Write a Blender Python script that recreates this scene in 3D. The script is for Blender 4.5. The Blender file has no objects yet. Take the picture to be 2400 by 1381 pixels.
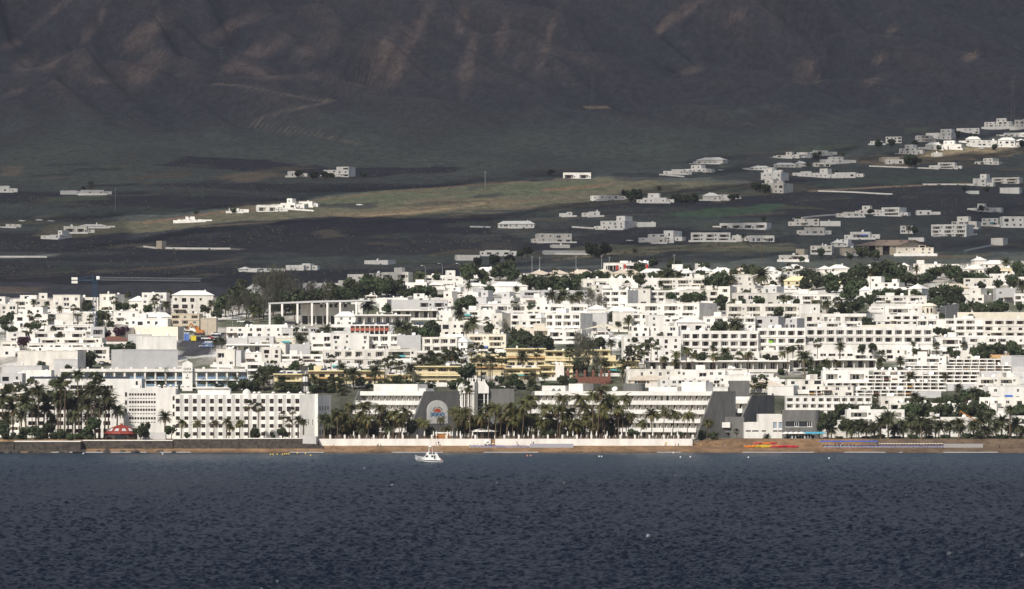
import bpy, math, random
import numpy as np
from mathutils import Vector, Matrix

sc = bpy.context.scene
C = sc.collection
R = random.Random(11)
# ------------------------------------------------------------------ camera
HC, F, HOR = 25.0, 9900.0, 895.0          # eye height (m), focal length and horizon line in photo pixels
cam = bpy.data.objects.new('camera', bpy.data.cameras.new('camera'))
C.objects.link(cam)
cam.location = (0, 0, HC)
cam.rotation_euler = (math.radians(90), 0, 0)
cam.data.sensor_width = 36
cam.data.lens = F / 2400 * 36
cam.data.shift_y = (HOR - 690.5) / 2400
cam.data.clip_start = 1
cam.data.clip_end = 30000
sc.camera = cam
# ------------------------------------------------------------------ light
SUN_EL, SUN_AZ = math.radians(42), math.radians(-26)     # azimuth: left of the line from the land to the ship
SUNDIR = Vector((math.sin(SUN_AZ) * math.cos(SUN_EL), -math.cos(SUN_AZ) * math.cos(SUN_EL), math.sin(SUN_EL)))
w = bpy.data.worlds.new('World'); sc.world = w; w.use_nodes = True
nt = w.node_tree; nt.nodes.clear()
sky = nt.nodes.new('ShaderNodeTexSky'); sky.sky_type = 'NISHITA'; sky.sun_disc = False
sky.sun_elevation = SUN_EL
sky.sun_rotation = math.atan2(SUNDIR.x, SUNDIR.y)
sky.air_density = 1.0; sky.dust_density = 2.2
bg = nt.nodes.new('ShaderNodeBackground'); bg.inputs[1].default_value = 0.10
wo = nt.nodes.new('ShaderNodeOutputWorld')
nt.links.new(sky.outputs[0], bg.inputs[0]); nt.links.new(bg.outputs[0], wo.inputs[0])
sl = bpy.data.lights.new('sun', 'SUN'); sl.energy = 5.0; sl.angle = math.radians(0.5); sl.color = (1.0, 0.95, 0.87)
so = bpy.data.objects.new('sun', sl); C.objects.link(so)
so.rotation_euler = SUNDIR.to_track_quat('Z', 'Y').to_euler()
sc.view_settings.view_transform = 'Standard'; sc.view_settings.look = 'None'
sc.view_settings.exposure = -0.12; sc.view_settings.gamma = 1.0; sc.view_settings.use_curve_mapping = False
sc.render.engine = 'CYCLES'
sc.cycles.max_bounces = 6; sc.cycles.diffuse_bounces = 3; sc.cycles.glossy_bounces = 3
sc.cycles.transmission_bounces = 3; sc.cycles.volume_bounces = 0; sc.cycles.transparent_max_bounces = 6

# ------------------------------------------------------------------ helpers
def tag(o, label=None, cat=None, group=None, kind=None):
    if label: o['label'] = label
    if cat: o['category'] = cat
    if group: o['group'] = group
    if kind: o['kind'] = kind
    return o

def empty(name, loc, rz=0.0, label=None, cat=None, group=None):
    o = bpy.data.objects.new(name, None); C.objects.link(o)
    o.location = loc; o.rotation_euler = (0, 0, rz); o.empty_display_size = 0.5
    return tag(o, label, cat, group)

def link(name, me, parent=None, loc=None, rot=None, scale=None):
    o = bpy.data.objects.new(name, me); C.objects.link(o)
    if parent is not None: o.parent = parent
    if loc is not None: o.location = loc
    if rot is not None: o.rotation_euler = rot
    if scale is not None: o.scale = scale
    return o

class MB:
    """collects quads, boxes and tubes and makes ONE mesh of them"""
    def __init__(s): s.v = []; s.f = []; s.m = []
    def face(s, pts, mi=0):
        n = len(s.v); s.v.extend(tuple(p) for p in pts); s.f.append(tuple(range(n, n + len(pts)))); s.m.append(mi)
    def box(s, x0, x1, y0, y1, z0, z1, mi=0, top=None):
        n = len(s.v)
        s.v.extend([(x0,y0,z0),(x1,y0,z0),(x1,y1,z0),(x0,y1,z0),(x0,y0,z1),(x1,y0,z1),(x1,y1,z1),(x0,y1,z1)])
        s.f.extend([(n,n+3,n+2,n+1),(n+4,n+5,n+6,n+7),(n,n+1,n+5,n+4),(n+1,n+2,n+6,n+5),(n+2,n+3,n+7,n+6),(n+3,n,n+4,n+7)])
        s.m.extend([mi, mi if top is None else top, mi, mi, mi, mi])
    def tube(s, a, b, r0, r1=None, n=5, mi=0, caps=True):
        r1 = r0 if r1 is None else r1
        a = Vector(a); b = Vector(b); d = (b - a).normalized()
        u = d.cross(Vector((0, 0, 1)) if abs(d.z) < .9 else Vector((1, 0, 0))).normalized(); t = d.cross(u)
        k = len(s.v)
        for i in range(n):
            q = 2 * math.pi * i / n; o = u * math.cos(q) + t * math.sin(q)
            s.v.append(tuple(a + o * r0)); s.v.append(tuple(b + o * r1))
        for i in range(n):
            j = (i + 1) % n
            s.f.append((k+2*i, k+2*i+1, k+2*j+1, k+2*j)); s.m.append(mi)
        if caps:
            s.f.append(tuple(k + 2*i for i in range(n))); s.m.append(mi)
            s.f.append(tuple(k + 2*i + 1 for i in reversed(range(n)))); s.m.append(mi)
    def lathe(s, prof, n=12, mi=0, c=(0, 0, 0)):
        k = len(s.v)
        for r, z in prof:
            for i in range(n):
                q = 2 * math.pi * i / n
                s.v.append((c[0] + r * math.cos(q), c[1] + r * math.sin(q), c[2] + z))
        for a in range(len(prof) - 1):
            for i in range(n):
                j = (i + 1) % n
                s.f.append((k+a*n+i, k+a*n+j, k+(a+1)*n+j, k+(a+1)*n+i)); s.m.append(mi)
    def prism(s, poly, y0, y1, mi=0):
        """poly: (x,z) outline, counter-clockwise seen from -y; extruded from y0 to y1"""
        n = len(poly)
        s.face([(x, y0, z) for x, z in poly], mi)
        s.face([(x, y1, z) for x, z in reversed(poly)], mi)
        for i in range(n):
            a, b = poly[i], poly[(i + 1) % n]
            s.face([(a[0], y0, a[1]), (a[0], y1, a[1]), (b[0], y1, b[1]), (b[0], y0, b[1])], mi)
    def panel(s, o, ang, L, z0, z1, ops=(), mi=0, inner=None):
        """a vertical wall L long from o along direction ang, facing right-hand side of travel; ops: (x, z, w, h, depth) holes
        with reveals; depth >= 1 closes the back too"""
        ex = (math.cos(ang), math.sin(ang)); nx = (ex[1], -ex[0])
        inner = mi if inner is None else inner
        P = lambda x, z, d=0.0: (o[0] + ex[0] * x - nx[0] * d, o[1] + ex[1] * x - nx[1] * d, z)
        xs = sorted({0.0, L} | {q[0] for q in ops} | {q[0] + q[2] for q in ops})
        zs = sorted({z0, z1} | {q[1] for q in ops} | {q[1] + q[3] for q in ops})
        for i in range(len(xs) - 1):
            if xs[i+1] - xs[i] < 1e-4: continue
            run = None
            for j in range(len(zs) - 1):
                cx, cz = (xs[i] + xs[i+1]) / 2, (zs[j] + zs[j+1]) / 2
                hole = any(q[0] < cx < q[0] + q[2] and q[1] < cz < q[1] + q[3] for q in ops)
                if not hole:
                    if run is None: run = zs[j]
                elif run is not None:
                    s.face([P(xs[i], run), P(xs[i+1], run), P(xs[i+1], zs[j]), P(xs[i], zs[j])], mi); run = None
            if run is not None:
                s.face([P(xs[i], run), P(xs[i+1], run), P(xs[i+1], zs[-1]), P(xs[i], zs[-1])], mi)
        for x, z, ww, h, d in ops:
            a, b = (x, z), (x + ww, z + h)
            s.face([P(a[0], a[1]), P(a[0], a[1], d), P(a[0], b[1], d), P(a[0], b[1])][::-1], inner)
            s.face([P(b[0], a[1]), P(b[0], b[1]), P(b[0], b[1], d), P(b[0], a[1], d)][::-1], inner)
            s.face([P(a[0], a[1]), P(b[0], a[1]), P(b[0], a[1], d), P(a[0], a[1], d)], inner)
            s.face([P(a[0], b[1]), P(a[0], b[1], d), P(b[0], b[1], d), P(b[0], b[1])], inner)
            if d >= 1.0:
                s.face([P(a[0], a[1], d), P(b[0], a[1], d), P(b[0], b[1], d), P(a[0], b[1], d)], inner)
    def mesh(s, name, mats):
        me = bpy.data.meshes.new(name)
        me.from_pydata(s.v, [], s.f)
        for m in (mats if isinstance(mats, (list, tuple)) else [mats]): me.materials.append(m)
        if any(s.m): me.polygons.foreach_set('material_index', s.m)
        me.update()
        return me
    def build(s, name, mats, parent=None, loc=None, rot=None):
        return link(name, s.mesh(name, mats), parent, loc, rot)

def smooth(me):
    me.polygons.foreach_set('use_smooth', [True] * len(me.polygons)); return me

# ------------------------------------------------------------------ materials
def mat(name, col, rough=0.8, noise=0.0, scale=1.0, col2=None, bump=0.0, spec=0.3, var=0.0, stretch=None, metal=0.0, detail=4.0):
    m = bpy.data.materials.new(name); m.use_nodes = True
    n = m.node_tree.nodes; l = m.node_tree.links
    b = n['Principled BSDF']
    b.inputs['Roughness'].default_value = rough
    b.inputs['Specular IOR Level'].default_value = spec
    b.inputs['Metallic'].default_value = metal
    b.inputs['Base Color'].default_value = (*col, 1)
    out = None
    if noise or bump:
        tc = n.new('ShaderNodeTexCoord'); mp = n.new('ShaderNodeMapping'); tx = n.new('ShaderNodeTexNoise')
        if stretch: mp.inputs['Scale'].default_value = stretch
        tx.inputs['Scale'].default_value = scale; tx.inputs['Detail'].default_value = detail; tx.inputs['Roughness'].default_value = 0.6
        l.new(tc.outputs['Object'], mp.inputs[0]); l.new(mp.outputs[0], tx.inputs['Vector'])
        if noise:
            rp = n.new('ShaderNodeMapRange'); rp.inputs['From Min'].default_value = 0.35; rp.inputs['From Max'].default_value = 0.65
            mx = n.new('ShaderNodeMix'); mx.data_type = 'RGBA'
            l.new(tx.outputs['Fac'], rp.inputs['Value']); l.new(rp.outputs[0], mx.inputs['Factor'])
            c2 = col2 or tuple(c * (1 - noise) for c in col)
            mx.inputs['A'].default_value = (*col, 1); mx.inputs['B'].default_value = (*c2, 1)
            out = mx.outputs['Result']
        if bump:
            bp = n.new('ShaderNodeBump'); bp.inputs['Strength'].default_value = bump; bp.inputs['Distance'].default_value = 0.1
            l.new(tx.outputs['Fac'], bp.inputs['Height']); l.new(bp.outputs[0], b.inputs['Normal'])
    if var:
        oi = n.new('ShaderNodeObjectInfo'); hs = n.new('ShaderNodeHueSaturation'); r2 = n.new('ShaderNodeMapRange')
        r2.inputs['To Min'].default_value = 1 - var; r2.inputs['To Max'].default_value = 1 + var
        l.new(oi.outputs['Random'], r2.inputs['Value']); l.new(r2.outputs[0], hs.inputs['Value'])
        r3 = n.new('ShaderNodeMapRange'); r3.inputs['To Min'].default_value = 0.5 - var * .06; r3.inputs['To Max'].default_value = 0.5 + var * .06
        l.new(oi.outputs['Random'], r3.inputs['Value']); l.new(r3.outputs[0], hs.inputs['Hue'])
        if out is not None: l.new(out, hs.inputs['Color'])
        else: hs.inputs['Color'].default_value = (*col, 1)
        out = hs.outputs['Color']
    if out is not None: l.new(out, b.inputs['Base Color'])
    return m

M = {}
M['white'] = mat('white_render', (.78, .752, .70), .85, .2, .35, bump=.05, var=.06, stretch=(1, 1, .35))
M['white2'] = mat('aged_white_render', (.70, .665, .60), .85, .22, .35, bump=.05, var=.08, stretch=(1, 1, .35))
M['cream'] = mat('cream_render', (.70, .64, .53), .85, .12, .4, var=.06)
M['grey'] = mat('grey_and_shaded_render', (.52, .51, .50), .85, .12, .3, var=.08)  # plain grey parts, and shaded white walls with the shade painted as grey
M['beige'] = mat('beige_block', (.50, .43, .33), .9, .15, .5, var=.05)
M['yellow'] = mat('yellow_render', (.64, .56, .37), .85, .14, .3)
M['yellow_pale'] = mat('pale_yellow_trim', (.76, .65, .38), .85, .1, .3)
M['orange'] = mat('orange_render', (.52, .33, .15), .85, .12, .4)
M['terracotta'] = mat('terracotta_tile', (.18, .08, .055), .85, .3, 1.2)
M['concrete'] = mat('board_concrete', (.165, .16, .15), .9, .30, .5, col2=(.115, .112, .107), bump=.2, stretch=(1, 1, .25))
M['roof'] = mat('white_roof', (.74, .72, .68), .9, .16, .5, var=.06)
M['roof_cream'] = mat('cream_roof_tile', (.58, .50, .40), .9, .2, .6, var=.05)
M['roof_tan'] = mat('tan_roof_sheet', (.36, .27, .21), .85, .25, .4)
M['glass'] = mat('dark_window_glass', (.022, .026, .032), .12, spec=.5, var=.3)
M['glass_blue'] = mat('bluish_balcony_glass', (.16, .24, .32), .15, spec=.5, var=.2)
M['frame'] = mat('white_window_frame', (.74, .73, .71), .6)
M['frame_brown'] = mat('brown_window_frame', (.10, .045, .025), .6)
M['wood'] = mat('brown_timber', (.13, .065, .035), .7, .3, 2)
M['wood_orange'] = mat('orange_timber', (.42, .18, .05), .7, .3, 2)
M['dark'] = mat('dark_shade_cloth', (.045, .043, .042), .9)
M['awning'] = mat('cream_awning', (.62, .56, .45), .9, .1, 2)
M['awning_blue'] = mat('blue_awning', (.06, .14, .42), .85)
M['awning_teal'] = mat('teal_awning', (.08, .33, .36), .85)
M['stone'] = mat('basalt_wall', (.034, .030, .027), .95, .5, .8, col2=(.085, .072, .060), bump=.6)
M['red'] = mat('red_paint', (.42, .045, .028), .6, .15, 1)
M['red_sheet'] = mat('red_roof_sheet', (.25, .045, .03), .55, .2, .8)
M['steel'] = mat('galvanised_steel', (.38, .39, .40), .5, metal=.4)
M['blue_steel'] = mat('blue_crane_paint', (.022, .06, .13), .5)
M['solar'] = mat('solar_panel', (.035, .042, .06), .2, spec=.5)
M['tank'] = mat('white_tank', (.75, .75, .74), .5)
M['dish'] = mat('dish_enamel', (.76, .75, .71), .6)
M['trunk'] = mat('palm_trunk', (.17, .125, .085), .95, .4, 3, var=.2)
M['bark'] = mat('tree_bark', (.10, .075, .055), .95, .4, 3, var=.2)
M['leaf_date'] = mat('date_palm_leaf', (.085, .090, .040), .6, var=.28)
M['leaf_coco'] = mat('coconut_palm_leaf', (.105, .102, .034), .55, var=.28)
M['leaf_dry'] = mat('dry_palm_leaf', (.26, .16, .06), .8, var=.2)
M['leaf_tree'] = mat('dark_tree_leaf', (.048, .063, .026), .65, var=.30)
M['leaf_grey'] = mat('grey_tamarisk_leaf', (.078, .075, .052), .75, var=.2)
M['leaf_purple'] = mat('purple_bush_leaf', (.055, .022, .035), .7, var=.2)
for k in ('leaf_date', 'leaf_coco', 'leaf_tree', 'leaf_grey', 'leaf_purple'):
    nt_ = M[k].node_tree; bs_ = nt_.nodes['Principled BSDF']; tr_ = nt_.nodes.new('ShaderNodeBsdfTranslucent'); ad_ = nt_.nodes.new('ShaderNodeMixShader')
    src = bs_.inputs['Base Color'].links[0].from_socket
    nt_.links.new(src, tr_.inputs[0]); ad_.inputs[0].default_value = .25
    nt_.links.new(bs_.outputs[0], ad_.inputs[1]); nt_.links.new(tr_.outputs[0], ad_.inputs[2])
    nt_.links.new(ad_.outputs[0], nt_.nodes['Material Output'].inputs['Surface'])
M['sand'] = mat('beach_sand', (.21, .13, .07), .95, .25, .25, bump=.3)
M['asphalt'] = mat('asphalt', (.05, .05, .055), .9, .3, .6)
M['foam'] = mat('sea_foam', (.78, .80, .80), .8)

# ------------------------------------------------------------------ terrain shape
_Y = np.array([0, 1300, 1480, 1490, 1497, 1514, 1520, 1600, 1640, 1680, 1800, 2000, 2200, 2350, 2600, 3000, 3400, 3800, 4200, 4600, 5000, 5400, 6400, 9000.])
_V = {1640: 955, 1680: 912, 1800: 830, 2000: 740, 2200: 652, 2350: 617, 2600: 557, 3000: 450, 3400: 368, 3800: 280, 4200: 178, 4600: 70, 5000: -45, 5400: -150}
_Z = []
for y_ in _Y:
    if y_ in _V: _Z.append(HC + (HOR - _V[y_]) * y_ / F)
    else: _Z.append({0: -8, 1300: -8, 1480: -.8, 1490: 0, 1497: .8, 1514: 2.0, 1520: 2.3, 1600: 4.8, 6400: 575, 9000: 560}[int(y_)])
_Z = np.array(_Z)
_yy = np.linspace(0, 9000, 9001); _zz = np.interp(_yy, _Y, _Z)
_k = np.ones(41) / 41
_zs = np.convolve(np.pad(_zz, 20, mode='edge'), _k, mode='valid')
_bl = np.clip((_yy - 1700) / 100, 0, 1); _zz = _zz * (1 - _bl) + _zs * _bl

def _vn(x, y, seed):
    """smooth value noise on arrays"""
    rs = np.random.RandomState(seed); T = rs.rand(256, 256)
    xi = np.floor(x).astype(int); yi = np.floor(y).astype(int); fx = x - xi; fy = y - yi
    fx = fx * fx * (3 - 2 * fx); fy = fy * fy * (3 - 2 * fy)
    g = lambda a, b: T[a % 256, b % 256]
    return (g(xi, yi) * (1 - fx) + g(xi + 1, yi) * fx) * (1 - fy) + (g(xi, yi + 1) * (1 - fx) + g(xi + 1, yi + 1) * fx) * fy
def fbm(x, y, seed, oct=4, g=.5):
    r = 0; a = 1; t = 0
    for i in range(oct):
        r = r + a * _vn(x * 2 ** i, y * 2 ** i, seed + i); t += a; a *= g
    return r / t

def shore_u(x, Y): return 1200 + x / np.maximum(Y, 1) * F
def wall_line(x):
    """distance of the retaining wall that stands between beach and gardens, by x in metres"""
    return np.where(x < -74, 1503.0, np.where(x < 65, 1516.0, 1e6))
def terrain(x, Y):
    x = np.asarray(x, float); Y = np.asarray(Y, float)
    z = np.interp(Y, _yy, _zz)
    wl = wall_line(x)
    behind = (Y >= wl + .3) & (Y < 1601)
    z = np.where(behind, np.maximum(z, 4.35), z)
    # open sand bank east of the garden wall
    e = np.clip((x - 65) / 6, 0, 1); bank = np.clip((Y - 1512) / 16, 0, 1)
    z = np.where((Y < 1601) & (Y > 1512) & (e > 0), np.maximum(z, z * (1 - e) + e * (2.0 + bank * 2.3)), z)
    # gullies on the mountain
    t = np.clip((Y - 3500) / 900, 0, 1)
    sx = x + (Y - 4000) * .28
    rid = 1 - np.abs(2 * fbm(sx / 190, Y / 900, 5, 3) - 1)
    gul = np.abs(2 * fbm(sx / 62, Y / 420, 19, 2) - 1)
    z = z + t * ((rid - .7) * 105 + (gul - .35) * 66 + (fbm(sx / 30, Y / 110, 9, 4) - .5) * 13)
    m = np.clip((Y - 2300) / 500, 0, 1) * (1 - t)
    z = z + m * (fbm(x / 120, Y / 260, 13, 3) - .5) * 9
    return z
_probe = np.concatenate([np.arange(1490, 2000, 1.0), np.arange(2000, 6400, 3.0)])
def ground(u, v):
    """where the sight line through photo pixel (u, v) meets the terrain"""
    x = (u - 1200) / F * _probe; zt = terrain(x, _probe); zr = HC + (HOR - v) * _probe / F
    k = int(np.argmax(zt >= zr)) if np.any(zt >= zr) else len(_probe) - 1
    Y = float(_probe[k])
    return Vector((float(x[k]), Y, float(zt[k])))
def at_Y(u, Y, z=None):
    x = (u - 1200) / F * Y
    return Vector((x, Y, float(terrain(x, Y)) if z is None else z))
def z_of(v, Y): return HC + (HOR - v) * Y / F

def inpoly(u, v, poly):
    u = np.asarray(u); v = np.asarray(v); r = np.zeros(u.shape, bool); n = len(poly)
    for i in range(n):
        (x0, y0), (x1, y1) = poly[i], poly[(i + 1) % n]
        if y0 == y1: continue
        c = ((y0 > v) != (y1 > v)) & (u < (x1 - x0) * (v - y0) / (y1 - y0) + x0)
        r ^= c
    return r
# ------------------------------------------------------------------ terrain mesh with its ground cover
def grid_mesh(name, xs, ys, Z):
    nx, ny = len(xs), len(ys)
    X, Yg = np.meshgrid(xs, ys) if np.ndim(xs) == 1 else (xs, ys)
    ny, nx = X.shape
    co = np.stack([X, Yg, Z], -1).reshape(-1, 3).astype(np.float32)
    i = np.arange((ny - 1) * (nx - 1)); r = i // (nx - 1); c = i % (nx - 1); a = r * nx + c
    q = np.stack([a, a + 1, a + nx + 1, a + nx], -1).astype(np.int32)
    me = bpy.data.meshes.new(name)
    me.vertices.add(len(co)); me.vertices.foreach_set('co', co.ravel())
    me.loops.add(q.size); me.loops.foreach_set('vertex_index', q.ravel())
    me.polygons.add(len(q)); me.polygons.foreach_set('loop_start', np.arange(0, q.size, 4, dtype=np.int32))
    me.polygons.foreach_set('use_smooth', np.ones(len(q), bool))
    me.update(); me.validate()
    return me

gx = np.concatenate([[-6000, -4000, -2600, -1600, -1100, -900], np.arange(-720, 721, 5.0), [900, 1100, 1600, 2600, 4000, 6000]])
gx = np.sort(np.concatenate([gx, [-74.2, -73.8, 64.9, 65.4]]))
gy = np.concatenate([[1200, 1300, 1400, 1450], np.arange(1480, 1500, 2.0), [1503.2, 1503.4, 1505, 1508, 1511, 1514, 1516.2, 1516.4],
                     np.arange(1518, 1560, 3.0), np.arange(1560, 2400, 6.0), np.arange(2400, 5500, 7.0), np.arange(5500, 6500, 40.0), [7000, 7500]])
GX, GY = np.meshgrid(gx, gy)
GZ = terrain(GX, GY)
U = 1200 + GX / GY * F; V = HOR - (GZ - HC) / GY * F
w1 = (fbm(GX / 28, GY / 60, 31, 4) - .5); w2 = (fbm(GX / 28, GY / 60, 41, 4) - .5)
Uw = U + w1 * 26; Vw = V + w2 * 16                      # ragged field edges
col = np.zeros(GX.shape + (3,))
def lay(mask, c, k=1.0):
    mk = (np.clip(mask, 0, 1) * k)[..., None]
    col[:] = col * (1 - mk) + np.array(c) * mk
n1 = fbm(GX / 60, GY / 150, 51, 5); n2 = fbm(GX / 16, GY / 50, 61, 4); n3 = fbm(GX / 200, GY / 90, 71, 4)
SCRUB, DARK, TAN, ROCK, DUSK = (.056, .064, .056), (.018, .018, .024), (.20, .155, .10), (.085, .064, .057), (.031, .032, .041)
lay(np.ones(GX.shape), SCRUB)
lay(np.clip((n1 - .46) * 5, 0, 1), (.046, .050, .046))
# mountain: bare brown rock on the spurs, relief shade painted dark into the gullies
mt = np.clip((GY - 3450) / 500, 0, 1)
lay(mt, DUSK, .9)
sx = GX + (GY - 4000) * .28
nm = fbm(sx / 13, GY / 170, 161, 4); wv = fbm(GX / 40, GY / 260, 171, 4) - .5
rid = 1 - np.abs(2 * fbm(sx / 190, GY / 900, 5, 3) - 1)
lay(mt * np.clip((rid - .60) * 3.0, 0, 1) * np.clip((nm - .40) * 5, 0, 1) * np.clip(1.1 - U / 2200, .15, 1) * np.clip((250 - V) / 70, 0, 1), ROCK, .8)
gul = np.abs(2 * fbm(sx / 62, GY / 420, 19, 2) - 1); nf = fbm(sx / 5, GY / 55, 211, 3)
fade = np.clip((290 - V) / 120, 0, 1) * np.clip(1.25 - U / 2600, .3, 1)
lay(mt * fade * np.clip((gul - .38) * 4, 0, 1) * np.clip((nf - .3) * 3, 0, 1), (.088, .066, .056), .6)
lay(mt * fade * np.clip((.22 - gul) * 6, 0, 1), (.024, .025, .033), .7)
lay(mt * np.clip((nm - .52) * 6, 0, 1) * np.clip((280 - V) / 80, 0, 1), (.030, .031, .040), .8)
def lobe(u, v, a, b, rot, c, k=.9, soft=.5):
    q = math.radians(rot); du = U - u; dv = V - v
    p = (du * math.cos(q) + dv * math.sin(q)) / a; s = (-du * math.sin(q) + dv * math.cos(q)) / b
    d = np.sqrt(p * p + s * s) + (nm - .5) * 1.5 + wv * .9
    lay(np.clip((1 - d) / soft, 0, 1) * np.clip((nm - .22) * 2.6, .15, 1), c, k)
for q in [(345,75,95,32,-35),(345,170,75,30,-50),(535,70,95,30,-25),(590,130,110,26,-28),(740,110,70,30,-30),(900,120,85,30,-62),(965,90,110,22,-60),
          (1100,140,90,18,-80),(1085,40,60,16,-75),(1180,80,60,22,-80),(1285,90,90,10,-72),(1600,30,60,12,-35),(1730,35,40,14,-30),(60,150,50,26,-30),
          (120,150,40,20,-20),(235,190,40,16,10),(310,180,22,30,0),(620,170,90,18,10),(750,180,60,14,8),(870,195,60,14,5),(1230,130,40,14,-60),(40,215,50,10,-20),
          (220,60,70,14,-55),(130,25,90,10,-40),(30,105,30,9,-20),(1090,170,26,20,-50),(930,170,40,22,-70)]:
    lobe(*q, (.104, .080, .072), .8)
for q in [(1890,160,34,26,-40),(1905,185,26,14,-10),(2060,140,22,14,-30),(2045,188,34,10,-12),(2280,130,30,14,-30),(1620,165,34,10,-15),(2090,70,24,12,-30),(1555,60,40,9,-50)]:
    lobe(*q, (.135, .102, .08), .95)
for q in [(820,92,10,60,35),(430,110,80,16,-55),(660,60,90,16,-50),(1010,120,14,90,12),(1240,110,16,90,10),(830,40,100,16,-60),(150,95,90,16,-40),(480,150,60,14,-45)]:
    lobe(*q, (.030, .030, .036), .85)
lobe(1500, 250, 330, 50, -6, (.036, .038, .044), .7, .8); lobe(1350, 270, 60, 16, 0, (.026, .028, .034), .6)
for q in [(1500,350,220,30,-12),(1900,300,260,24,-16),(1200,330,200,40,-8),(500,330,300,40,0),(1750,260,120,18,-10)]:
    lobe(*q, (.062, .074, .062), .7, .8)
# fields, soils, tracks (outlines traced once, then laid on the terrain surface)
def field(poly, c, k=1.0): lay(inpoly(Uw, Vw, poly).astype(float), c, k)
def track(pts, c, wd=2.2, k=.9):
    d = np.full(U.shape, 1e9)
    for (x0, y0), (x1, y1) in zip(pts, pts[1:]):
        L2 = (x1 - x0) ** 2 + (y1 - y0) ** 2
        t = np.clip(((U - x0) * (x1 - x0) + (V - y0) * (y1 - y0)) / L2, 0, 1)
        d = np.minimum(d, np.hypot(U - x0 - t * (x1 - x0), (V - y0 - t * (y1 - y0)) * 1.2))
    lay(np.clip((wd + 1.5 - d) / 1.6 + (n2 - .5), 0, 1), c, k)
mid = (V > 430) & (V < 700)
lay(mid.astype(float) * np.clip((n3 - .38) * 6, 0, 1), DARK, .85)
field([(375,388),(440,366),(560,372),(800,392),(1090,392),(1060,402),(900,415),(700,408),(560,400),(420,394)], (.020,.019,.026), .95)
field([(490,410),(600,404),(660,410),(640,420),(520,424)], (.115,.09,.062), .8)
field([(0,388),(60,388),(40,410),(0,412)], (.13,.10,.075), .6)
field([(90,552),(115,530),(300,522),(480,500),(600,482),(760,462),(900,448),(1130,432),(1420,417),(1600,425),(1760,436),(1560,452),(1400,470),(1130,498),(880,512),(560,522),(300,548),(150,562)], (.092,.086,.056), .95)
field([(1440,432),(1600,424),(1900,430),(1960,444),(1760,462),(1560,474),(1380,484),(1240,492)], (.085,.078,.052), .85)
field([(700,490),(760,466),(900,450),(1130,432),(1400,420),(1440,440),(1200,458),(1000,472),(800,488)], (.070,.080,.048), .9)
field([(760,500),(950,488),(1120,468),(1260,466),(1150,490),(900,508),(740,510)], (.135,.105,.066), .7)
track([(700,474),(900,452),(1150,430),(1380,416)], (.12,.075,.05), 1.6, .6)
track([(1280,445),(1360,440),(1420,434)], (.15,.085,.055), 4, .6)
track([(330,524),(470,504),(620,488)], (.15,.09,.06), 2.2, .7)
track([(470,532),(700,516),(960,500),(1140,478)], (.22,.165,.10), 1.6, .7)
field([(640,520),(760,508),(1130,508),(1170,520),(1160,548),(900,548),(700,536),(620,530)], (.021,.020,.025), .97)
field([(0,555),(200,560),(520,560),(620,574),(560,596),(300,592),(120,596),(0,590)], (.024,.023,.028), .9)
field([(560,560),(900,552),(1180,560),(1100,592),(800,600),(560,592)], (.027,.026,.030), .85)
field([(1180,545),(1260,570),(1500,530),(1700,545),(1830,560),(1830,575),(1500,572),(1240,590),(1150,575)], (.025,.024,.028), .9)
field([(1540,505),(1700,488),(1860,480),(1800,500),(1620,512)], (.048,.082,.046), .9)
field([(1300,605),(1330,585),(1420,570),(1520,580),(1700,566),(1880,578),(1860,590),(1600,592),(1420,606)], (.115,.110,.066), .9)
field([(1000,600),(1080,585),(1160,584),(1100,602)], (.10,.075,.05), .7)
track([(1280,612),(1420,596),(1600,585),(1850,572)], (.25,.20,.13), 1.6, .7)
field([(1910,430),(2100,415),(2300,410),(2270,428),(2000,448)], (.055,.085,.055), .8)
field([(2040,385),(2150,352),(2400,338),(2400,362),(2200,382),(2090,392)], (.20,.16,.095), .9)
field([(1960,380),(2070,362),(2110,375),(2040,384)], (.15,.115,.075), .8)
field([(1800,398),(2400,372),(2400,470),(1900,480),(1780,450)], (.030,.032,.034), .45)
field([(1850,500),(2400,450),(2400,600),(1900,560)], (.030,.033,.034), .5)
rf = random.Random(9)
for _ in range(170):                                     # patchwork of small plots
    u_, v_ = rf.uniform(-40, 2440), rf.uniform(300, 690)
    if v_ > np.interp(u_, [0, 600, 1200, 2400], [690, 680, 630, 600]): continue
    if v_ < np.interp(u_, [0, 1100, 1500, 2400], [360, 400, 360, 270]): continue
    w_, h_, s_ = rf.uniform(40, 170), rf.uniform(4, 13), rf.uniform(-.10, .02)
    lay(inpoly(Uw, Vw, [(u_, v_), (u_ + w_, v_ + s_ * w_), (u_ + w_ * rf.uniform(.9, 1.2), v_ + h_ + s_ * w_), (u_ - w_ * rf.uniform(-.1, .15), v_ + h_)]).astype(float), rf.choice([(.085,.078,.050), (.060,.074,.048), (.075,.058,.044), (.022,.021,.026), (.022,.021,.026), (.105,.085,.060), (.045,.052,.040)]), rf.uniform(.35, .8))
    if rf.random() < .5: track([(u_ - w_ * .1, v_ + h_), (u_ + w_ * 1.1, v_ + h_ + s_ * w_)], rf.choice([(.12, .10, .075), (.015, .015, .018)]), .6, .6)
track([(1900,448),(2080,438),(2270,430)], (.24,.18,.12), 1.6)
track([(505,197),(560,200),(630,212),(730,234),(790,236)], (.12,.10,.082), 2.4, .7)
track([(775,238),(700,254),(620,272),(592,290)], (.12,.10,.082), 2.2, .7)
track([(596,288),(660,302),(760,322),(850,340)], (.15,.125,.10), 1.6, .6)
track([(1370,252),(1420,252)], (.17,.13,.09), 3)
track([(300,632),(420,626),(560,606)], (.14,.11,.085), 3, .5)
track([(0,604),(60,602),(130,598)], (.24,.22,.20), 2.5, .7)
track([(330,578),(420,584),(560,584)], (.28,.24,.19), 1.6, .8)
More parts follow.
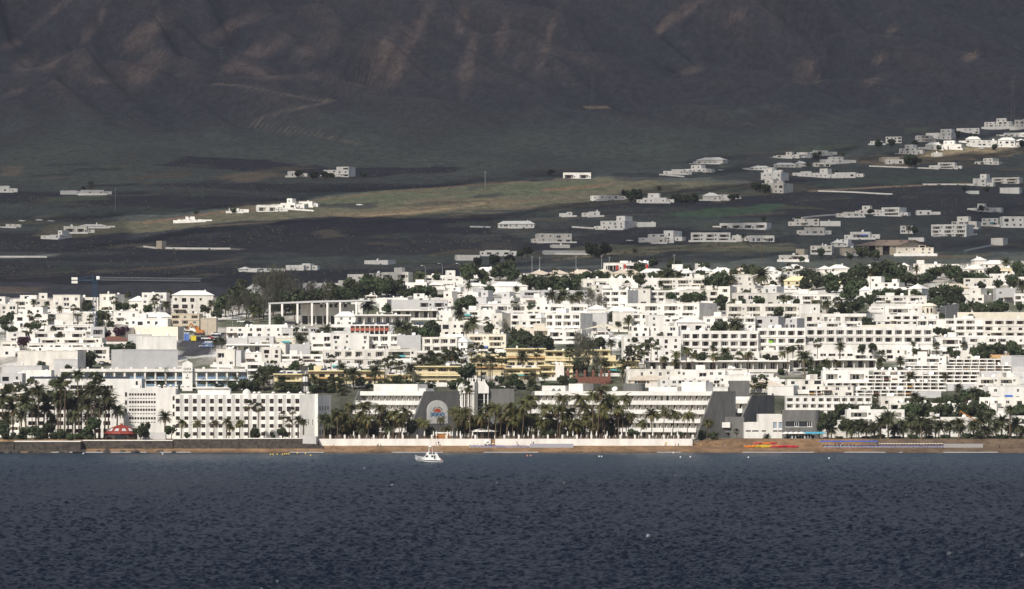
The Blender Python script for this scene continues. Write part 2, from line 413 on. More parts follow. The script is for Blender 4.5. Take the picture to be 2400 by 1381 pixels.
track([(900,640),(1180,610),(1300,612)], (.10,.09,.075), 2, .5)
# built-up ground: paving, gravel gardens and terraces
def town_top(u): return np.interp(u, [0, 480, 560, 760, 900, 1050, 1250, 1700, 2050, 2250, 2400], [693, 693, 690, 672, 655, 648, 634, 625, 622, 612, 606])
tw = np.clip((V - town_top(U) - 4) / 6, 0, 1) * (GY > 1500) * np.clip((1330 - np.abs(U - 1200)) / 40, 0, 1)
lay(tw, (.34, .315, .28), 1.0)
lay(tw * np.clip((n2 - .44) * 8, 0, 1), (.06, .07, .04), .9)
lay(tw * np.clip((fbm(GX / 22, GY / 40, 81, 3) - .55) * 9, 0, 1), (.60, .585, .55), .95)
lay(tw * inpoly(U, V, [(420,818),(412,800),(520,778),(540,800),(500,832),(418,836)]).astype(float), (.045,.045,.05), 1)
lay(tw * (V > 905).astype(float) * (GY > 1601), (.045, .048, .030), .9)
lay(((GY > 1501) & (GY < 1602)).astype(float), (.22, .19, .15), 1)
lay(((GY > 1516) & (GY < 1602) & (n2 > .45)).astype(float), (.06, .07, .035), .8)
lay(np.clip((1521 - GY) / 3, 0, 1), (.215, .135, .075), 1)
lay(((GX > 64) & (GY < 1536)).astype(float), (.19, .118, .066), 1)
lay(((GX > 128) & (GY < 1540)).astype(float), (.115, .085, .058), .8)
lay(np.clip((1494.5 - GY) / 3, 0, 1), (.11, .075, .048), 1)
col *= (.86 + .28 * fbm(GX / 9, GY / 25, 91, 3))[..., None]
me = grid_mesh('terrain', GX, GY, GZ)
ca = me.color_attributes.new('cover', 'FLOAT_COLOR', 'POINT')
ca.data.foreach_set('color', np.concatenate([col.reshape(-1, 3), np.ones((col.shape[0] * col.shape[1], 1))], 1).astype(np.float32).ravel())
tm = bpy.data.materials.new('terrain'); tm.use_nodes = True
n = tm.node_tree.nodes; l = tm.node_tree.links; b = n['Principled BSDF']
b.inputs['Roughness'].default_value = .95; b.inputs['Specular IOR Level'].default_value = .1
at = n.new('ShaderNodeAttribute'); at.attribute_name = 'cover'
tc = n.new('ShaderNodeTexCoord'); mp = n.new('ShaderNodeMapping'); mp.inputs['Scale'].default_value = (.16, .05, .16)
tx = n.new('ShaderNodeTexNoise'); tx.inputs['Scale'].default_value = 1.0; tx.inputs['Detail'].default_value = 6; tx.inputs['Roughness'].default_value = .7
mp2 = n.new('ShaderNodeMapping'); mp2.inputs['Scale'].default_value = (.5, .16, .5)
vo = n.new('ShaderNodeTexVoronoi'); vo.inputs['Scale'].default_value = 1.0
l.new(tc.outputs['Object'], mp.inputs[0]); l.new(mp.outputs[0], tx.inputs['Vector'])
l.new(tc.outputs['Object'], mp2.inputs[0]); l.new(mp2.outputs[0], vo.inputs['Vector'])
r1 = n.new('ShaderNodeMapRange'); r1.inputs['From Min'].default_value = .3; r1.inputs['From Max'].default_value = .7; r1.inputs['To Min'].default_value = .6; r1.inputs['To Max'].default_value = 1.45
l.new(tx.outputs['Fac'], r1.inputs['Value'])
r2 = n.new('ShaderNodeMapRange'); r2.inputs['From Min'].default_value = .1; r2.inputs['From Max'].default_value = .5; r2.inputs['To Min'].default_value = .72; r2.inputs['To Max'].default_value = 1.08
l.new(vo.outputs['Distance'], r2.inputs['Value'])
mu = n.new('ShaderNodeMath'); mu.operation = 'MULTIPLY'; l.new(r1.outputs[0], mu.inputs[0]); l.new(r2.outputs[0], mu.inputs[1])
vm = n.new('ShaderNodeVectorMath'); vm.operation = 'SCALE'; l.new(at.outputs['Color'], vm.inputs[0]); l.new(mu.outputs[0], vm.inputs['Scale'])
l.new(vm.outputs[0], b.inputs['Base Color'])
me.materials.append(tm)
terr = link('terrain', me); tag(terr, kind='structure')

# scrub: low bushes dotted over the slopes, beyond counting
rs = np.random.RandomState(8); ns = 26000
py_ = 2230 + 1900 * rs.rand(ns) ** 1.15; px_ = (rs.rand(ns) - .5) * .27 * py_
keep = fbm(px_ / 70, py_ / 60, 201, 4) + .25 * rs.rand(ns) > .60
px_, py_ = px_[keep], py_[keep]; ns = len(px_); pz_ = terrain(px_, py_) - .15; sz_ = .35 + .8 * rs.rand(ns) ** 2; an_ = rs.rand(ns) * 6.283
V_ = []
for k_ in range(4):
    a_ = an_ + k_ * 1.571; V_.append(np.stack([px_ + np.cos(a_) * sz_, py_ + np.sin(a_) * sz_, pz_ + .1 * sz_], -1))
V_.append(np.stack([px_ + .2 * sz_ * np.cos(an_ * 3), py_, pz_ + 1.15 * sz_], -1))
co_ = np.stack(V_, 1).reshape(-1, 3); b5 = np.arange(ns) * 5
tri = np.stack([np.stack([b5 + k_, b5 + (k_ + 1) % 4, b5 + 4], -1) for k_ in range(4)], 1).reshape(-1, 3).astype(np.int32)
me = bpy.data.meshes.new('scrub'); me.vertices.add(len(co_)); me.vertices.foreach_set('co', co_.astype(np.float32).ravel()); me.loops.add(tri.size); me.loops.foreach_set('vertex_index', tri.ravel())
me.polygons.add(len(tri)); me.polygons.foreach_set('loop_start', np.arange(0, tri.size, 3, dtype=np.int32)); me.update(); me.materials.append(mat('scrub', (.045, .052, .034), .9, .4, .02, col2=(.085, .075, .05)))
tag(link('scrub', me), 'low dark scrub dotted over the fields and slopes', 'scrub', kind='stuff')

# ------------------------------------------------------------------ sea
sy = [420.0]
while sy[-1] < 1500: sy.append(sy[-1] + .62 * (sy[-1] / 500) ** 1.35)
sy = np.array([-1500, -600, 0, 200, 330] + sy)
s_in = np.linspace(-.145, .145, 620)
s_all = np.concatenate([[-4, -2, -1, -.5, -.3, -.2], s_in, [.2, .3, .5, 1, 2, 4]])
base = np.clip(sy, 420, None)
SX = s_all[None, :] * base[:, None] * 1.0; SX = np.where(np.abs(s_all)[None, :] > 1.5, np.sign(s_all)[None, :] * np.where(np.abs(s_all)[None, :] > 3, 6500, 3000), SX)
SY = np.repeat(sy[:, None], len(s_all), 1)
rs = np.random.RandomState(3); SZ = np.zeros(SX.shape); foam = np.zeros(SX.shape)
for i in range(80):
    lam = .40 * (4.2 / .40) ** rs.rand(); th = math.radians(250 + rs.randn() * 38); kx, ky = math.cos(th) * 2 * math.pi / lam, math.sin(th) * 2 * math.pi / lam
    a = .0165 * lam ** .62; ph = rs.rand() * 6.283
    s_ = np.sin(kx * SX + ky * SY + ph)
    SZ += a * (s_ + .5 * (s_ * s_ - .5))
gust = fbm(SX / 70, SY / 190, 7, 4)
SZ *= np.interp(SY, [0, 1250, 1480], [1, .8, .25]) * (.35 + 1.3 * fbm(SX / 45, SY / 260, 7, 4))
SZ -= .12
sea_me = grid_mesh('sea', SX, SY, SZ)
thr = np.percentile(SZ[5:, 6:-6], 99.985); fo = np.clip((SZ - thr) * 5, 0, 1) * (fbm(SX / 1.3, SY / 2.5, 17, 3) > .42) * (np.abs(s_all)[None, :] < .15)
fa = sea_me.attributes.new('foam', 'FLOAT', 'POINT'); fa.data.foreach_set('value', fo.astype(np.float32).ravel())
sm = bpy.data.materials.new('sea_water'); sm.use_nodes = True
n = sm.node_tree.nodes; l = sm.node_tree.links; b = n['Principled BSDF']
b.inputs['Roughness'].default_value = .25; b.inputs['IOR'].default_value = 1.075
at = n.new('ShaderNodeAttribute'); at.attribute_name = 'foam'
tc = n.new('ShaderNodeTexCoord'); sp = n.new('ShaderNodeSeparateXYZ'); l.new(tc.outputs['Object'], sp.inputs[0])
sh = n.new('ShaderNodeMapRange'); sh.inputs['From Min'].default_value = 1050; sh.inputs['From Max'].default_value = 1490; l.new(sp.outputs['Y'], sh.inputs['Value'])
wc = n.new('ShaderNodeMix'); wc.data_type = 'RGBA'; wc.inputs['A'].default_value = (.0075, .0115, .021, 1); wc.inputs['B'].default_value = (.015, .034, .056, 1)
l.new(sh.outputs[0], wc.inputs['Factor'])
fc = n.new('ShaderNodeMix'); fc.data_type = 'RGBA'; l.new(at.outputs['Fac'], fc.inputs['Factor']); l.new(wc.outputs['Result'], fc.inputs['A']); fc.inputs['B'].default_value = (.7, .72, .72, 1)
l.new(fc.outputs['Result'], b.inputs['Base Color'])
fr = n.new('ShaderNodeMapRange'); fr.inputs['To Min'].default_value = .25; fr.inputs['To Max'].default_value = .9; l.new(at.outputs['Fac'], fr.inputs['Value']); l.new(fr.outputs[0], b.inputs['Roughness'])
mp = n.new('ShaderNodeMapping'); mp.inputs['Scale'].default_value = (1.3, .45, 1); tx = n.new('ShaderNodeTexNoise'); tx.inputs['Scale'].default_value = 1.0; tx.inputs['Detail'].default_value = 5; tx.inputs['Roughness'].default_value = .65
l.new(tc.outputs['Object'], mp.inputs[0]); l.new(mp.outputs[0], tx.inputs['Vector'])
bp = n.new('ShaderNodeBump'); bp.inputs['Strength'].default_value = 1.0; bp.inputs['Distance'].default_value = .4
l.new(tx.outputs['Fac'], bp.inputs['Height']); l.new(bp.outputs[0], b.inputs['Normal'])
sea_me.materials.append(sm)
sea = link('sea', sea_me); tag(sea, kind='structure')

# wash along the beach: a thin broken ribbon of foam
mb = MB(); xx = np.arange(-190, 191, 1.2)
fn = fbm(xx / 14, xx * 0 + .5, 23, 4); fn2 = fbm(xx / 30, xx * 0 + 3.5, 29, 3)
for i in range(len(xx) - 1):
    wd = (fn[i] - .52) * 12; w2_ = (fn[i + 1] - .52) * 12
    if wd <= .2 or w2_ <= .2: continue
    y0 = 1487.2 + fn2[i] * 3; y1 = 1487.2 + fn2[i + 1] * 3
    mb.face([(xx[i], y0, .12), (xx[i + 1], y1, .12), (xx[i + 1], y1 + min(w2_, .8), .22), (xx[i], y0 + min(wd, .8), .22)])
tag(mb.build('foam', M['foam']), 'broken line of white surf washing along the brown beach', 'surf', kind='stuff')

# ------------------------------------------------------------------ cloud bank whose shade lies on the mountain and the upper slopes
CB = 700.0
cs = 14.0
cx = np.arange(-2300, 1500, cs); cy = np.arange(700, 6200, cs)
CX, CY = np.meshgrid(cx, cy)
PX, PY, PZ = CX.copy(), CY.copy(), np.full(CX.shape, 100.0)
for _ in range(12):
    t = (CB - PZ) / SUNDIR.z
    PX = CX - SUNDIR.x * t; PY = CY - SUNDIR.y * t
    PZ = .5 * PZ + .5 * terrain(PX, np.clip(PY, 1300, 6800))
PYc = np.clip(PY, 1300, 6800); SU = 1200 + PX / PYc * F; SV = HOR - (PZ - HC) / PYc * F
SU = SU + (fbm(PX / 45, PY / 90, 101, 3) - .5) * 30; SV = SV + (fbm(PX / 45, PY / 90, 111, 3) - .5) * 10 + (fbm(PX / 12, PY / 40, 151, 3) - .5) * 16
edge = np.interp(SU, [-300, 480, 540, 640, 760, 900, 980, 1080, 1200, 1330, 1500, 1800, 2050, 2250, 2700], [664, 664, 684, 690, 686, 664, 650, 634, 626, 622, 614, 612, 606, 594, 580])
shade = SV < edge
for poly in [[(40,590),(70,522),(300,508),(560,486),(640,462),(760,456),(900,444),(1130,428),(1420,410),(1560,416),(1720,424),(1840,436),(1600,458),(1440,464),(1250,500),(1100,518),(800,526),(500,542),(300,566),(150,586)],
             [(2030,398),(2110,345),(2250,326),(2420,316),(2420,347),(2250,380),(2080,396)],
             [(1800,396),(1830,380),(2000,366),(2010,384),(1900,396)],
             [(1600,572),(1620,545),(1720,542),(1830,552),(1830,572)], [(2225,540),(2230,506),(2310,503),(2316,534)], [(1310,606),(1400,568),(1500,572),(1580,596)],
             [(1560,412),(1570,384),(1680,380),(1690,408)]]:
    shade &= ~inpoly(SU, SV, poly)
shade &= (PY > 1900) & (np.abs(PX) < 1100) & (PY < 6600)
idx = -np.ones((len(cy) + 1, len(cx) + 1), int)
rr, cc = np.nonzero(shade)
corner = np.zeros((len(cy) + 1, len(cx) + 1), bool)
for dr in (0, 1):
    for dc in (0, 1): corner[rr + dr, cc + dc] = True
nr, ncn = np.nonzero(corner); idx[nr, ncn] = np.arange(len(nr))
jx = (fbm(ncn * .7, nr * .7, 121, 2) - .5) * 14; jy = (fbm(ncn * .7, nr * .7, 131, 2) - .5) * 14
bx = cx[0] - cs / 2 + ncn * cs + jx; by = cy[0] - cs / 2 + nr * cs + jy
lump = fbm(bx / 160, by / 160, 141, 4)
lo = np.stack([bx, by, CB + (lump - .5) * 30], -1); hi = np.stack([bx, by, CB + 45 + lump * 130], -1)
nv = len(lo); q00, q01, q11, q10 = idx[rr, cc], idx[rr, cc + 1], idx[rr + 1, cc + 1], idx[rr + 1, cc]
faces = [np.stack([q00, q10, q11, q01], -1), np.stack([q00, q01, q11, q10], -1) + nv]
pad = np.pad(shade, 1)
for dr, dc, a, b_ in ((-1, 0, (0, 0), (0, 1)), (1, 0, (1, 1), (1, 0)), (0, -1, (1, 0), (0, 0)), (0, 1, (0, 1), (1, 1))):
    e = ~pad[rr + 1 + dr, cc + 1 + dc]; p = idx[rr[e] + a[0], cc[e] + a[1]]; q = idx[rr[e] + b_[0], cc[e] + b_[1]]
    faces.append(np.stack([p, q, q + nv, p + nv], -1))
fq = np.concatenate(faces).astype(np.int32); co = np.concatenate([lo, hi]).astype(np.float32)
cme = bpy.data.meshes.new('cloud'); cme.vertices.add(len(co)); cme.vertices.foreach_set('co', co.ravel())
cme.loops.add(fq.size); cme.loops.foreach_set('vertex_index', fq.ravel()); cme.polygons.add(len(fq))
cme.polygons.foreach_set('loop_start', np.arange(0, fq.size, 4, dtype=np.int32)); cme.polygons.foreach_set('use_smooth', np.ones(len(fq), bool))
cme.update(); cme.validate()
cm = bpy.data.materials.new('cloud'); cm.use_nodes = True; n = cm.node_tree.nodes; l = cm.node_tree.links
n.remove(n['Principled BSDF']); d1 = n.new('ShaderNodeBsdfDiffuse'); d1.inputs[0].default_value = (.9, .9, .9, 1)
d2 = n.new('ShaderNodeBsdfTranslucent'); d2.inputs[0].default_value = (.58, .59, .62, 1); ms = n.new('ShaderNodeMixShader'); ms.inputs[0].default_value = .5
tp = n.new('ShaderNodeBsdfTransparent'); m3_ = n.new('ShaderNodeMixShader'); m3_.inputs[0].default_value = .60      # thin cloud: a little sun comes through its two faces
l.new(d1.outputs[0], ms.inputs[1]); l.new(d2.outputs[0], ms.inputs[2]); l.new(ms.outputs[0], m3_.inputs[1]); l.new(tp.outputs[0], m3_.inputs[2]); l.new(m3_.outputs[0], n['Material Output'].inputs['Surface'])
cme.materials.append(cm)
tag(link('cloud', cme), 'broken grey cloud bank hanging over the mountain', 'cloud', kind='stuff')

# ------------------------------------------------------------------ air
mb = MB(); mb.box(-7500, 7500, -2500, 8200, -10, 668)
hz = mb.build('haze', []); tag(hz, 'thin blue air between the ship and the mountain', 'haze', kind='stuff')
hm = bpy.data.materials.new('haze'); hm.use_nodes = True; n = hm.node_tree.nodes; l = hm.node_tree.links
n.remove(n['Principled BSDF']); pv = n.new('ShaderNodeVolumePrincipled'); pv.inputs['Color'].default_value = (.72, .78, 1.0, 1)
pv.inputs['Density'].default_value = 2.0e-5; pv.inputs['Anisotropy'].default_value = .0
l.new(pv.outputs[0], n['Material Output'].inputs['Volume'])
hz.data.materials.append(hm)
# ------------------------------------------------------------------ windows and other shared pieces
def window_mesh(name, frame, glass, bars=1, sill=False):
    mb = MB(); t = .07
    mb.face([(0, 0, 0), (1, 0, 0), (1, 0, 1), (0, 0, 1)], 1)
    for x in [0, 1 - t] + [(i + 1) / (bars + 1) - t / 2 for i in range(bars)]: mb.box(x, x + t, -.06, -.002, 0, 1, 0)
    mb.box(t, 1 - t, -.055, -.003, 0, t, 0); mb.box(t, 1 - t, -.055, -.003, 1 - t, 1, 0)
    return mb.mesh(name, [frame, glass])
WIN = {'w': window_mesh('window', M['frame'], M['glass']), 'n': window_mesh('window', M['frame_brown'], M['glass']),
       'd': window_mesh('window', M['dark'], M['glass'], 2), 'b': window_mesh('window', M['frame'], M['glass_blue'], 2),
       's': window_mesh('window', M['wood'], M['wood'], 1), 'o': window_mesh('window', M['wood_orange'], M['glass'], 1)}
def window(parent, kind, o, ang, x, z, w_, h_, d):
    ex = (math.cos(ang), math.sin(ang)); nx = (ex[1], -ex[0])
    return link('window', WIN[kind], parent, (o[0] + ex[0] * x - nx[0] * (d - .012), o[1] + ex[1] * x - nx[1] * (d - .012), z), (0, 0, ang), (w_, 1, h_))
_mb = MB(); _mb.lathe([(0.01, .10), (.30, .06), (.5, -.02), (.5, -.05), (.3, .03), (0.01, .07)], 14); _mb.tube((0, 0, 0), (0, 0, -.3), .03); 
DISH = smooth(_mb.mesh('satellite_dish', M['dish']))
_mb = MB(); _mb.box(-.35, .35, -.35, .35, 0, 1.1); _mb.lathe([(.42, 1.1), (.42, 1.25), (.12, 1.5), (.01, 1.6)], 8); CHIM = _mb.mesh('chimney', M['white'])
_mb = MB(); _mb.lathe([(.01, 0), (.6, 0), (.6, 1.0), (.45, 1.15), (.01, 1.2)], 12); TANK = _mb.mesh('water_tank', M['tank'])
_mb = MB(); _mb.face([(-1, -.5, .15), (1, -.5, .15), (1, .5, .85), (-1, .5, .85)]); _mb.face([(-1, -.5, .10), (-1, .5, .80), (1, .5, .80), (1, -.5, .10)]); _mb.tube((-.8, .45, 0), (-.8, .45, .8), .03); _mb.tube((.8, .45, 0), (.8, .45, .8), .03); SOLAR = _mb.mesh('solar_panel', M['solar'])
_mb = MB(); _mb.box(-.5, .5, -.35, .35, 0, .7); _mb.lathe([(.01, .705), (.28, .705), (.28, .74), (.01, .74)], 8, 1); AIRCON = _mb.mesh('air_conditioner', [M['tank'], M['dark']])
def dish(parent, x, y, z, s=1.3):
    o = link('satellite_dish', DISH, parent, (x, y, z + .75 * s / 1.3), (math.radians(R.uniform(48, 70)), 0, math.radians(R.uniform(-45, 35))), (s, s, s)); return o

ORD = ['', 'first', 'second', 'third', 'fourth', 'fifth', 'sixth', 'seventh', 'eighth', 'ninth', 'tenth', 'eleventh', 'twelfth', 'thirteenth', 'fourteenth', 'fifteenth',
       'sixteenth', 'seventeenth', 'eighteenth', 'nineteenth', 'twentieth']
def nth(i):
    if i <= 20: return ORD[i]
    t = ['', '', 'twenty', 'thirty', 'forty', 'fifty', 'sixty', 'seventy', 'eighty', 'ninety'][i // 10]
    return t + ('-' + ORD[i % 10] if i % 10 else 'th') if i % 10 else t[:-1] + 'ieth'

COLS = {'w': ('white', 'white', 'roof'), 'c': ('cream', 'cream', 'roof_cream'), 'g': ('grey', 'grey', 'roof'), 'y': ('yellow', 'yellow', 'yellow_pale'), 'b': ('beige', 'beige', 'roof_cream'), 'o': ('orange', 'orange', 'roof_cream')}  # the grey entry often paints the shaded side of a white block
def add_roof_things(root, x0, x1, y0, y1, z, n):
    for _ in range(n):
        x, y = R.uniform(x0 + 1, x1 - 1), R.uniform(y0 + 1, y1 - 1); q = R.random()
        if q < .5: dish(root, x, y, z, R.uniform(1.0, 2.0))
        elif q < .68: link('water_tank', TANK, root, (x, y, z))
        elif q < .86: link('chimney', CHIM, root, (x, y, z), None, (1, 1, R.uniform(.9, 1.3)))
        else: link('air_conditioner', AIRCON, root, (x, y, z))

def box_walls(mb, L, D, H, front=(), right=(), left=(), zb=-3.0, par=.45, mi=0, top=1, inner=None):
    mb.panel((-L, 0), 0, L, zb, H, front, mi, inner); mb.panel((0, 0), math.pi / 2, D, zb, H, right, mi, inner)
    mb.panel((0, D), math.pi, L, zb, H, (), mi); mb.panel((-L, D), -math.pi / 2, D, zb, H, left, mi)
    t = .22
    mb.face([(-L, 0, H), (0, 0, H), (-t, t, H), (-L + t, t, H)], mi); mb.face([(0, 0, H), (0, D, H), (-t, D - t, H), (-t, t, H)], mi)
    mb.face([(0, D, H), (-L, D, H), (-L + t, D - t, H), (-t, D - t, H)], mi); mb.face([(-L, D, H), (-L, 0, H), (-L + t, t, H), (-L + t, D - t, H)], mi)
    z = H - par
    mb.face([(-L + t, t, H), (-t, t, H), (-t, t, z), (-L + t, t, z)], mi); mb.face([(-t, t, H), (-t, D - t, H), (-t, D - t, z), (-t, t, z)], mi)
    mb.face([(-t, D - t, H), (-L + t, D - t, H), (-L + t, D - t, z), (-t, D - t, z)], mi); mb.face([(-L + t, D - t, H), (-L + t, t, H), (-L + t, t, z), (-L + t, D - t, z)], mi)
    mb.face([(-L + t, t, z), (-t, t, z), (-t, D - t, z), (-L + t, D - t, z)], top)

def hip_roof(L, D, z, rise, ov=.35, mi=0):
    mb = MB(); x0, x1, y0, y1 = -L - ov, ov, -ov, D + ov
    if L >= D: a, b = (x0 + (D / 2 + ov) * .9, D / 2, z + rise), (x1 - (D / 2 + ov) * .9, D / 2, z + rise)
    else: a, b = (-L / 2, y0 + (L / 2 + ov) * .9, z + rise), (-L / 2, y1 - (L / 2 + ov) * .9, z + rise)
    e = .22
    A, B, Cc, Dd = (x0, y0, z), (x1, y0, z), (x1, y1, z), (x0, y1, z)
    if L >= D:
        mb.face([A, B, b, a]); mb.face([B, Cc, b]); mb.face([Cc, Dd, a, b]); mb.face([Dd, A, a])
    else:
        mb.face([A, B, a]); mb.face([B, Cc, b, a]); mb.face([Cc, Dd, b]); mb.face([Dd, A, a, b])
    for p, q in ((A, B), (B, Cc), (Cc, Dd), (Dd, A)):
        mb.face([(p[0], p[1], z - e), (q[0], q[1], z - e), q, p])
    mb.face([(x0, y0, z - e), (x0, y1, z - e), (x1, y1, z - e), (x1, y0, z - e)])
    return mb

def house(u0, u1, vt, vb, side=0, style='f', col='w', label=None, group=None, Y=None, th=None, n=None, cat='house', name=None, floors=None, D=None, win=None, clutter=None, small=False):
    fu = u1 - side
    p = ground(fu, vb) if Y is None else at_Y(fu, Y, z_of(vb, Y))
    k = p.y / F
    if th is None: th = -math.radians(R.uniform(24, 31)) if side else math.radians(R.choice([R.uniform(-7, 3), R.uniform(-24, -8), R.uniform(2, 12)]))
    L = max(2.5, (fu - u0) * k / math.cos(th))
    if D is None: D = min(28, max(4, side * k / abs(math.sin(th)))) if side else R.uniform(6.5, 10)
    H = (vb - vt) * k
    cn, wm, rm = COLS[col]
    if col == 'w' and R.random() < .28: wm = 'white2'
    root = empty(name or ('villa' if style == 'h' else 'house' if cat == 'house' else cat.replace(' ', '_')), p, th, label, cat, group)
    mats = [M[wm], M[rm], M['cream'] if col == 'w' else M[wm]]
    roof_h = 0
    if style == 'h': roof_h = min(H * .42, 2.2 if floors is None else 2.6); H -= roof_h
    up = None
    if style == 's':
        ul = L * R.uniform(.35, .55); ux = -L + R.uniform(0, 1) * (L - ul); up = (ux, ul, min(H * .5, 3.2)); H = H - up[2]
    fl = floors or max(1, int(round(H / 3.05))); fh = (H - .45 - .1) / fl
    wk = win or R.choice('wwwnd')
    front, wins = [], []
    if style in 'fhs':
        m = n or max(1, int(L / R.uniform(3.2, 4.6)))
        for f in range(fl):
            for i in range(m):
                q = R.random()
                if q < .14 and n is None: continue
                ww = R.uniform(.9, 1.5) if q < .78 else min(L / m - .6, R.uniform(2.0, 3.0))
                hh = min(fh * .62, 1.2 if q < .6 else 2.0); z = f * fh + (.9 if hh < 1.5 else .25)
                ww = min(ww, L / m - .5); x = (i + .5) * L / m - ww / 2 + R.uniform(-.2, .2) * (L / m - ww)
                if ww < .4 or hh < .4: continue
                front.append((x, z, ww, hh, .22 if q < .9 else 1.3)); wins.append((x, z, ww, hh, front[-1][4]))
    elif style == 'b':
        m = n or max(1, int(round(L / 4.3)))
        for f in range(fl):
            for i in range(m):
                ww = L / m - R.uniform(.5, 1.7); x = (i + .5) * L / m - ww / 2; z = f * fh + min(.95, fh * .34); hh = fh - (z - f * fh) - .32
                if R.random() < .06: continue
                if R.random() < .22 and n is None:
                    front.append((x + ww * .3, z, ww * .4, hh * .8, .2)); wins.append(front[-1]); continue
                front.append((x, z, ww, hh, 1.7)); a = R.uniform(.05, .3); wins.append((x + ww * a, z, ww * R.uniform(.5, .68), hh * .92, 1.7))
    elif style == 'l':
        m = n or max(1, int(round(L / 9)))
        for f in range(fl):
            for i in range(m):
                ww = L / m * R.uniform(.5, .74); x = i * L / m + L / m * R.uniform(.08, .2); hh = fh * .66; z = f * fh + .25
                front.append((x, z, ww, hh, 2.2)); wins.append((x + ww * .2, z, ww * .5, hh * .9, 2.2))
                if x + ww + 1.6 < (i + 1) * L / m: front.append((x + ww + .5, z + .6, .9, 1.0, .2)); wins.append(front[-1])
    elif style == 't':
        m = n or max(2, int(round(L / 4.6)))
        for i in range(m):
            ww = L / m - .3; x = i * L / m + .15
            front.append((x, .9, ww, max(.8, H - 1.6), 2.6)); wins.append((x + ww * .45, .9, ww * .42, max(.7, H - 1.75), 2.6))
    right = []
    if side * k > 5 and R.random() < .5:
        for f in range(fl):
            if R.random() < .7: right.append((D * R.uniform(.25, .65), f * fh + 1.1, .8, min(1.1, fh * .5), .2))
    mb = MB(); box_walls(mb, L, D, H, front, right, par=.45 if style != 'h' else .05, inner=0)
    if style != 'h' and H > 4 and R.random() < .5:      # cornice band
        mb.box(-L - .08, .08, -.10, -.004, H - .28, H + .05, 0)
    if style == 'b':
        for f in range(1, fl): mb.box(-L, 0, -.14, -.004, f * fh - .12, f * fh + .1, 0)
    mb.build('wall', mats, root)
    for x, z, ww, hh, d in wins: window(root, wk, (-L, 0), 0, x, z, ww, hh, d)
    for x, z, ww, hh, d in right: window(root, wk, (0, 0), math.pi / 2, x, z, ww, hh, d)
    if style == 'h':
        hip_roof(L, D, H, roof_h).build('roof', M[rm if col != 'w' else 'roof'], root)
        if R.random() < .7: link('chimney', CHIM, root, (-L * R.uniform(.15, .85), D * .4, H + roof_h * .35), None, (1, 1, 1.2))
    else:
        if up:
            m2 = MB(); ops = [] 
            for i in range(max(1, int(up[1] / 4))): ops.append((up[1] / max(1, int(up[1] / 4)) * (i + .3), .8, min(1.2, up[1] * .3), 1.1, .2))
            m2b = MB(); box_walls(m2b, up[1], D * .6, up[2], ops, zb=-.5)
            rr_ = m2b.build('upper_storey', mats, root, (up[0] + up[1], D * .25, H))
            for o_ in ops: window(rr_, wk, (-up[1], 0), 0, *o_)
        nc = clutter if clutter is not None else (R.choice([0, 1, 1, 2, 3]) if L > 7 and not small else R.choice([0, 0, 1]))
        add_roof_things(root, -L, 0, 0, D, H - .45, nc)
        if H > 2.5 and style in 'fl' and L > 9 and R.random() < .3:
            a = MB(); x = -L * R.uniform(.3, .9); ww = min(-x, R.uniform(2.5, 4.5)); z = min(H - .6, 2.7)
            a.face([(x, -.01, z), (x + ww, -.01, z), (x + ww, -1.6, z - .55), (x, -1.6, z - .55)]); a.face([(x, -1.6, z - .8), (x + ww, -1.6, z - .8), (x + ww, -1.6, z - .55), (x, -1.6, z - .55)])
            a.build('awning', M[R.choice(['awning', 'awning', 'awning', 'dark', 'awning_blue', 'awning_teal'])], root)
    if style not in 'tp' and cat != 'building' and (small or L > 7):
        q = R.random()
        if small:                                   # low wings and white plot walls of the country houses
            for s_ in ([-1, 1] if q < .35 else [R.choice([-1, 1])] if q < .85 else []):
                ww, hh, dd = R.uniform(3, 7.5), R.uniform(2.1, 3.0), R.uniform(4, 6)
                a = MB(); box_walls(a, ww, dd, min(hh, H * .95), [(ww * .3, .8, .9, 1.0, .2)] if hh > 2.2 and H > 2.3 else [], zb=-2)
                wg = a.build('side_wing', mats, root, (-L - .01 if s_ < 0 else ww + .01, R.uniform(.5, 2), 0))
                if hh > 2.2 and H > 2.3: window(wg, wk, (-ww, 0), 0, ww * .3, .8, .9, 1.0, .2)
            if q < .7:
                a = MB(); x0 = -L - R.uniform(1, 4); x1 = R.uniform(1, 4); a.box(x0, x1, -5, -4.8, -2.5, R.uniform(.35, .8)); a.box(x1 - .2, x1, -4.799, 2, -2.5, R.uniform(.3, .6)); a.build('plot_wall', M['white'], root)
        else:
            if q < .75:                             # white terrace wall and porch in front of the ground floor
                a = MB(); x0, x1 = -L - R.uniform(-1, 2), R.uniform(-1, 2); hh = R.uniform(.8, 1.3); a.box(x0, x1, -3.6, -3.4, -3, hh)
                for i in range(int((x1 - x0) / 6)): xx = x0 + (i + .8) * 6 + R.uniform(-1, 1); a.box(xx, xx + .2, -3.39, -.01, -3, hh + R.uniform(0, .8))
                a.build('terrace_wall', M['white'], root)
            if R.random() < .45:
                ww = min(L * .6, R.uniform(3, 6)); x = -L + R.random() * (L - ww); hh = min(H * .8, R.uniform(2.2, 2.9)); a = MB()
                a.box(x, x + ww, -2.9, -.006, hh, hh + .22); a.box(x, x + .25, -2.89, -2.6, -2, hh - .001); a.box(x + ww - .25, x + ww, -2.89, -2.6, -2, hh - .001); a.build('porch', M[R.choice(['white', 'white', 'cream', 'wood'])], root)
            if style != 'h' and L > 13 and R.random() < .6:
                for _ in range(R.choice([1, 1, 2])):
                    ww, hh = R.uniform(2.5, 5), R.uniform(1.2, 2.4); x = -R.uniform(1, L - ww - 1); a = MB(); a.box(x - ww, x, D * .45, D * .45 + 3, H - .46, H + hh); a.build('roof_room', M[wm], root)
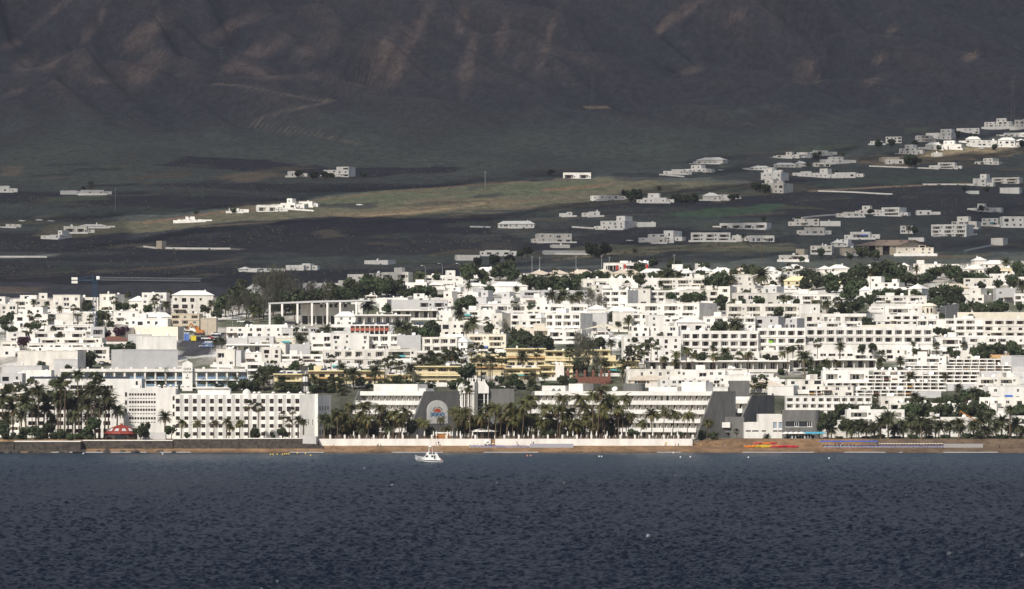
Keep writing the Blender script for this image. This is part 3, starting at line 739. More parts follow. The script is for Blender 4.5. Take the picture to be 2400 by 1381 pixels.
    if style == 't':
        for i in range(m + 1):
            a = MB(); x = -L + i * L / m; a.face([(x - .09, -.01, .9), (x - .09, -.01, H - .6), (x - .09, -1.7, .9)]); a.face([(x + .09, -.01, .9), (x + .09, -1.7, .9), (x + .09, -.01, H - .6)])
            a.face([(x - .09, -1.7, .9), (x - .09, -.01, H - .6), (x + .09, -.01, H - .6), (x + .09, -1.7, .9)]); a.build('partition', M['white'], root)
        a = MB(); a.box(-L - .2, .2, -1.9, -.004, H - .55, H - .25); a.build('canopy', M['white'], root)
        a = MB(); a.box(-L, 0, -2.0, -1.75, -3, .95); a.build('parapet', M['white'], root)
    return root

def storeys(H): return 'low' if H < 3.4 else 'single-storey' if H < 4.6 else 'two-storey' if H < 7.6 else 'three-storey' if H < 10.6 else 'tall'
STY = {'f': 'flat-roofed house', 'h': 'hip-roofed villa', 's': 'stepped house', 'b': 'house with recessed balconies', 'l': 'house with a wide open terrace', 't': 'row of terrace flats with slanted partitions', 'p': 'blank-walled block'}
STYC = {'f': 'house', 'h': 'villa', 's': 'house', 'b': 'apartment block', 'l': 'house', 't': 'terrace row', 'p': 'building'}
def row(where, group, text, **kw):
    items = []
    for ln in text.strip().splitlines():
        for it in ln.split(';'):
            t = it.split()
            if t: items.append(t)
    items.sort(key=lambda t: float(t[0]))
    for i, t in enumerate(items):
        u0, u1, vt, vb = map(float, t[:4]); side = float(t[4]) if len(t) > 4 else 0
        st = t[5] if len(t) > 5 else 'f'; cl = t[6] if len(t) > 6 else 'w'
        k = ground(u1, vb).y / F
        H_ = (vb - vt) * k
        lab = f"{COLS[cl][0]} {storeys(H_)} {STY[st]}, {nth(i + 1)} from the left {where}"
        if len(lab.split()) > 16: lab = f"{COLS[cl][0]} {storeys(H_)} {STYC[st]}, {nth(i + 1)} from left {where}"
        house(u0, u1, vt, vb, side, st, cl, lab, group, cat=STYC[st], name={'h': 'villa', 'b': 'apartment_block', 't': 'terrace_row', 'p': 'building'}.get(st, 'house'), **kw)
# ------------------------------------------------------------------ houses scattered over the upper slopes
G = 'white houses scattered over the slopes'
row('along the top right edge of the slope', G, """
2310 2377 278 300 6 s;2379 2402 281 299;2173 2243 302 327 14 s;2243 2295 301 315;2076 2113 321 336;2049 2067 330 339;2149 2186 318 333;2354 2404 311 321
""", small=True)
row('in the sunlit upper right cluster', G, """
2109 2167 338 361 20 s;2170 2204 333 351 0 h;2207 2261 329 351 8 s;2264 2298 320 336 0 h;2277 2337 330 345;2340 2379 322 345 0 h;2379 2404 325 337 0 h;2188 2209 358 367 0 p;2068 2108 369 379 0 p b;2076 2118 374 384
""", small=True)
row('on the right slope above the long white wall', G, """
1820 1865 356 371 10 s;1868 1894 357 369;1907 1941 353 364;1946 1977 368 383;1977 2006 376 382 0 p;1814 1865 381 393 0 h;1864 1891 378 391 0 h;1907 1946 382 391;2199 2238 381 396 0 l;2287 2359 370 387 30 s
""", small=True)
house(1785, 1851, 394, 425, 20, 's', 'w', 'upper half of the big stepped white villa on the right slope', G, cat='villa', name='villa', floors=2)
house(1787, 1862, 419, 454, 26, 's', 'w', 'lower half of the big stepped white villa, with curved terraces', G, cat='villa', name='villa', floors=2)
row('beside the big stepped villa', G, """
1878 1902 402 414;1900 1959 395 417 18 s;1957 2005 404 416;2282 2327 408 437 16 s;2327 2389 416 431 0 l;2345 2389 440 455 0 p;2272 2295 448 456 0 p
""", small=True)
row('on the middle right slope above the warehouse', G, """
2014 2066 482 502 10 s;2068 2128 486 507 20 l;1980 2016 497 509;2149 2183 493 504;1862 1920 514 531;1922 1970 519 531 0 p;1886 1932 533 550;2285 2332 477 497 10 s;2233 2303 507 536 14 s;
2186 2287 526 556 22 l;2303 2352 512 531 14;2350 2400 508 533;2110 2140 530 549;1993 2040 544 561 0 l;2130 2165 557 567 0 p;2324 2365 558 576 14 p
""", small=True)
row('along the hillside road in the middle', G, """
1320 1385 405 419 0 l;1633 1708 368 385 14 h;1574 1603 397 409;1602 1674 386 405 18 s;1758 1800 388 399 0 h;1406 1452 458 468;1507 1562 453 476 0 s;1647 1686 452 471 0 h;1687 1716 457 466
""", small=True)
row('on the dark fields in mid slope', G, """
1328 1341 497 507;1382 1406 497 508;1408 1494 506 538 30 s;1494 1537 521 532 0 p;1167 1252 518 535 0 h;1262 1340 548 569 0 f;1523 1560 549 567;1556 1600 541 566 22;1541 1558 558 571;
1620 1712 546 567 0 l;1757 1815 553 568 0 f;1689 1797 522 538 0 l;1716 1740 552 566
""", small=True)
row('on the left slope below the mountain track', G, """
677 705 402 415;757 791 399 414;788 832 391 416 15 b;115 164 540 561 24 s;149 203 531 547 0 l;188 250 526 534 0 h;366 388 565 584 9 p b;417 474 510 520 0 s;537 560 489 499;-10 22 436 451;
140 180 447 457 0 p g;190 243 446 457 0 f g;13 34 526 534;656 706 465 489 14 s;700 732 473 486;604 652 481 496 0 l
""", small=True)
row('at the foot of the dark slope', G, """
558 590 625 638 12 h;590 637 629 638;669 712 622 635 0 p;708 728 618 634;853 927 610 621 18 p;1070 1125 598 611 0 p;1138 1195 587 600 0 f;1276 1384 588 597 0 p g;1294 1336 574 582 0 p
""", small=True)
row('beside the tan warehouse', G, """
1900 1950 576 597 0 f;1955 1978 562 580 0 h;1974 2008 582 600 0 f b;1826 1894 598 614 0 f;1866 1893 584 602 8 p b;1952 2003 561 579 16 s
""")
# ------------------------------------------------------------------ the town, from its upper edge down to the sea
G = 'white houses of the seaside town'
row('along the upper edge of town', G, """
793 867 643 674 0 s;865 923 641 662;893 967 638 668 10 l;713 793 665 680 0 p;580 618 667 694 0 h;669 700 690 702;997 1048 646 663;1043 1085 634 664 0 s;1095 1158 645 663 0 h;1112 1172 626 655 12 h;
1188 1243 642 660 0 h;1243 1290 634 654 0 h c;1288 1333 633 655 0 h c;1333 1385 632 655 0 h c;1380 1436 632 655 0 h c;1436 1498 631 655 0 h c;1503 1560 630 653 0 h;1562 1622 630 653 0 h;1626 1664 626 652 0 h;
1664 1712 627 652 0 h;1722 1752 626 652 0 h c;1784 1832 625 650 0 h;1838 1888 620 648 0 h;1920 1950 623 642 0 h;1942 1990 620 641 0 h;2038 2070 616 634 0 h;2106 2130 616 634 0 h;2142 2206 619 642 0 f;2200 2248 620 640;
2258 2306 620 644 0 h;2284 2312 602 622 0 h;2304 2368 610 640 0 h;2330 2372 628 646 0 f y;2370 2404 622 640 0 h;1415 1505 616 634 0 l;1575 1600 620 634;1635 1660 618 634
""")
row('in the second street below the upper edge', G, """
930 1000 663 680 0 l;1000 1040 661 678 0 h;1090 1142 663 682 0 h;1147 1236 661 686 0 h;1232 1302 650 668 0 h;1366 1392 654 674;1390 1430 653 674 0 l;1428 1496 653 676 0 p;1506 1546 652 678;1545 1660 652 678 0 l;
1660 1766 644 674 0 f;1766 1830 643 676 0 f;1838 1900 648 682 0 h y;1927 1972 642 660 0 h;1960 1999 656 674 0 h y;2030 2123 648 686 16 s;2015 2042 670 696 0 h;2130 2180 666 704 20 h;2200 2272 665 688 0 h c;2260 2336 653 676 0 f;2321 2380 642 668 12 f;2378 2404 650 676;
1042 1095 673 696 0 s;1116 1138 675 692 0 p g
""")
row('in the grey-white row behind the pergola hall', G, """
958 1016 689 710 0 s;1010 1084 683 718 22 s;1084 1121 685 712 0 p;1106 1160 681 718 20 s g;1158 1221 684 718 16 s g;1219 1274 681 704 0 l g;1269 1377 681 704 0 l g;884 956 698 716 0 p;889 919 703 734 12 p;917 984 703 736 0 p g;982 1049 704 736 0 l g;1219 1282 699 720 0 f;
1386 1412 668 690 0 f;1412 1497 680 726 26 b;1495 1524 677 716;1523 1595 681 712 0 b;1593 1684 680 712 0 b;1684 1727 672 714 16 f;1729 1792 669 700 22 f;1790 1840 671 716 20 f g;1838 1955 689 716 0 l;1725 1838 688 720 0 f;
2040 2132 673 700 0 h;2045 2172 694 718 0 l;2258 2336 676 710 30 s;2334 2380 677 710 0 f g;2378 2404 688 716 0 l
""")
row('in the upper terraces east of the pergola', G, """
784 834 730 766 0 h;832 962 738 764 0 t;920 1025 726 750 0 t;1023 1060 728 750;1060 1130 727 750 0 l;1123 1236 712 744 0 l;1119 1175 726 764 14 p;1234 1290 713 744 0 f;1286 1377 713 744 0 l;1378 1422 714 744 0 h;1423 1497 719 746 0 h;
1467 1685 710 746 46 l;1703 1875 712 748 0 l;1873 1922 713 748 0 f;1886 1927 734 772;1925 2030 735 772 0 l;2050 2200 737 766 0 b;2074 2139 718 748 0 l;2137 2162 718 748
""")
row('left of the construction crane and around it', G, """
-8 12 696 736;30 76 701 730 0 l;47 86 692 716;83 126 687 730 0 s;124 187 692 732 0 f;185 230 698 728 0 l;232 270 690 732;302 334 694 736 0 h;332 390 686 742 0 f;404 500 681 740 0 h;
0 40 712 752;30 112 720 782 0 s;111 222 735 766 0 f;267 326 729 758;324 402 732 758 0 h;300 393 747 778 0 f;400 467 735 776 0 b b;470 507 746 786 0 p b
""")
row('below the construction site', G, """
110 219 762 786 0 l;213 245 766 802 0 l g;241 295 768 800;304 417 766 798 0 p c;15 82 779 806;80 202 777 804 0 l;0 45 799 822 0 l;91 239 792 818 0 l;63 243 804 832 0 l;172 256 814 846 0 l;0 36 811 836 0 f;63 104 814 840;104 172 814 846 0 f
""")
row('on the left below the round dark tree', G, """
35 182 822 874 0 p;125 182 842 880 0 p g;0 98 857 890 0 p g;0 52 875 912 0 f g;50 120 868 900 0 p
""")
row('behind the street with parked cars', G, """
530 662 767 794 0 f;660 745 769 794 0 f g;587 674 761 776 0 p;530 580 792 816 0 p g;578 641 789 816 0 f g;639 693 792 814 0 f c;726 782 781 820 0 f;780 865 781 824 0 f;863 937 784 824 0 b;930 986 786 826 0 p g;
971 1071 790 828 0 b;1069 1095 789 828 0 h;1093 1186 783 826 0 l c
""")
row('in the lower streets behind the sign tower', G, """
530 637 807 834 0 t;635 669 807 852 0 f;667 726 807 840 0 p g;506 550 819 860 0 f;548 565 822 860 0 p g;561 615 827 858 0 f;613 658 814 858 0 f;656 756 831 858 0 b;756 902 820 862 0 b;904 977 819 848 0 l;574 619 849 880 0 l;656 760 850 874 0 l;756 840 852 872 0 f
""")
row('in the two-gabled rows of the middle town', G, """
1017 1092 753 790 0 f;1151 1199 734 780 22 f;1197 1260 735 780 0 b;1258 1282 733 782 14 h;1278 1390 734 784 30 b;1386 1422 734 778 0 p g;1436 1486 732 778 0 f;1482 1522 734 782 0 b;1519 1556 738 784 0 f;1556 1592 744 786 0 b;
1588 1653 744 792 0 h;1649 1770 742 790 0 b;1766 1842 742 790 18 f g;1842 1888 746 786 20 f g;1886 2020 754 778 0 l;2020 2098 762 790 0 p c;1480 1521 765 806 0 f;1519 1590 765 806 0 f;1284 1364 772 806 0 l;1200 1290 770 800 0 l c
""")
row('around the big balcony hotel', G, """
1462 1596 789 852 0 f;2150 2220 748 786 0 b;2217 2310 747 792 0 b;2306 2404 748 794 0 b;2095 2255 790 824 0 l;2250 2404 790 820 0 b;1560 1640 816 846 0 f;1640 1780 824 848 0 l;1780 1900 824 846 0 f;
2002 2056 816 846 0 f;2052 2120 818 846 0 f;2095 2220 813 836 0 l;2204 2284 822 848 0 f;2280 2366 824 850 0 l;1900 2002 820 842 0 f
""")
row('in the streets above the beach gardens', G, """
1928 2036 868 912 0 l;2063 2120 930 974 0 f;2117 2218 836 862 0 l;2319 2366 832 852 0 f o;2315 2404 904 942 0 f;2291 2390 885 914 0 l;2300 2404 932 970 0 f;2180 2336 946 976 0 p;1845 1930 890 920 0 f;1800 1860 905 930 0 p;
1470 1600 866 898 0 f;1595 1700 867 900 0 f;1547 1690 890 918 0 f;1700 1760 880 906 0 f;1750 1830 893 918 0 h c;1478 1560 881 906 0 h c;2340 2404 958 985 0 f;1925 2000 905 934 0 f;2204 2294 968 990 0 p
""")
# ------------------------------------------------------------------ big buildings along the sea and landmarks of the town
def px(k, p): return p * k
# --- white hotel with saw-tooth facade
Y0 = 1531.0; k = Y0 / F
base = at_Y(711, Y0, 4.35)
hotel = empty('hotel', base, 0, 'white saw-tooth hotel with square brown windows on the stone sea wall', 'hotel')
nb, pitch = 15, (711 - 411) * k / 15
zt = z_of(925, Y0) - 4.35
rowz = [(z_of(b, Y0) - 4.35, z_of(t, Y0) - 4.35) for t, b in ((935, 946), (953, 964.5), (976, 984.5), (994, 1003), (1013, 1021.5))]
a_w, dep = pitch * .58, pitch * .24
LA = math.hypot(a_w, dep); AA = -math.atan2(dep, a_w); LB = math.hypot(pitch - a_w, dep); AB = math.atan2(dep, pitch - a_w)
mb = MB()
ww = min(LA - .16, 1.66)
for i in range(nb):
    x = -pitch * (nb - i)
    ops = [((LA - ww) / 2, zb, ww, zt_ - zb, .4) for zb, zt_ in rowz]
    mb.panel((x, 0), AA, LA, -.5, zt, ops); mb.panel((x + a_w, -dep), AB, LB, -.5, zt)
    for o_ in ops: window(hotel, 'n', (x, 0), AA, *o_)
    mb.face([(x, 0, zt), (x + a_w, -dep, zt), (x + pitch, 0, zt)])
L = pitch * nb
mb.panel((0, 0), math.radians(28), 4.6, -.5, zt + .15, [(2.0, 5.0, .4, 2.0, .3), (3.6, 5.0, .4, 2.0, .3)])
q = (4.6 * math.cos(math.radians(28)), 4.6 * math.sin(math.radians(28)))
mb.panel(q, math.radians(-20), 1.2, -.5, zt + .25); q2 = (q[0] + 1.2 * math.cos(math.radians(-20)), q[1] + 1.2 * math.sin(math.radians(-20)))
mb.panel(q2, math.radians(75), 16, -.5, zt - .2, [(2 + 3.2 * j, 1.5 + f * 2.9, 1.6, 1.5, .4) for j in range(4) for f in range(4)])
mb.box(-L, 0, .004, 13, zt - .6, zt - .3); mb.panel((-L, 13), -math.pi / 2, 13, -.5, zt); mb.box(-L, 0, 12.7, 13, -.5, zt + .3)
mb.build('wall', [M['white'], M['roof']], hotel)
for j in range(4):
    for f in range(4): window(hotel, 'n', q2, math.radians(75), 2 + 3.2 * j, 1.5 + f * 2.9, 1.6, 1.5, .4)
m2 = MB(); xa = -(711 - 462) * k; m2.box(xa, -(711 - 538) * k, 3, 9, zt - .3, zt + 2.2); m2.box(xa - 2, -(711 - 535) * k, 2.4, 9.5, zt + 2.205, zt + 2.6); m2.build('roof_house', M['white'], hotel)
for u in (596, 607, 640, 676, 704, 722):
    m3 = MB(); m3.box(-.55, .55, -.4, .4, 0, .5); m3.lathe([(.7, .5), (.55, .8), (.02, 1.15)], 8); m3.build('chimney', M['white'], hotel, (-(711 - u) * k, 1.4, zt))
m3 = MB(); m3.lathe([(.02, 1.9)] + [(1.55 * math.sin(a), 1.9 * math.cos(a) * .95) for a in (.4, .8, 1.2, 1.57)] + [(1.6, -.3)], 16); smooth(m3.build('dome', M['white'], hotel, (-(711 - 577) * k, 3, zt + .2)).data)
# --- screened block joined to its left
p = at_Y(411.5, 1536, 4.35); k2 = 1536 / F; H = z_of(910, 1536) - 4.35; L = (411 - 289) * k2
blk = empty('hotel', p, 0, 'white hotel block with rows of tiny screen openings left of the saw-tooth hotel', 'hotel')
ops = []
for r_, (t, b) in enumerate(((922, 935), (940, 954), (958, 971), (978, 991))):
    for i in range(10):
        x = (302 + i * 6.4 - 289) * k2
        ops.append((x, z_of(t + 5.5, 1536) - 4.35, .72, z_of(t, 1536) - z_of(t + 5.5, 1536), .5)); ops.append((x, z_of(b, 1536) - 4.35, .62, .32, .3))
nsm = len(ops)
for u, rows_ in ((295, (920, 939, 958)), (406.5, (929, 948, 966))):
    for t in rows_: ops.append(((u - 289) * k2 - .4, z_of(t + 10, 1536) - 4.35, .75, 1.6, .4))
mb = MB(); mb2 = MB()
box_walls(mb, L, 15, H, ops); mb.build('wall', [M['white'], M['roof']], blk)
for o_ in ops: window(blk, 'n' if o_[2] > .66 else 's', (-L, 0), 0, *o_)
for i in range(6):
    m3 = MB(); m3.box(-.6, .6, -.3, .3, -.2, .7); m3.lathe([(.75, .7), (.5, 1.0), (.02, 1.35)], 8); m3.build('chimney', M['white'], blk, (-L + (372 + i * 13.5 - 289) * k2, .5, H))
m3 = MB(); m3.box(-1.2, 1.6, 0, 3, 0, 1.3); m3.build('roof_house', M['white'], blk, (-L + 4, 5, H - .2))
# --- wide white wing behind the left grove
p = at_Y(332, 1556, 4.6); k2 = 1556 / F; H = z_of(888, 1556) - 4.6; L = (332 - 62) * k2
blk = empty('hotel', p, 0, 'long white hotel wing behind the dense left palm grove', 'hotel')
ops = [((u - 62) * k2, z_of(912, 1556) - 4.6, 1.5, 1.4, .5) for u in (165, 174, 183)] + [((u - 62) * k2, z_of(912, 1556) - 4.6, 1.0, 1.3, .5) for u in range(194, 262, 8)] + [((318 - 62) * k2, z_of(910, 1556) - 4.6, .8, 2.6, .5)]
for v in (918, 936, 954, 972, 990, 1008): ops += [((u - 62) * k2, z_of(v + 7, 1556) - 4.6, 2.6, 1.5, 1.4) for u in range(66, 262, 22) if v > 914]
mb = MB(); box_walls(mb, L, 14, H, ops); mb.build('wall', [M['white'], M['roof']], blk)
for o_ in ops: window(blk, 'n', (-L, 0), 0, *o_)
for i in range(12):
    link('solar_panel', SOLAR, blk, (-L + (78 + i * 19.5 - 62) * k2, 2.2, H - .45), None, (1.6, 1.6, 1.5))
for u in (70, 92, 110, 133): 
    m3 = MB(); m3.box(-.5, .5, -.4, .4, -.2, .9); m3.lathe([(.7, .9), (.4, 1.2), (.02, 1.5)], 8); m3.build('chimney', M['white'], blk, (-L + (u - 62) * k2, 7, H))
# --- balcony wing with bluish glass and the sign tower
p = ground(575, 915); k2 = p.y / F; L = (575 - 142) * k2; H = (915 - 866) * k2
blk = empty('hotel', p, 0, 'white hotel wing with bluish glass balconies beside the sign tower', 'hotel')
ops = []
for i, u in enumerate(range(150, 566, 24)):
    if 420 < u < 446: continue
    for v0, v1 in ((874, 890), (893, 907)): ops.append(((u - 142) * k2, (915 - v1) * k2, 3.4, (v1 - v0) * k2, 1.8))
mb = MB(); box_walls(mb, L, 12, H, ops, [], zb=-4); mb.box(-L - .2, .2, -.5, -.004, H - 1.1, H + .1); mb.box(-L, 0, -.5, -.004, (915 - 893) * k2, (915 - 891) * k2)
mb.build('wall', [M['white'], M['roof']], blk)
for o_ in ops:
    window(blk, 'b', (-L, 0), 0, o_[0] + .5, o_[1], 2.4, o_[3] * .95, 1.8)
    m3 = MB(); m3.box(0, 3.4, 0, .05, 0, 1.0); m3.build('railing', M['glass_blue'], blk, (-L + o_[0], .15, o_[1] + .01))
for u in range(170, 570, 34): m3 = MB(); m3.box(-.45, .45, -.3, .3, -.2, .8); m3.build('chimney', M['white'], blk, (-L + (u - 142) * k2, 3, H))
p = ground(452, 915) - Vector((0, 2.2, 0)); k2 = p.y / F
tw_ = empty('sign_tower', p, 0, 'white pointed tower with dark lettering in front of the balcony wing', 'sign tower')
x0, x1, hh = -(452 - 428) * k2, 0, (915 - 853) * k2
mb = MB(); mb.prism([(x0, -3), (x1, -3), (x1, hh), ((x0 + x1) / 2, hh + 1.2), (x0, hh)], 0, 2.2); mb.build('tower_body', M['white'], tw_)
mb = MB(); mb.box(-.18, .18, -.1, .3, 0, 1.5); mb.build('finial', M['dark'], tw_, ((x0 + x1) / 2 + .4, 1.2, hh + .5))
for txt, v, sz in (('COSTA', 866, .95), ('VOLCAN', 873.5, .95), ('&', 880, .75), ('SPA', 887, .95)):
    cu = bpy.data.curves.new('lettering', 'FONT'); cu.body = txt; cu.size = sz * 1.25; cu.align_x = 'CENTER'; cu.extrude = .03; cu.offset = .018; cu.materials.append(M['dark'])
    t_ = bpy.data.objects.new('lettering', cu); C.objects.link(t_); lm = bpy.data.meshes.new_from_object(t_.evaluated_get(bpy.context.evaluated_depsgraph_get())); bpy.data.objects.remove(t_)
    lm.name = 'lettering'; o_ = link('lettering', lm, tw_); o_.location = ((x0 + x1) / 2, -.04, (915 - v) * k2 - .35); o_.rotation_euler = (math.pi / 2, 0, 0); o_.scale = (.78, 1, 1)
# --- stepped hotel: a wing of terraces that step back storey by storey
def terrace_wing(label, u_left, u_right, Yc, v_bands, side_px, first, name='hotel', hall=None):
    th = -math.radians(30)
    p = at_Y(u_right, Yc, 4.4); k = Yc / F
    root = empty(name, p, th, label, 'hotel')
    L = (u_right - u_left) * k / math.cos(th)
    nfl = len(v_bands); zs = [(z_of(v, Yc) - 4.4) for v in v_bands]      # tops of the white bands, top storey first
    bottom = 0; hts = []
    SH = math.tan(math.radians(18)); step = 10.6 * k / (math.sin(-th) + SH * math.cos(th))
    D0 = step * nfl + 12
    part = max(2.2, L / round(L / 2.45))
    n = int(round(L / part))
    wall = MB()
    for i, zt in enumerate(zs):
        y = step * (nfl - 1 - i)                  # the lowest storey stands farthest out
        zb = zs[i + 1] if i + 1 < nfl else 0
        if zb < 0: zb = 0
        # room wall behind the terrace
        xr = (y - .5) * SH - .01; slab = MB(); slab.box(-L + xr, xr, y - .35, y + step + 2.2, zt - 1.45, zt - .55); slab.box(-L + xr, xr, y - .6, y - .352, zt - 1.55, zt); slab.build('terrace_slab', M['white'], root)
        z0, z1 = zb - .55, zt - 1.45
        wall.panel((-L + xr, y + 2.0), 0, L, z0, z1, [(j * part + part * .42, z0 + .06, part * .40, z1 - z0 - .3, .2) for j in range(n)])
        for j in range(n): window(root, R.choice('wwn'), (-L + xr, y + 2.0), 0, j * part + part * .42, z0 + .06, part * .40, z1 - z0 - .3, .2)
        hgt = z1 - z0; pm = MB()
        for s_ in (-.09, .09): pm.face([(s_, 1.99, 0), (s_, 1.99, hgt), (s_, 1.4, hgt), (s_, -.2, 0)][::(1 if s_ < 0 else -1)])
        pm.face([(-.09, -.2, 0), (-.09, 1.4, hgt), (.09, 1.4, hgt), (.09, -.2, 0)]); pmesh = pm.mesh('partition', M['white'])
        for j in range(n + 1):
            if n > 24 and j % 9 in (4, 5): continue
            link('partition', pmesh, root, (-L + xr + j * part, y, z0))
    # hull behind
    H = zs[0] - .55
    wall.box(-L, -.02, step * (nfl - 1) + 2.3, D0, 0, H)
    wall.build('wall', [M['white'], M['roof']], root)
    # raked concrete end walls
    for x, nm in ((0, 1), (-L - .5, 0)):
        e = MB(); top = step * (nfl - 1) - 1.0
        dd = side_px * k / (math.sin(-th) + SH * math.cos(th)) if nm else D0
        poly = [(-1.6, -.5), (-1.0, 0), (top, H + .6), (dd, H + .6), (dd, -.5)]
        for xx, s_ in ((x, -1), (x + .5, 1)):
            e.face([(xx + a * SH, a, b) for a, b in (poly if s_ > 0 else poly[::-1])])
        for (a, b), (c, d) in zip(poly, poly[1:] + poly[:1]): e.face([(x + a * SH, a, b), (x + .5 + a * SH, a, b), (x + .5 + c * SH, c, d), (x + c * SH, c, d)][::-1])
        e.build('end_wall', M['concrete'], root)
    return root, L, H, step, D0
bands = [917.5, 939.5, 961, 982, 1003.5]
lw, L1, H1, st1, D1 = terrace_wing('terraced white hotel wing left of the grey wall with the oval sign', 800, 955, 1541, bands, 118, 0)
rw, L2, H2, st2, D2 = terrace_wing('long terraced white hotel wing right of the glass hall', 1215, 1634, 1543, bands, 92, 0)
mb = MB(); mb.box(-L1 + 5, -L1 + 24, st1 * 4 + 5, st1 * 4 + 12, H1 + .005, H1 + 3.2); mb.box(-7, -1, st1 * 4 + 6, st1 * 4 + 12, H1 + .005, H1 + 1.6); mb.build('roof_house', M['white'], lw)
for x0, x1, y0, h in ((-L2 + 2, -L2 + 12, 6, 2.6), (-L2 + 13, -L2 + 19, 7, 3.3), (-L2 + 46, -L2 + 58, 9, 2.2), (-14, -4, 6, 4.0)):
    mb = MB(); mb.box(x0, x1, st2 * 4 + y0, st2 * 4 + y0 + 6, H2 + .005, H2 + h); mb.build('roof_house', M['white'], rw)
for x in (-L2 + 7, -L2 + 9.5, -L2 + 30, -L2 + 34): dish(rw, x, st2 * 4 + 4.5, H2 + .2, 2.2)
mb = MB(); mb.box(-L2 + 18, -L2 + 23, st2 * 4 + 8, st2 * 4 + 14, H2 + .01, H2 + 3.4); mb.lathe([(4.2, 0), (4.2, 3.4), (.02, 3.4)], 20, 0, (-L2 + 36, st2 * 4 + 16, H2)); mb.lathe([(4.6, 0), (4.6, 3.6), (.02, 3.6)], 20, 0, (-L2 + 62, st2 * 4 + 18, H2)); mb.build('drum', M['concrete'], rw)
# oval sign on the raked wall (local frame of the wing: the end wall lies at x = .5, y runs inland)
SHW = math.tan(math.radians(18)); VW = .5 + SHW * .866
def on_side(y, z, d=.06): return (.5 + d + y * SHW, y, z)
yc, zc = (1023 - 957) * (1541 / F) / VW, z_of(965, 1541) - 4.4; ry, rz_ = 24 * (1541 / F) / VW, 30 * 1541 / F
pts = [(yc - ry, zc - rz_ * .95), (yc + ry, zc - rz_ * .95)] + [(yc + ry * math.cos(a), zc + .4 + rz_ * .80 * math.sin(a)) for a in np.linspace(0, math.pi, 20)]
mb = MB(); mb.face([on_side(a, b, .12) for a, b in pts])
for (a, b), (c, d) in zip(pts, pts[1:] + pts[:1]): mb.face([on_side(a, b, -.01), on_side(c, d, -.01), on_side(c, d, .12), on_side(a, b, .12)])
sg = mb.build('sign', M['white'], lw)
hc = zc - .2; sr = 8.5 * 1541 / F
mb = MB(); mb.face([on_side(yc - sr / VW * math.cos(a), hc + sr * math.sin(a), .15) for a in np.linspace(math.pi, 0, 18)]); mb.build('sun_emblem', mat('sign_red', (.55, .09, .035), .6), sg)
mb = MB()
for j in range(3):
    ys = np.linspace(yc - 3.3, yc + 3.3, 25); w_ = lambda y: .16 * math.sin((y - yc) * 3.4 + j)
    for a, b in zip(ys, ys[1:]): mb.face([on_side(a, hc - .55 - j * .5 + w_(a), .15), on_side(b, hc - .55 - j * .5 + w_(b), .15), on_side(b, hc - .2 - j * .5 + w_(b), .15), on_side(a, hc - .2 - j * .5 + w_(a), .15)])
mb.build('wave_emblem', mat('sign_blue', (.05, .16, .30), .6), sg)
mb = MB()
for i, a in enumerate(np.linspace(2.75, .39, 10)):
    if i == 4: continue
    r0, r1 = sr * 1.22, sr * 1.5
    f_ = lambda r, t: on_side(yc + r / VW * math.cos(t), hc + r * math.sin(t), .15)
    mb.face([f_(r0, a + .09), f_(r0, a - .09), f_(r1, a - .09), f_(r1, a + .09)])
o_ = mb.build('lettering', M['dark'], sg); o_['kind'] = 'stuff'
# --- glass hall between the wings
Yh = 1586; k = Yh / F; p = at_Y(1205, Yh, 4.4); X = lambda u: (u - 1205) * k; Z = lambda v: z_of(v, Yh) - 4.4
hall = empty('entrance_hall', p, 0, 'tall glass entrance hall with white columns and arched white canopy between the terraced wings', 'hall')
mb = MB(); mb.box(X(1146), X(1205), 0, 9, -.5, Z(911.5)); mb.build('end_wall', M['concrete'], hall)
mb = MB(); mb.box(X(1112), X(1119.5), -2.5, 3, -.5, Z(897)); mb.build('pier', M['concrete'], hall)
pts = [(X(1076), Z(924)), (X(1081), Z(924)), (X(1081), Z(922)), (X(1112), Z(922)), (X(1112), Z(894))] + [(X(1093) - (X(1093) - X(1073)) * math.sin(a), Z(912) + (Z(894.5) - Z(912)) * math.cos(a)) for a in np.linspace(.1, 1.57, 8)]
mb = MB(); mb.prism(pts, -2.0, 6); mb.build('canopy', M['white'], hall)
mb = MB(); mb.prism([(X(1120), Z(922)), (X(1145.5), Z(922)), (X(1145.5), Z(907)), (X(1137), Z(895)), (X(1120), Z(893))], -2.0, 6); mb.build('canopy', M['white'], hall)
for i, u in enumerate((1096, 1102, 1107, 1115, 1121, 1125, 1132, 1136)):
    mb = MB(); mb.box(-.22, .22, -.22, .22, 0, 1.6); mb.build('parapet_post', M['white'], hall, (X(u), -1.5, Z(896 if u < 1130 else 899)))
for u in (1080, 1083.5, 1089, 1094, 1098, 1103, 1107, 1110.5, 1135, 1143.5):
    mb = MB(); mb.tube((0, 0, -.5), (0, 0, Z(922)), .26, n=8); mb.build('column', M['white'], hall, (X(u), -1.4, 0))
for u0, u1 in ((1075, 1112), (1120, 1146)):
    mb = MB(); mb.face([(X(u0), 1.5, -.5), (X(u1), 1.5, -.5), (X(u1), 1.5, Z(921)), (X(u0), 1.5, Z(921))], 0)
    for v in (938, 955, 975): mb.box(X(u0), X(u1), 1.3, 1.49, Z(v), Z(v) + .35, 1)
    mb.build('glazing', [M['glass'], M['grey']], hall)
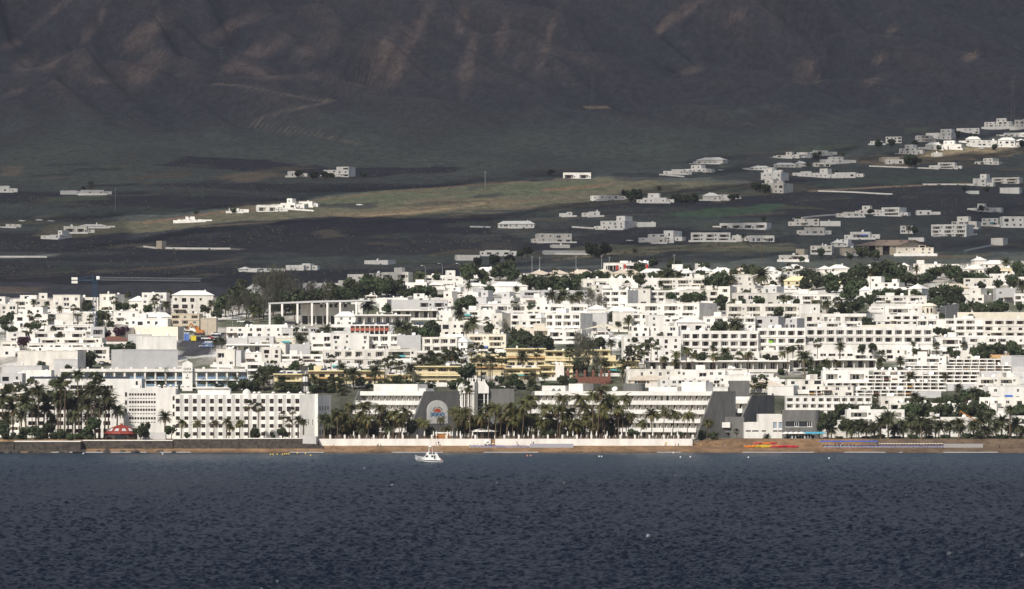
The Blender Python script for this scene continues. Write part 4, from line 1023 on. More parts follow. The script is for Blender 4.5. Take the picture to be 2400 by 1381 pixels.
# --- right end: second raked wall, white cube, grey curved lounge
th = -math.radians(30)
p = at_Y(1738, 1556, 4.4); k = 1556 / F
ew = empty('hotel', p, th, 'short terraced hotel wing with raked grey concrete wall above the white cube', 'hotel')
for i, (v, a) in enumerate(((936, 0), (958, 1))):
    zt_ = z_of(v, 1556) - 4.4; y = 5 + (1 - i) * 4.6 - 5
    mb = MB(); mb.box(-8.5, 0, y + 1 - .6, y + 1 - .352, zt_ - 1.6, zt_); mb.box(-8.5, 0, y + .65, y + 8, zt_ - 1.45, zt_ - .55); mb.build('terrace_slab', M['white'], ew)
    mb = MB(); mb.panel((-8.5, y + 3.4), 0, 8.5, zt_ - 4, zt_ - 1.45, [(1 + 2.6 * j, zt_ - 3.9, 1.4, 2.1, .2) for j in range(3)]); mb.build('wall', M['white'], ew)
    for j in range(3): window(ew, 'n', (-8.5, y + 3.4), 0, 1 + 2.6 * j, zt_ - 3.9, 1.4, 2.1, .2)
    for j in range(4):
        mb = MB(); x = -8.3 + 2.6 * j
        for s_ in (-.07, .07): mb.face([(x + s_, y + 3.39, zt_ - 4), (x + s_, y + 3.39, zt_ - 1.46), (x + s_, y + 2.6, zt_ - 1.46), (x + s_, y + .9, zt_ - 4)][::(1 if s_ < 0 else -1)])
        mb.face([(x - .07, y + .9, zt_ - 4), (x - .07, y + 2.6, zt_ - 1.46), (x + .07, y + 2.6, zt_ - 1.46), (x + .07, y + .9, zt_ - 4)]); mb.build('partition', M['white'], ew)
H3 = z_of(927, 1556) - 4.4; Zc = lambda v: z_of(v, 1556) - 4.4
mb = MB(); mb.box(-8.5, -.05, 9, 26, Zc(1000), H3 - .5)
mb.build('roof_house', M['white'], ew)
mb = MB(); poly = [(-.5, -.5), (-.5, Zc(977)), (7.5, H3), (26, H3), (26, -.5)]
for xx, s_ in ((0, -1), (.6, 1)): mb.face([(xx, a, b) for a, b in (poly if s_ > 0 else poly[::-1])])
for (a, b), (c, d) in zip(poly, poly[1:] + poly[:1]): mb.face([(0, a, b), (.6, a, b), (.6, c, d), (0, c, d)][::-1])
mb.box(-14, -.02, 2.5, 3.2, -.5, Zc(978)); mb.build('end_wall', M['concrete'], ew)
p = at_Y(1846, 1545, 4.4); k = 1545 / F; Z = lambda v: z_of(v, 1545) - 4.4
cb = empty('beach_house', p, 0, 'plain white cube house with two blue-topped windows on the sand', 'house')
L = (1846 - 1778) * k; ops = [((1812 - 1778) * k, Z(1005), 1.4, 2.4, .3), ((1825 - 1778) * k, Z(1005), 1.3, 2.4, .3)] + [((u - 1778) * k, Z(1012), 1.6, .5, .3) for u in (1785, 1812, 1824)]
mb = MB(); box_walls(mb, L, 12, Z(971), ops); mb.build('wall', [M['white'], M['roof']], cb)
for o_ in ops[:2]: window(cb, 'b', (-L, 0), 0, *o_)
for o_ in ops[2:]: window(cb, 'd', (-L, 0), 0, *o_)
L3 = (1778 - 1744) * k; ops = [((1748 - 1744) * k, Z(1012), 1.9, .5, .3), ((1763 - 1744) * k, Z(1012), 2.4, .5, .3)]
mb = MB(); box_walls(mb, L3, 11, Z(990), ops); lo_ = mb.build('lower_wing', [M['white'], M['roof']], cb, (-L - .01, .4, 0))
for o_ in ops: window(lo_, 'd', (-L3, 0), 0, *o_)
p = at_Y(1744, 1552, 4.4); k = 1552 / F; Z = lambda v: z_of(v, 1552) - 4.4
gb = empty('annexe', p, 0, 'grey concrete annexe with a black doorway at the foot of the raked walls', 'annexe')
L = (1744 - 1690) * k; ops = [((1692 - 1690) * k, Z(1026.5), 2.9, 1.95, 1.2)]
mb = MB(); box_walls(mb, L, 9, Z(977), ops, inner=0); mb.build('wall', [M['concrete'], M['concrete'], M['concrete']], gb)
window(gb, 'd', (-L, 0), 0, ops[0][0] + .1, ops[0][1], 2.7, 1.9, 1.2)
for v0, v1, u0, u1 in ((978, 989, 1687, 1690), (990, 1002.5, 1690, 1711), (1003, 1011, 1687, 1690)):
    mb = MB(); mb.box((u0 - 1744) * k, (u1 - 1744) * k, -1.1, -.004, Z(v1), Z(v0)); mb.build('balcony', M['white'], gb)
p = at_Y(1833, 1538, 4.4); k = 1538 / F; Z = lambda v: z_of(v, 1538) - 4.4
lg = empty('beach_lounge', p, 0, 'grey rounded concrete lounge with a long window above the teal parasols', 'restaurant')
pth = [(0, 0)] + [((1840 - 1833) * k * 0 + 8.2 + 4.2 * math.sin(a), 4.2 - 4.2 * math.cos(a)) for a in np.linspace(.0, 1.5, 7)]
pth = [(0, 0), (1.2, 0), (11.5, 0)] + [(11.5 + 2.4 * math.sin(a), 2.4 - 2.4 * math.cos(a)) for a in np.linspace(.3, 1.57, 5)] + [(13.9, 12), (0, 12)]
mb = MB()
for i, (a, b) in enumerate(zip(pth, pth[1:])):
    La = math.hypot(b[0] - a[0], b[1] - a[1]); an = math.atan2(b[1] - a[1], b[0] - a[0])
    ops = [(.2, Z(1000.5), 9.4, 1.95, .35), (.2, Z(1029), 9.4, 2.1, 1.2)] if i == 1 else []
    mb.panel(a, an, La, -.8, Z(961.5), ops)
mb.face([(x, y, Z(962.5)) for x, y in pth]); mb.build('wall', M['concrete'], lg)
for j in range(6): window(lg, 'w' if j in (2, 5) else 'd', (1.2, 0), 0, .2 + j * 9.4 / 6, Z(1000.5), 9.4 / 6, 1.95, .3)
mb = MB(); mb.box(1.0, 11.2, -.12, -.004, Z(1000.5) - .16, Z(1000.5)); mb.build('sill', M['white'], lg)
for j in range(4): window(lg, 'w', (1.2, 0), 0, .3 + j * 2.3, Z(1029), 2.2, 2.0, 1.2)
# detached concrete tower and the stair block behind
p = at_Y(1757, 1600, 5.0); k = 1600 / F
ct = empty('tower_block', p, 0, 'plain grey concrete tower block on the roofs above the raked walls', 'tower')
mb = MB(); mb.box(-(1757 - 1711) * k, 0, 0, 8, -1, z_of(892.5, 1600) - 5); mb.build('wall', M['concrete'], ct)
house(1662, 1706, 907, 1020, 0, 'p', 'w', 'white roof block with a black gridded window beside the grey tower', None, Y=1590, th=0, D=9, cat='building')
p = at_Y(1667, 1589.8, z_of(927, 1589.8)); gw = C.objects[-1]
# --- white promenade wall with pillars and rails, stone sea wall on the left
Yw = 1516
p = at_Y(1623, Yw, 0)
pw = empty('promenade_wall', (0, Yw, 0), 0, 'long white promenade wall with small pillars above the brown beach', 'wall')
xa, xb = (752 - 1200) * Yw / F, (1623 - 1200) * Yw / F
gap = (1150 - 1200) * Yw / F
mb = MB()
mb.prism([(xa, 1.2), (xa + 6.5, 1.2), (gap, 1.2), (gap, 4.55), (xa - 1.2, 4.55)], -.45, 0); mb.prism([(gap + 1.6, 1.2), (xb, 1.2), (xb, 4.55), (gap + 1.6, 4.55)], -.45, 0)
mb.box(xb - .45, xb, .004, 9, 1.2, 4.55); mb.build('wall', M['white'], pw)
for i, u in enumerate(range(774, 1626, 34)):
    if abs(u - 1154) < 8: continue
    mb = MB(); mb.box(-.32, .32, -.32, .32, 0, 1.15); mb.lathe([(.42, 1.15), (.42, 1.25), (.02, 1.5)], 4); mb.build('pillar', M['white'], pw, ((u - 1200) * Yw / F, -.2, 4.555))
mb = MB(); x = xa
while x < xb:
    if not gap - .3 < x < gap + 1.8: mb.box(x, x + .05, -.22, -.18, 4.56, 5.35)
    x += .22
mb.box(xa, gap, -.24, -.16, 5.36, 5.42); mb.box(gap + 1.6, xb, -.24, -.16, 5.36, 5.42); o_ = mb.build('railing', M['wood'], pw); o_['kind'] = 'stuff'
sw = empty('sea_wall', (0, 1503, 0), 0, 'dark basalt sea wall with a white coping left of the white promenade wall', 'wall')
kk = 1503 / F; xs_ = lambda u: (u - 1200) * kk
segs = [(-60, 40, 1036), (40, 195, 1034), (195, 405, 1031.5), (405, 556, 1027.5), (556, 708, 1026.8)]
for i, (ua, ub, v) in enumerate(segs):
    o_ = (-9.5, -9.0, -.6, 0, 0)[i]
    mb = MB(); t = 1503 - 1503; mb.box(xs_(ua), xs_(ub) - .01, -.2 + o_, .8 + (.01 * i) if i > 1 else 1.5, -1, z_of(v, 1503 + o_) - .305); mb.build('stone_wall', M['stone'], sw)
    mb = MB(); mb.box(xs_(ua), xs_(ub) - .01, -.4 + o_, .9, z_of(v, 1503 + o_) - .3, z_of(v, 1503 + o_)); mb.build('coping', M['white'] if i else M['stone'], sw)
mb = MB(); mb.prism([(xs_(708), -.5), (xs_(770), -.5), (xs_(757), 1.8), (xs_(738), 2.9), (xs_(708), 3.0)], -.3, 10); mb.build('ramp', M['stone'], sw)
mb = MB(); mb.prism([(xs_(708), 2.7), (xs_(741), 2.7), (xs_(741), 5.4), (xs_(708), 5.9)], .2, 14); mb.build('parapet_block', M['grey'], sw)
# dark rocks at the far left
rk = random.Random(5)
for i in range(26):
    u = rk.uniform(-15, 210) if i < 18 else rk.uniform(210, 420); s_ = rk.uniform(.5, 1.3)
    bm = MB(); bm.lathe([(.02, .8), (.5, .62), (.95, .15), (1.0, -.3)], 7)
    o_ = bm.build('rock', M['stone'], None, ((u - 1200) * 1498 / F, rk.uniform(1487, 1492.5), .3)); o_.scale = (s_ * 1.4, s_, s_); o_.rotation_euler = (rk.uniform(-.3, .3), rk.uniform(-.3, .3), rk.uniform(0, 6))
    for v_ in o_.data.vertices: v_.co *= 1 + rk.uniform(-.2, .2)
    tag(o_, 'dark basalt boulder at the foot of the stone sea wall' if u > 210 else 'dark basalt boulder in the heap at the far left waterline', 'rock', 'boulders below the sea wall' if u > 210 else 'boulder heap at the far left')
# --- red dome pavilion
p = at_Y(281, 1512, 4.35); k = 1512 / F
rp = empty('pavilion', p, 0, 'low round pavilion with a red faceted roof and skylights behind the sea wall', 'pavilion')
mb = MB(); mb.lathe([(5.9, -.3), (5.9, 2.0)], 12); mb.build('wall', M['stone'], rp, (0, 6.5, 0))
mb = MB(); mb.lathe([(6.1, 1.85), (6.3, 1.95), (5.7, 2.75), (4.0, 4.0), (1.8, 4.9), (.5, 5.2), (.4, 5.7), (.02, 5.75)], 12); mb.build('roof', M['red_sheet'], rp, (0, 6.5, 0))
for i in range(12):
    a0, a1 = 2 * math.pi * (i + .2) / 12, 2 * math.pi * (i + .8) / 12
    def P_(r, z, a): return (r * math.cos(a) * 1.0, r * math.sin(a), z)
    c_ = math.cos(math.pi / 12) * 1.02
    mb = MB(); mb.face([P_(5.45 * c_ / math.cos(.16), 3.02, a0), P_(5.45 * c_ / math.cos(.16), 3.02, a1), P_(4.25 * c_ / math.cos(.16), 3.92, a1 - .03), P_(4.25 * c_ / math.cos(.16), 3.92, a0 + .03)]); mb.build('skylight', M['grey'], rp, (0, 6.5, 0))
mb = MB(); mb.box(-1.9, 1.9, .52, .62, -.3, 1.5); mb.build('door', M['glass'], rp)
house(322, 388, 1014, 1031, 0, 'p', 'g', 'low dark-roofed garden wall house right of the red pavilion', None, Y=1510, th=0, D=4, cat='building', clutter=0)
# --- yellow apartments
G = 'yellow apartments of the middle town'
for t in ["643 715 876 912 0 l|yellow apartment block left of the little lighthouse", "722 900 869 906 0 f|long yellow apartment block right of the little lighthouse", "905 965 878 908 0 l|low yellow block among tall palms above the terraced wing",
          "972 1078 858 904 0 b|yellow apartments half hidden behind a row of tall palms", "1100 1188 838 886 0 b|yellow apartments beside the big round tree", "1187 1278 817 862 0 b|yellow block with solar panels left of the white dish", "1278 1342 822 870 0 b|yellow block with a white dish on its roof",
          "1180 1264 862 892 0 l|low pale yellow block with a long flat canopy", "1262 1342 856 890 0 l|low yellow block behind the white cube stair", "1340 1430 820 856 0 b|yellow block behind the tall grey tamarisk", "1408 1497 845 880 0 l|yellow row with a long canopy right of the tamarisk"]:
    a, lb = t.split('|'); q = a.split(); h = house(*map(float, q[:5]), q[5], 'y', lb, G, cat='apartment block', name='apartment_block', th=-.03)
    mb = MB(); kq = ground(float(q[1]), float(q[3])).y / F; Lq = (float(q[1]) - float(q[0])) * kq; Hq = (float(q[3]) - float(q[2])) * kq
    mb.box(-Lq - .4, .4, -1.3, -.006, Hq - .4, Hq + .04); mb.build('canopy', M['yellow_pale'], h)
    if Hq > 5: mb = MB(); mb.box(-Lq - .2, .2, -1.1, -.006, Hq * .5 - .1, Hq * .5 + .55); mb.build('balcony', M['orange'] if R.random() < .2 else M['yellow_pale'], h)
    for j in range(int(Lq / 4)):
        if R.random() < .5: link('solar_panel', SOLAR, h, (-Lq + 2 + j * 4, 3, Hq - .45), None, (1.2, 1.5, 1.4))
house(1302, 1322, 857, 892, 0, 'p', 'w', 'narrow white stair block in front of the yellow apartments', None, th=0, D=5, cat='building', clutter=0)
# red brick terrace
p = ground(1432, 898); k = p.y / F
bt = empty('brick_terrace', p, 0, 'dark red brick terrace with pillars right of the yellow apartments', 'terrace')
mb = MB(); mb.box(-(1432 - 1338) * k, 0, 0, 10, -3, (898 - 884) * k); mb.lathe([(4.8, -4), (4.8, .6), (.02, .6)], 16, 0, (-(1432 - 1408) * k, -1, 0)); mb.build('wall', M['terracotta'], bt)
for u in (1331, 1352, 1371, 1391, 1409, 1428):
    mb = MB(); mb.box(-.5, .5, -.5, .5, 0, 2.0); mb.lathe([(.7, 2.0), (.5, 2.5), (.02, 2.9)], 8); mb.build('pillar', M['terracotta'], bt, ((u - 1432) * k, 2, (898 - 884) * k + .01))
# --- little lighthouse-shaped tower
p = ground(716, 917); k = p.y / F
lh = empty('tower', p, 0, 'small white lighthouse-shaped tower with dark bands before the yellow apartments', 'tower')
mb = MB(); mb.lathe([(1.75, -2), (1.75, .4), (1.35, (917 - 888) * k), (1.15, (917 - 880) * k)], 10); mb.build('shaft', M['white'], lh)
for v in (905, 880): mb = MB(); rr_ = 1.62 if v > 890 else 1.25; mb.lathe([(rr_, (917 - v) * k - .6), (rr_ + .05, (917 - v) * k + (1.6 if v > 890 else .2)), (rr_ - .3, (917 - v) * k + (1.6 if v > 890 else .2))], 10); mb.build('band', M['dark'], lh)
mb = MB(); z = (917 - 878) * k; mb.lathe([(1.45, z), (1.45, z + .15), (.8, z + .15)], 10)
for i in range(6): a = i * math.pi / 3; mb.tube((.9 * math.cos(a), .9 * math.sin(a), z), (.9 * math.cos(a), .9 * math.sin(a), z + 1.6), .09)
mb.lathe([(1.3, z + 1.6), (1.0, z + 1.9), (.02, z + 2.6)], 10); mb.build('lantern', M['dark'], lh)
for i in range(8):
    a = i * math.pi / 4; mb = MB(); mb.tube((2.1 * math.cos(a), 2.1 * math.sin(a), -2), (1.2 * math.cos(a), 1.2 * math.sin(a), z), .09, n=4); mb.build('strut', M['dark'], lh)
# --- big blank grey blocks on the left
house(292, 417, 820, 884, 0, 'p', 'g', 'big blank grey building with a roof block left of the asphalt lot', None, th=math.radians(24), D=14, clutter=0, cat='building', name='building')
house(336, 414, 788, 846, 0, 'p', 'w', 'pale blank block rising behind the big grey building', None, th=math.radians(18), D=12, clutter=1, cat='building', name='building')
house(300, 352, 784, 812, 0, 'p', 'g', 'low grey roof building right of the purple tree', None, th=0, cat='building', name='building')
p = ground(300, 806); k = p.y / F
rh = empty('house', p, 0, 'low house with a terracotta roof beside the round dark tree', 'house')
L = (304 - 235) * k; mb = MB(); box_walls(mb, L, 9, 1.4, par=.05); mb.build('wall', [M['white'], M['roof']], rh); hip_roof(L, 9, 1.4, 1.9, .4).build('roof', M['terracotta'], rh)
mb = MB(); mb.box(0, 3.9, 0, 3, 0, 1.9); tag(mb.build('skip', M['red'], None, ground(310, 800)), 'red metal skip right of the terracotta roof', 'skip')
# --- pergola hall
p = ground(632, 764); k = p.y / F; X = lambda u: (u - 632) * k; Zp = lambda v: (764 - v) * k
pg = empty('pergola_hall', p, 0, 'open hall with a thin flat roof on tall columns below the big trees', 'pavilion')
mb = MB(); mb.prism([(X(629), Zp(713)), (X(868), Zp(706)), (X(868), Zp(703)), (X(740), Zp(705)), (X(629), Zp(710))], 0, 16); mb.build('roof', M['grey'], pg)
for u in (632, 661, 697, 731, 767, 797, 835):
    mb = MB(); mb.box(-.45, .45, .2, 1.1, -3, Zp(711) if u < 760 else Zp(708)); mb.build('column', M['white'], pg, (X(u), 0, 0))
mb = MB(); Lh = (800 - 702) * k; ops = [(.8 + 3.3 * i, .3, 2.6, 4.4, .5) for i in range(8)] + [(9 + 2.2 * i, 8.6, 1.4, 1.5, .3) for i in range(6)]
mb.panel((X(702), 9), 0, Lh, -3, Zp(714), ops); mb.build('wall', M['white'], pg)
for o_ in ops: window(pg, 'd', (X(702), 9), 0, *o_)
house(823, 850, 703, 744, 0, 'p', 'w', 'blank white block at the right end of the pergola hall', None, th=0, clutter=0, cat='building', name='building')
# --- flats with red balconies
p = ground(912, 788); k = p.y / F; L = (912 - 821) * k
rb = empty('apartment_block', p, 0, 'glazed flats with a row of red balconies among palms', 'apartment block')
nn = 8; ops = [(i * L / nn + .12, .3, L / nn - .3, (788 - 764) * k - .4, 2.0) for i in range(nn)]
mb = MB(); box_walls(mb, L, 9, (788 - 761) * k, ops); mb.build('wall', [M['white'], M['solar']], rb)
for o_ in ops:
    window(rb, 'd', (-L, 0), 0, o_[0] + .2, o_[1], o_[2] - .4, o_[3] * .95, 2.0); mb = MB(); mb.box(0, o_[2], 0, .1, 0, 1.5); mb.build('balcony', mat('balcony_red', (.30, .085, .05), .7) if o_ is ops[0] else bpy.data.materials['balcony_red'], rb, (-L + o_[0], -.2, 2.2))
for i in range(6): link('solar_panel', SOLAR, rb, (-L + 3 + i * 5.5, 3, (788 - 761) * k - .4), None, (2.2, 2.2, 1.6))
# --- big balcony hotel, three stepped sections
def balcony_section(u0, u1, v_rows, n, vt, vb, lab, th=0.0):
    p = ground(u1, vb); k = p.y / F; L = (u1 - u0) * k; root = empty('hotel', p, th, lab, 'hotel', 'sections of the big balcony hotel')
    ops = []
    for a, b in v_rows:
        for i in range(n):
            w_ = L / n * R.uniform(.66, .8); ops.append((i * L / n + (L / n - w_) / 2, (vb - b) * k, w_, (b - a) * k, 1.8))
    mb = MB(); box_walls(mb, L, 11, (vb - vt) * k, ops)
    for a, b in v_rows: mb.box(-L, 0, -.2, -.004, (vb - b) * k - .9, (vb - b) * k - .05)
    mb.build('wall', [M['white'], M['roof']], root)
    for o_ in ops: window(root, R.choice('wwdn'), (-L, 0), 0, o_[0] + o_[2] * R.uniform(.1, .35), o_[1], o_[2] * .6, o_[3] * .95, 1.8)
    for i in range(3): dish(root, -L * R.random(), 3, (vb - vt) * k - .4, 1.8)
    return root
balcony_section(1597, 1777, ((783.5, 794), (801, 811.5), (818, 828)), 8, 776, 846, 'left section of the big balcony hotel, facing the tall palms')
bs = balcony_section(1777, 1888, ((776, 786.5), (794.5, 804.5), (812, 822)), 5, 769, 844, 'middle section of the big balcony hotel, with one lime green towel')
balcony_section(1889, 2186, ((774, 784.5), (791.5, 801.5)), 13, 767, 828, 'long right section of the big balcony hotel with thirteen bays')
mb = MB(); mb.box(0, 1.6, 0, .06, 0, .9); mb.build('towel', mat('lime_cloth', (.22, .5, .03), .8), bs, (-15.5, -.28, 7.2))
for t in ["1512 1680 846 872|left", "1680 1850 845 871|middle", "1850 2052 842 868|right"]:
    a, w_ = t.split('|'); q = list(map(float, a.split())); house(*q, 0, 't', 'w', f'{w_} part of the long low bungalow row below the balcony hotel', 'bungalow row below the balcony hotel', th=0, cat='terrace row', name='terrace_row', clutter=0)
# --- stepped terrace apartments on the right
G = 'stepped terraces above the beach on the right'
for i, t in enumerate(["1896 2140 914 930", "1902 2218 896 914", "1942 2292 879 897", "2048 2296 868 880", "2124 2370 856 870", "2206 2368 841 857"]):
    u0, u1, vt, vb = map(float, t.split()); p = ground(u1, vb + 4); k = p.y / F; L = (u1 - u0) * k; H = (vb + 4 - vt) * k
    tr = empty('terrace_row', p, -math.radians(4), f'white open-framed terrace flats, {nth(6 - i)} tier from the top of the stepped slope', 'terrace flats', G)
    hz_ = (vb - vt) * k; nn = int(L / 3.1); ops = []
    half = hz_ > 2.2
    for j in range(nn):
        if R.random() < .1: continue
        x = j * L / nn + .15; w_ = L / nn - .3
        if half: ops.append((x, .7 + hz_ * .5, w_, hz_ * .34, 1.6)); ops.append((x, .75, w_, hz_ * .30, 1.6))
        else: ops.append((x, .8, w_, hz_ * .55, 1.6))
    mb = MB(); box_walls(mb, L, 12, H, ops, zb=-4); mb.build('wall', [M['white'], M['roof']], tr)
    for o_ in ops: window(tr, R.choice('wdn'), (-L, 0), 0, o_[0] + .2, o_[1], o_[2] * .6, o_[3] * .9, 1.6)
    for j in range(nn):
        if R.random() < .35:
            mb = MB(); x = -L + j * L / nn + .3; mb.box(x, x + L / nn * .7, -.12, -.004, H * .45, H * .45 + .55); mb.build('balcony', M[R.choice(['white', 'white', 'roof_cream', 'roof_tan', 'terracotta', 'orange'])], tr)
    for j in range(5): dish(tr, -L * R.random(), 2, H - .4, 1.6)
    mb = MB(); mb.box(.01, 11, 1.0, 11, -4, H * .8); mb.build('end_wall', M['grey'], tr)  # side turned from the sun, its shade painted as grey wall colour
house(2368, 2410, 834, 866, 0, 'p', 'g', 'blank grey end block at the top of the stepped terraces', None, th=math.radians(28), cat='building', name='building', clutter=0)
house(1842, 2044, 928, 976, 0, 'b', 'w', 'long white two-storey flats with square windows below the stepped terraces', None, n=11, th=0, cat='apartment block', name='apartment_block')
house(2084, 2184, 944, 984, 0, 'b', 'w', 'white flats with deep slanting niches above the right palm garden', None, n=4, floors=1, th=0, cat='apartment block', name='apartment_block')
house(2184, 2300, 946, 984, 0, 'f', 'w', 'plain white villa behind the orange beam right of the niche flats', None, th=0)
house(1930, 1990, 985, 1020, 0, 'p', 'w', 'white garden wall block behind the first palms right of the lounge', None, Y=1560, th=0, cat='building', clutter=0)
house(1985, 2120, 960, 1010, 0, 'l', 'w', 'white pool house behind the dark palm garden on the right', None, Y=1585, th=0)
house(2120, 2320, 978, 1012, 0, 'l', 'w', 'long white garden restaurant behind the right palm garden', None, Y=1590, th=0)
house(2320, 2410, 975, 1012, 0, 'f', 'w', 'white garden house at the right end of the palm garden', None, Y=1590, th=0)
p = at_Y(2250, 1570, z_of(984, 1570)); mb = MB(); mb.tube((0, 0, 3.2), (6.3, 0, -.6), .28, n=6); mb.tube((0, 0, 3.2), (0, 0, 2.0), .12); mb.tube((6.3, 0, -.6), (6.3, 0, -5), .2)
tag(mb.build('beam', M['wood_orange'], None, p), 'slanting orange timber beam sticking out above the right palms', 'beam')
# --- sail roof
p = ground(1413, 812); k = p.y / F; X = lambda u: (u - 1413) * k; Z = lambda v: (812 - v) * k
sr_ = empty('sail_roof', p, 0, 'white membrane sail roof on slanting masts in the middle of town', 'sail roof')
mb = MB(); pk = (X(1417), 0, Z(758))
ring = [(X(1365), -2, Z(773)), (X(1393), -5, Z(769)), (X(1417), -2, Z(771)), (X(1450), -1, Z(773)), (X(1480), 2, Z(777)), (X(1440), 5, Z(768)), (X(1390), 5, Z(766))]
for i in range(len(ring)): mb.face([ring[i], ring[(i + 1) % len(ring)], pk])
mb.build('membrane', M['awning'], sr_)
mb = MB(); lo2 = [(X(1368), -4, Z(788)), (X(1390), -5, Z(792)), (X(1401), -5, Z(799)), (X(1413), -4, Z(788)), (X(1390), -2, Z(789.5))]
mb.face(lo2); mb.face([(a, b + .1, c - .1) for a, b, c in lo2[::-1]]); mb.build('membrane', M['white'], sr_)
for a, b in (((1420, 812), (1418, 755)), ((1391, 800), (1389, 772)), ((1384, 790), (1397, 772)), ((1405, 763), (1413, 769)), ((1421, 775), (1434, 786)), ((1401, 810), (1400, 798)), ((1346, 780), (1351, 789))):
    mb = MB(); mb.tube((X(a[0]), -3, Z(a[1])), (X(b[0]), -3, Z(b[1])), .28, n=6); mb.build('mast', M['white'], sr_)
# --- tan warehouse
p = ground(2000, 598); k = p.y / F; X = lambda u: (u - 2000) * k; Z = lambda v: (598 - v) * k
wh = empty('warehouse', p, 0, 'long tan warehouse with a pitched roof and two black doors above the town', 'warehouse')
L = X(2102) - X(2020); mb = MB(); ops = [((2036 - 2020) * k, 0, 16 * k, (597 - 576) * k, 2.0), ((2069 - 2020) * k, 0, 16 * k, (597 - 576) * k, 2.0)] + [((u - 2020) * k, Z(581), 1.3, .8, .3) for u in (2026, 2055, 2094)]
mb.panel((X(2020), 0), 0, L, -3, Z(574.5), ops, 0, 1); mb.panel((X(2102), 0), math.radians(33), 24, -3, Z(574.5), (), 0)
g0, g1 = (X(2102), 0), (X(2102) + 24 * math.cos(math.radians(33)), 24 * math.sin(math.radians(33))); gm = ((g0[0] + g1[0]) / 2, (g0[1] + g1[1]) / 2)
mb.face([(g0[0], g0[1], Z(574.5)), (g1[0], g1[1], Z(574.5)), (gm[0], gm[1], Z(562))]); mb.build('wall', [M['beige'], M['dark']], wh)
mb = MB(); off = Vector((gm[0] - g0[0], gm[1] - g0[1], 0)); A, B = Vector((X(2002), -1, Z(576))), Vector((X(2106), -1, Z(576)))
r0, r1 = A + off + Vector((4, 0, Z(562) - Z(576))), B + off + Vector((0, 0, Z(562) - Z(576))); mb.face([A, B, r1, r0]); mb.face([r0, r1, B + off * 2, A + off * 2 ]); mb.build('roof', M['roof_tan'], wh)
for u in (2045, 2075, 2110, 2130): mb = MB(); mb.box(0, 1.6, 0, 1.2, 0, .25); mb.build('skylight', M['dark'], wh, (X(u), 3.5, Z(569) - .1 + 1.0))
house(2100, 2188, 581, 600, 0, 'f', 'c', 'low cream stone outbuilding in front of the tan warehouse', None, th=0)
# --- grey net screen, cream turret, stone wall on the right
p = ground(2247, 748); k = p.y / F; mb = MB(); mb.prism([(-(2247 - 2202) * k, -2), (0, -2), (0, (748 - 711) * k), (-(2247 - 2202) * k, (748 - 720) * k)], 0, .3)
tag(mb.build('net_screen', mat('grey_net', (.085, .085, .09), .9), None, p), 'tall dark grey net screen beside the cream stone wall', 'screen')
p = ground(2400, 752); k = p.y / F; mb = MB(); mb.box(-(2404 - 2248) * k, 2, 0, .8, -3, (752 - 732) * k)
tag(mb.build('garden_wall', M['cream'], None, p), 'long cream stone wall along the right edge of town', 'wall')
p = ground(2178, 745); k = p.y / F; tu = empty('turret', p, 0, 'round cream turret with a domed top left of the net screen', 'turret')
mb = MB(); mb.lathe([(3.6, -3), (3.6, 5.2), (3.9, 5.25), (3.9, 5.6), (3.2, 6.0), (1.8, 6.7), (.02, 7.0)], 16); mb.build('wall', M['cream'], tu)
for a in (-1.9, -1.4, -1.0): window(tu, 'n', (3.62 * math.cos(a) - .4, 3.62 * math.sin(a) - .12), a + math.pi / 2, 0, 2.4, .8, 2.0, 0)
# long white garden walls on the slopes
for t in ["2037 2200 388 398|long white wall running below the big dark tree on the right slope", "2162 2282 431 436|white wall leading to the far right villa", "1917 2092 447 457|thin white wall slanting across the dark field", "1857 1985 500 515|white garden walls climbing to the round-towered house",
          "2259 2328 573 591|white wall climbing the slope below the right villas", "1340 1408 531 539|low pale wall left of the two-towered house", "604 735 485 496|white garden wall before the sunlit house on the ridge", "336 368 577 584|low pale wall beside the tan tower house",
          "388 540 581 585|thin pale field wall right of the tan tower house", "0 110 601 605|pale low wall on the far left field", "1545 1604 408 416|bright white wall below the roadside villa", "2186 2290 548 556|white wall in front of the bright right villa", "1276 1384 594 598|low white greenhouse wall under the green mound",
          "1101 1150 531 535|thin white wall left of the hip-roofed field house"]:
    a, lb = t.split('|'); u0, u1, v0, v1 = map(float, a.split()); rise = 1 if u0 > 1500 and v0 > 480 else -1
    A, B = ground(u0, v1 if rise > 0 else v0 + 3), ground(u1, (v0 + 4) if rise > 0 else v1); k = A.y / F; nS = 8; mb = MB()
    for i in range(nS):
        p0, p1 = A.lerp(B, i / nS), A.lerp(B, (i + 1) / nS)
        for p_ in (p0, p1): p_.z = float(terrain(p_.x, p_.y))
        h = 1.0; mb.face([p0 - Vector((0, 0, 1)), p1 - Vector((0, 0, 1)), p1 + Vector((0, 0, h)), p0 + Vector((0, 0, h))]); b_ = Vector((0, .4, h))
        mb.face([p0 + Vector((0, 0, h)), p1 + Vector((0, 0, h)), p1 + b_, p0 + b_]); mb.face([p1 + b_, p0 + b_, p0 + Vector((0, .4, -1)), p1 + Vector((0, .4, -1))][::-1])
    tag(mb.build('garden_wall', M['white']), lb, 'wall', 'white walls on the slopes')

house(-25, 58, 903, 1015, 0, 'l', 'w', 'white hotel wing with dark terraces at the left edge behind the grove', None, Y=1572, th=0, D=9, floors=6, cat='hotel', name='hotel')
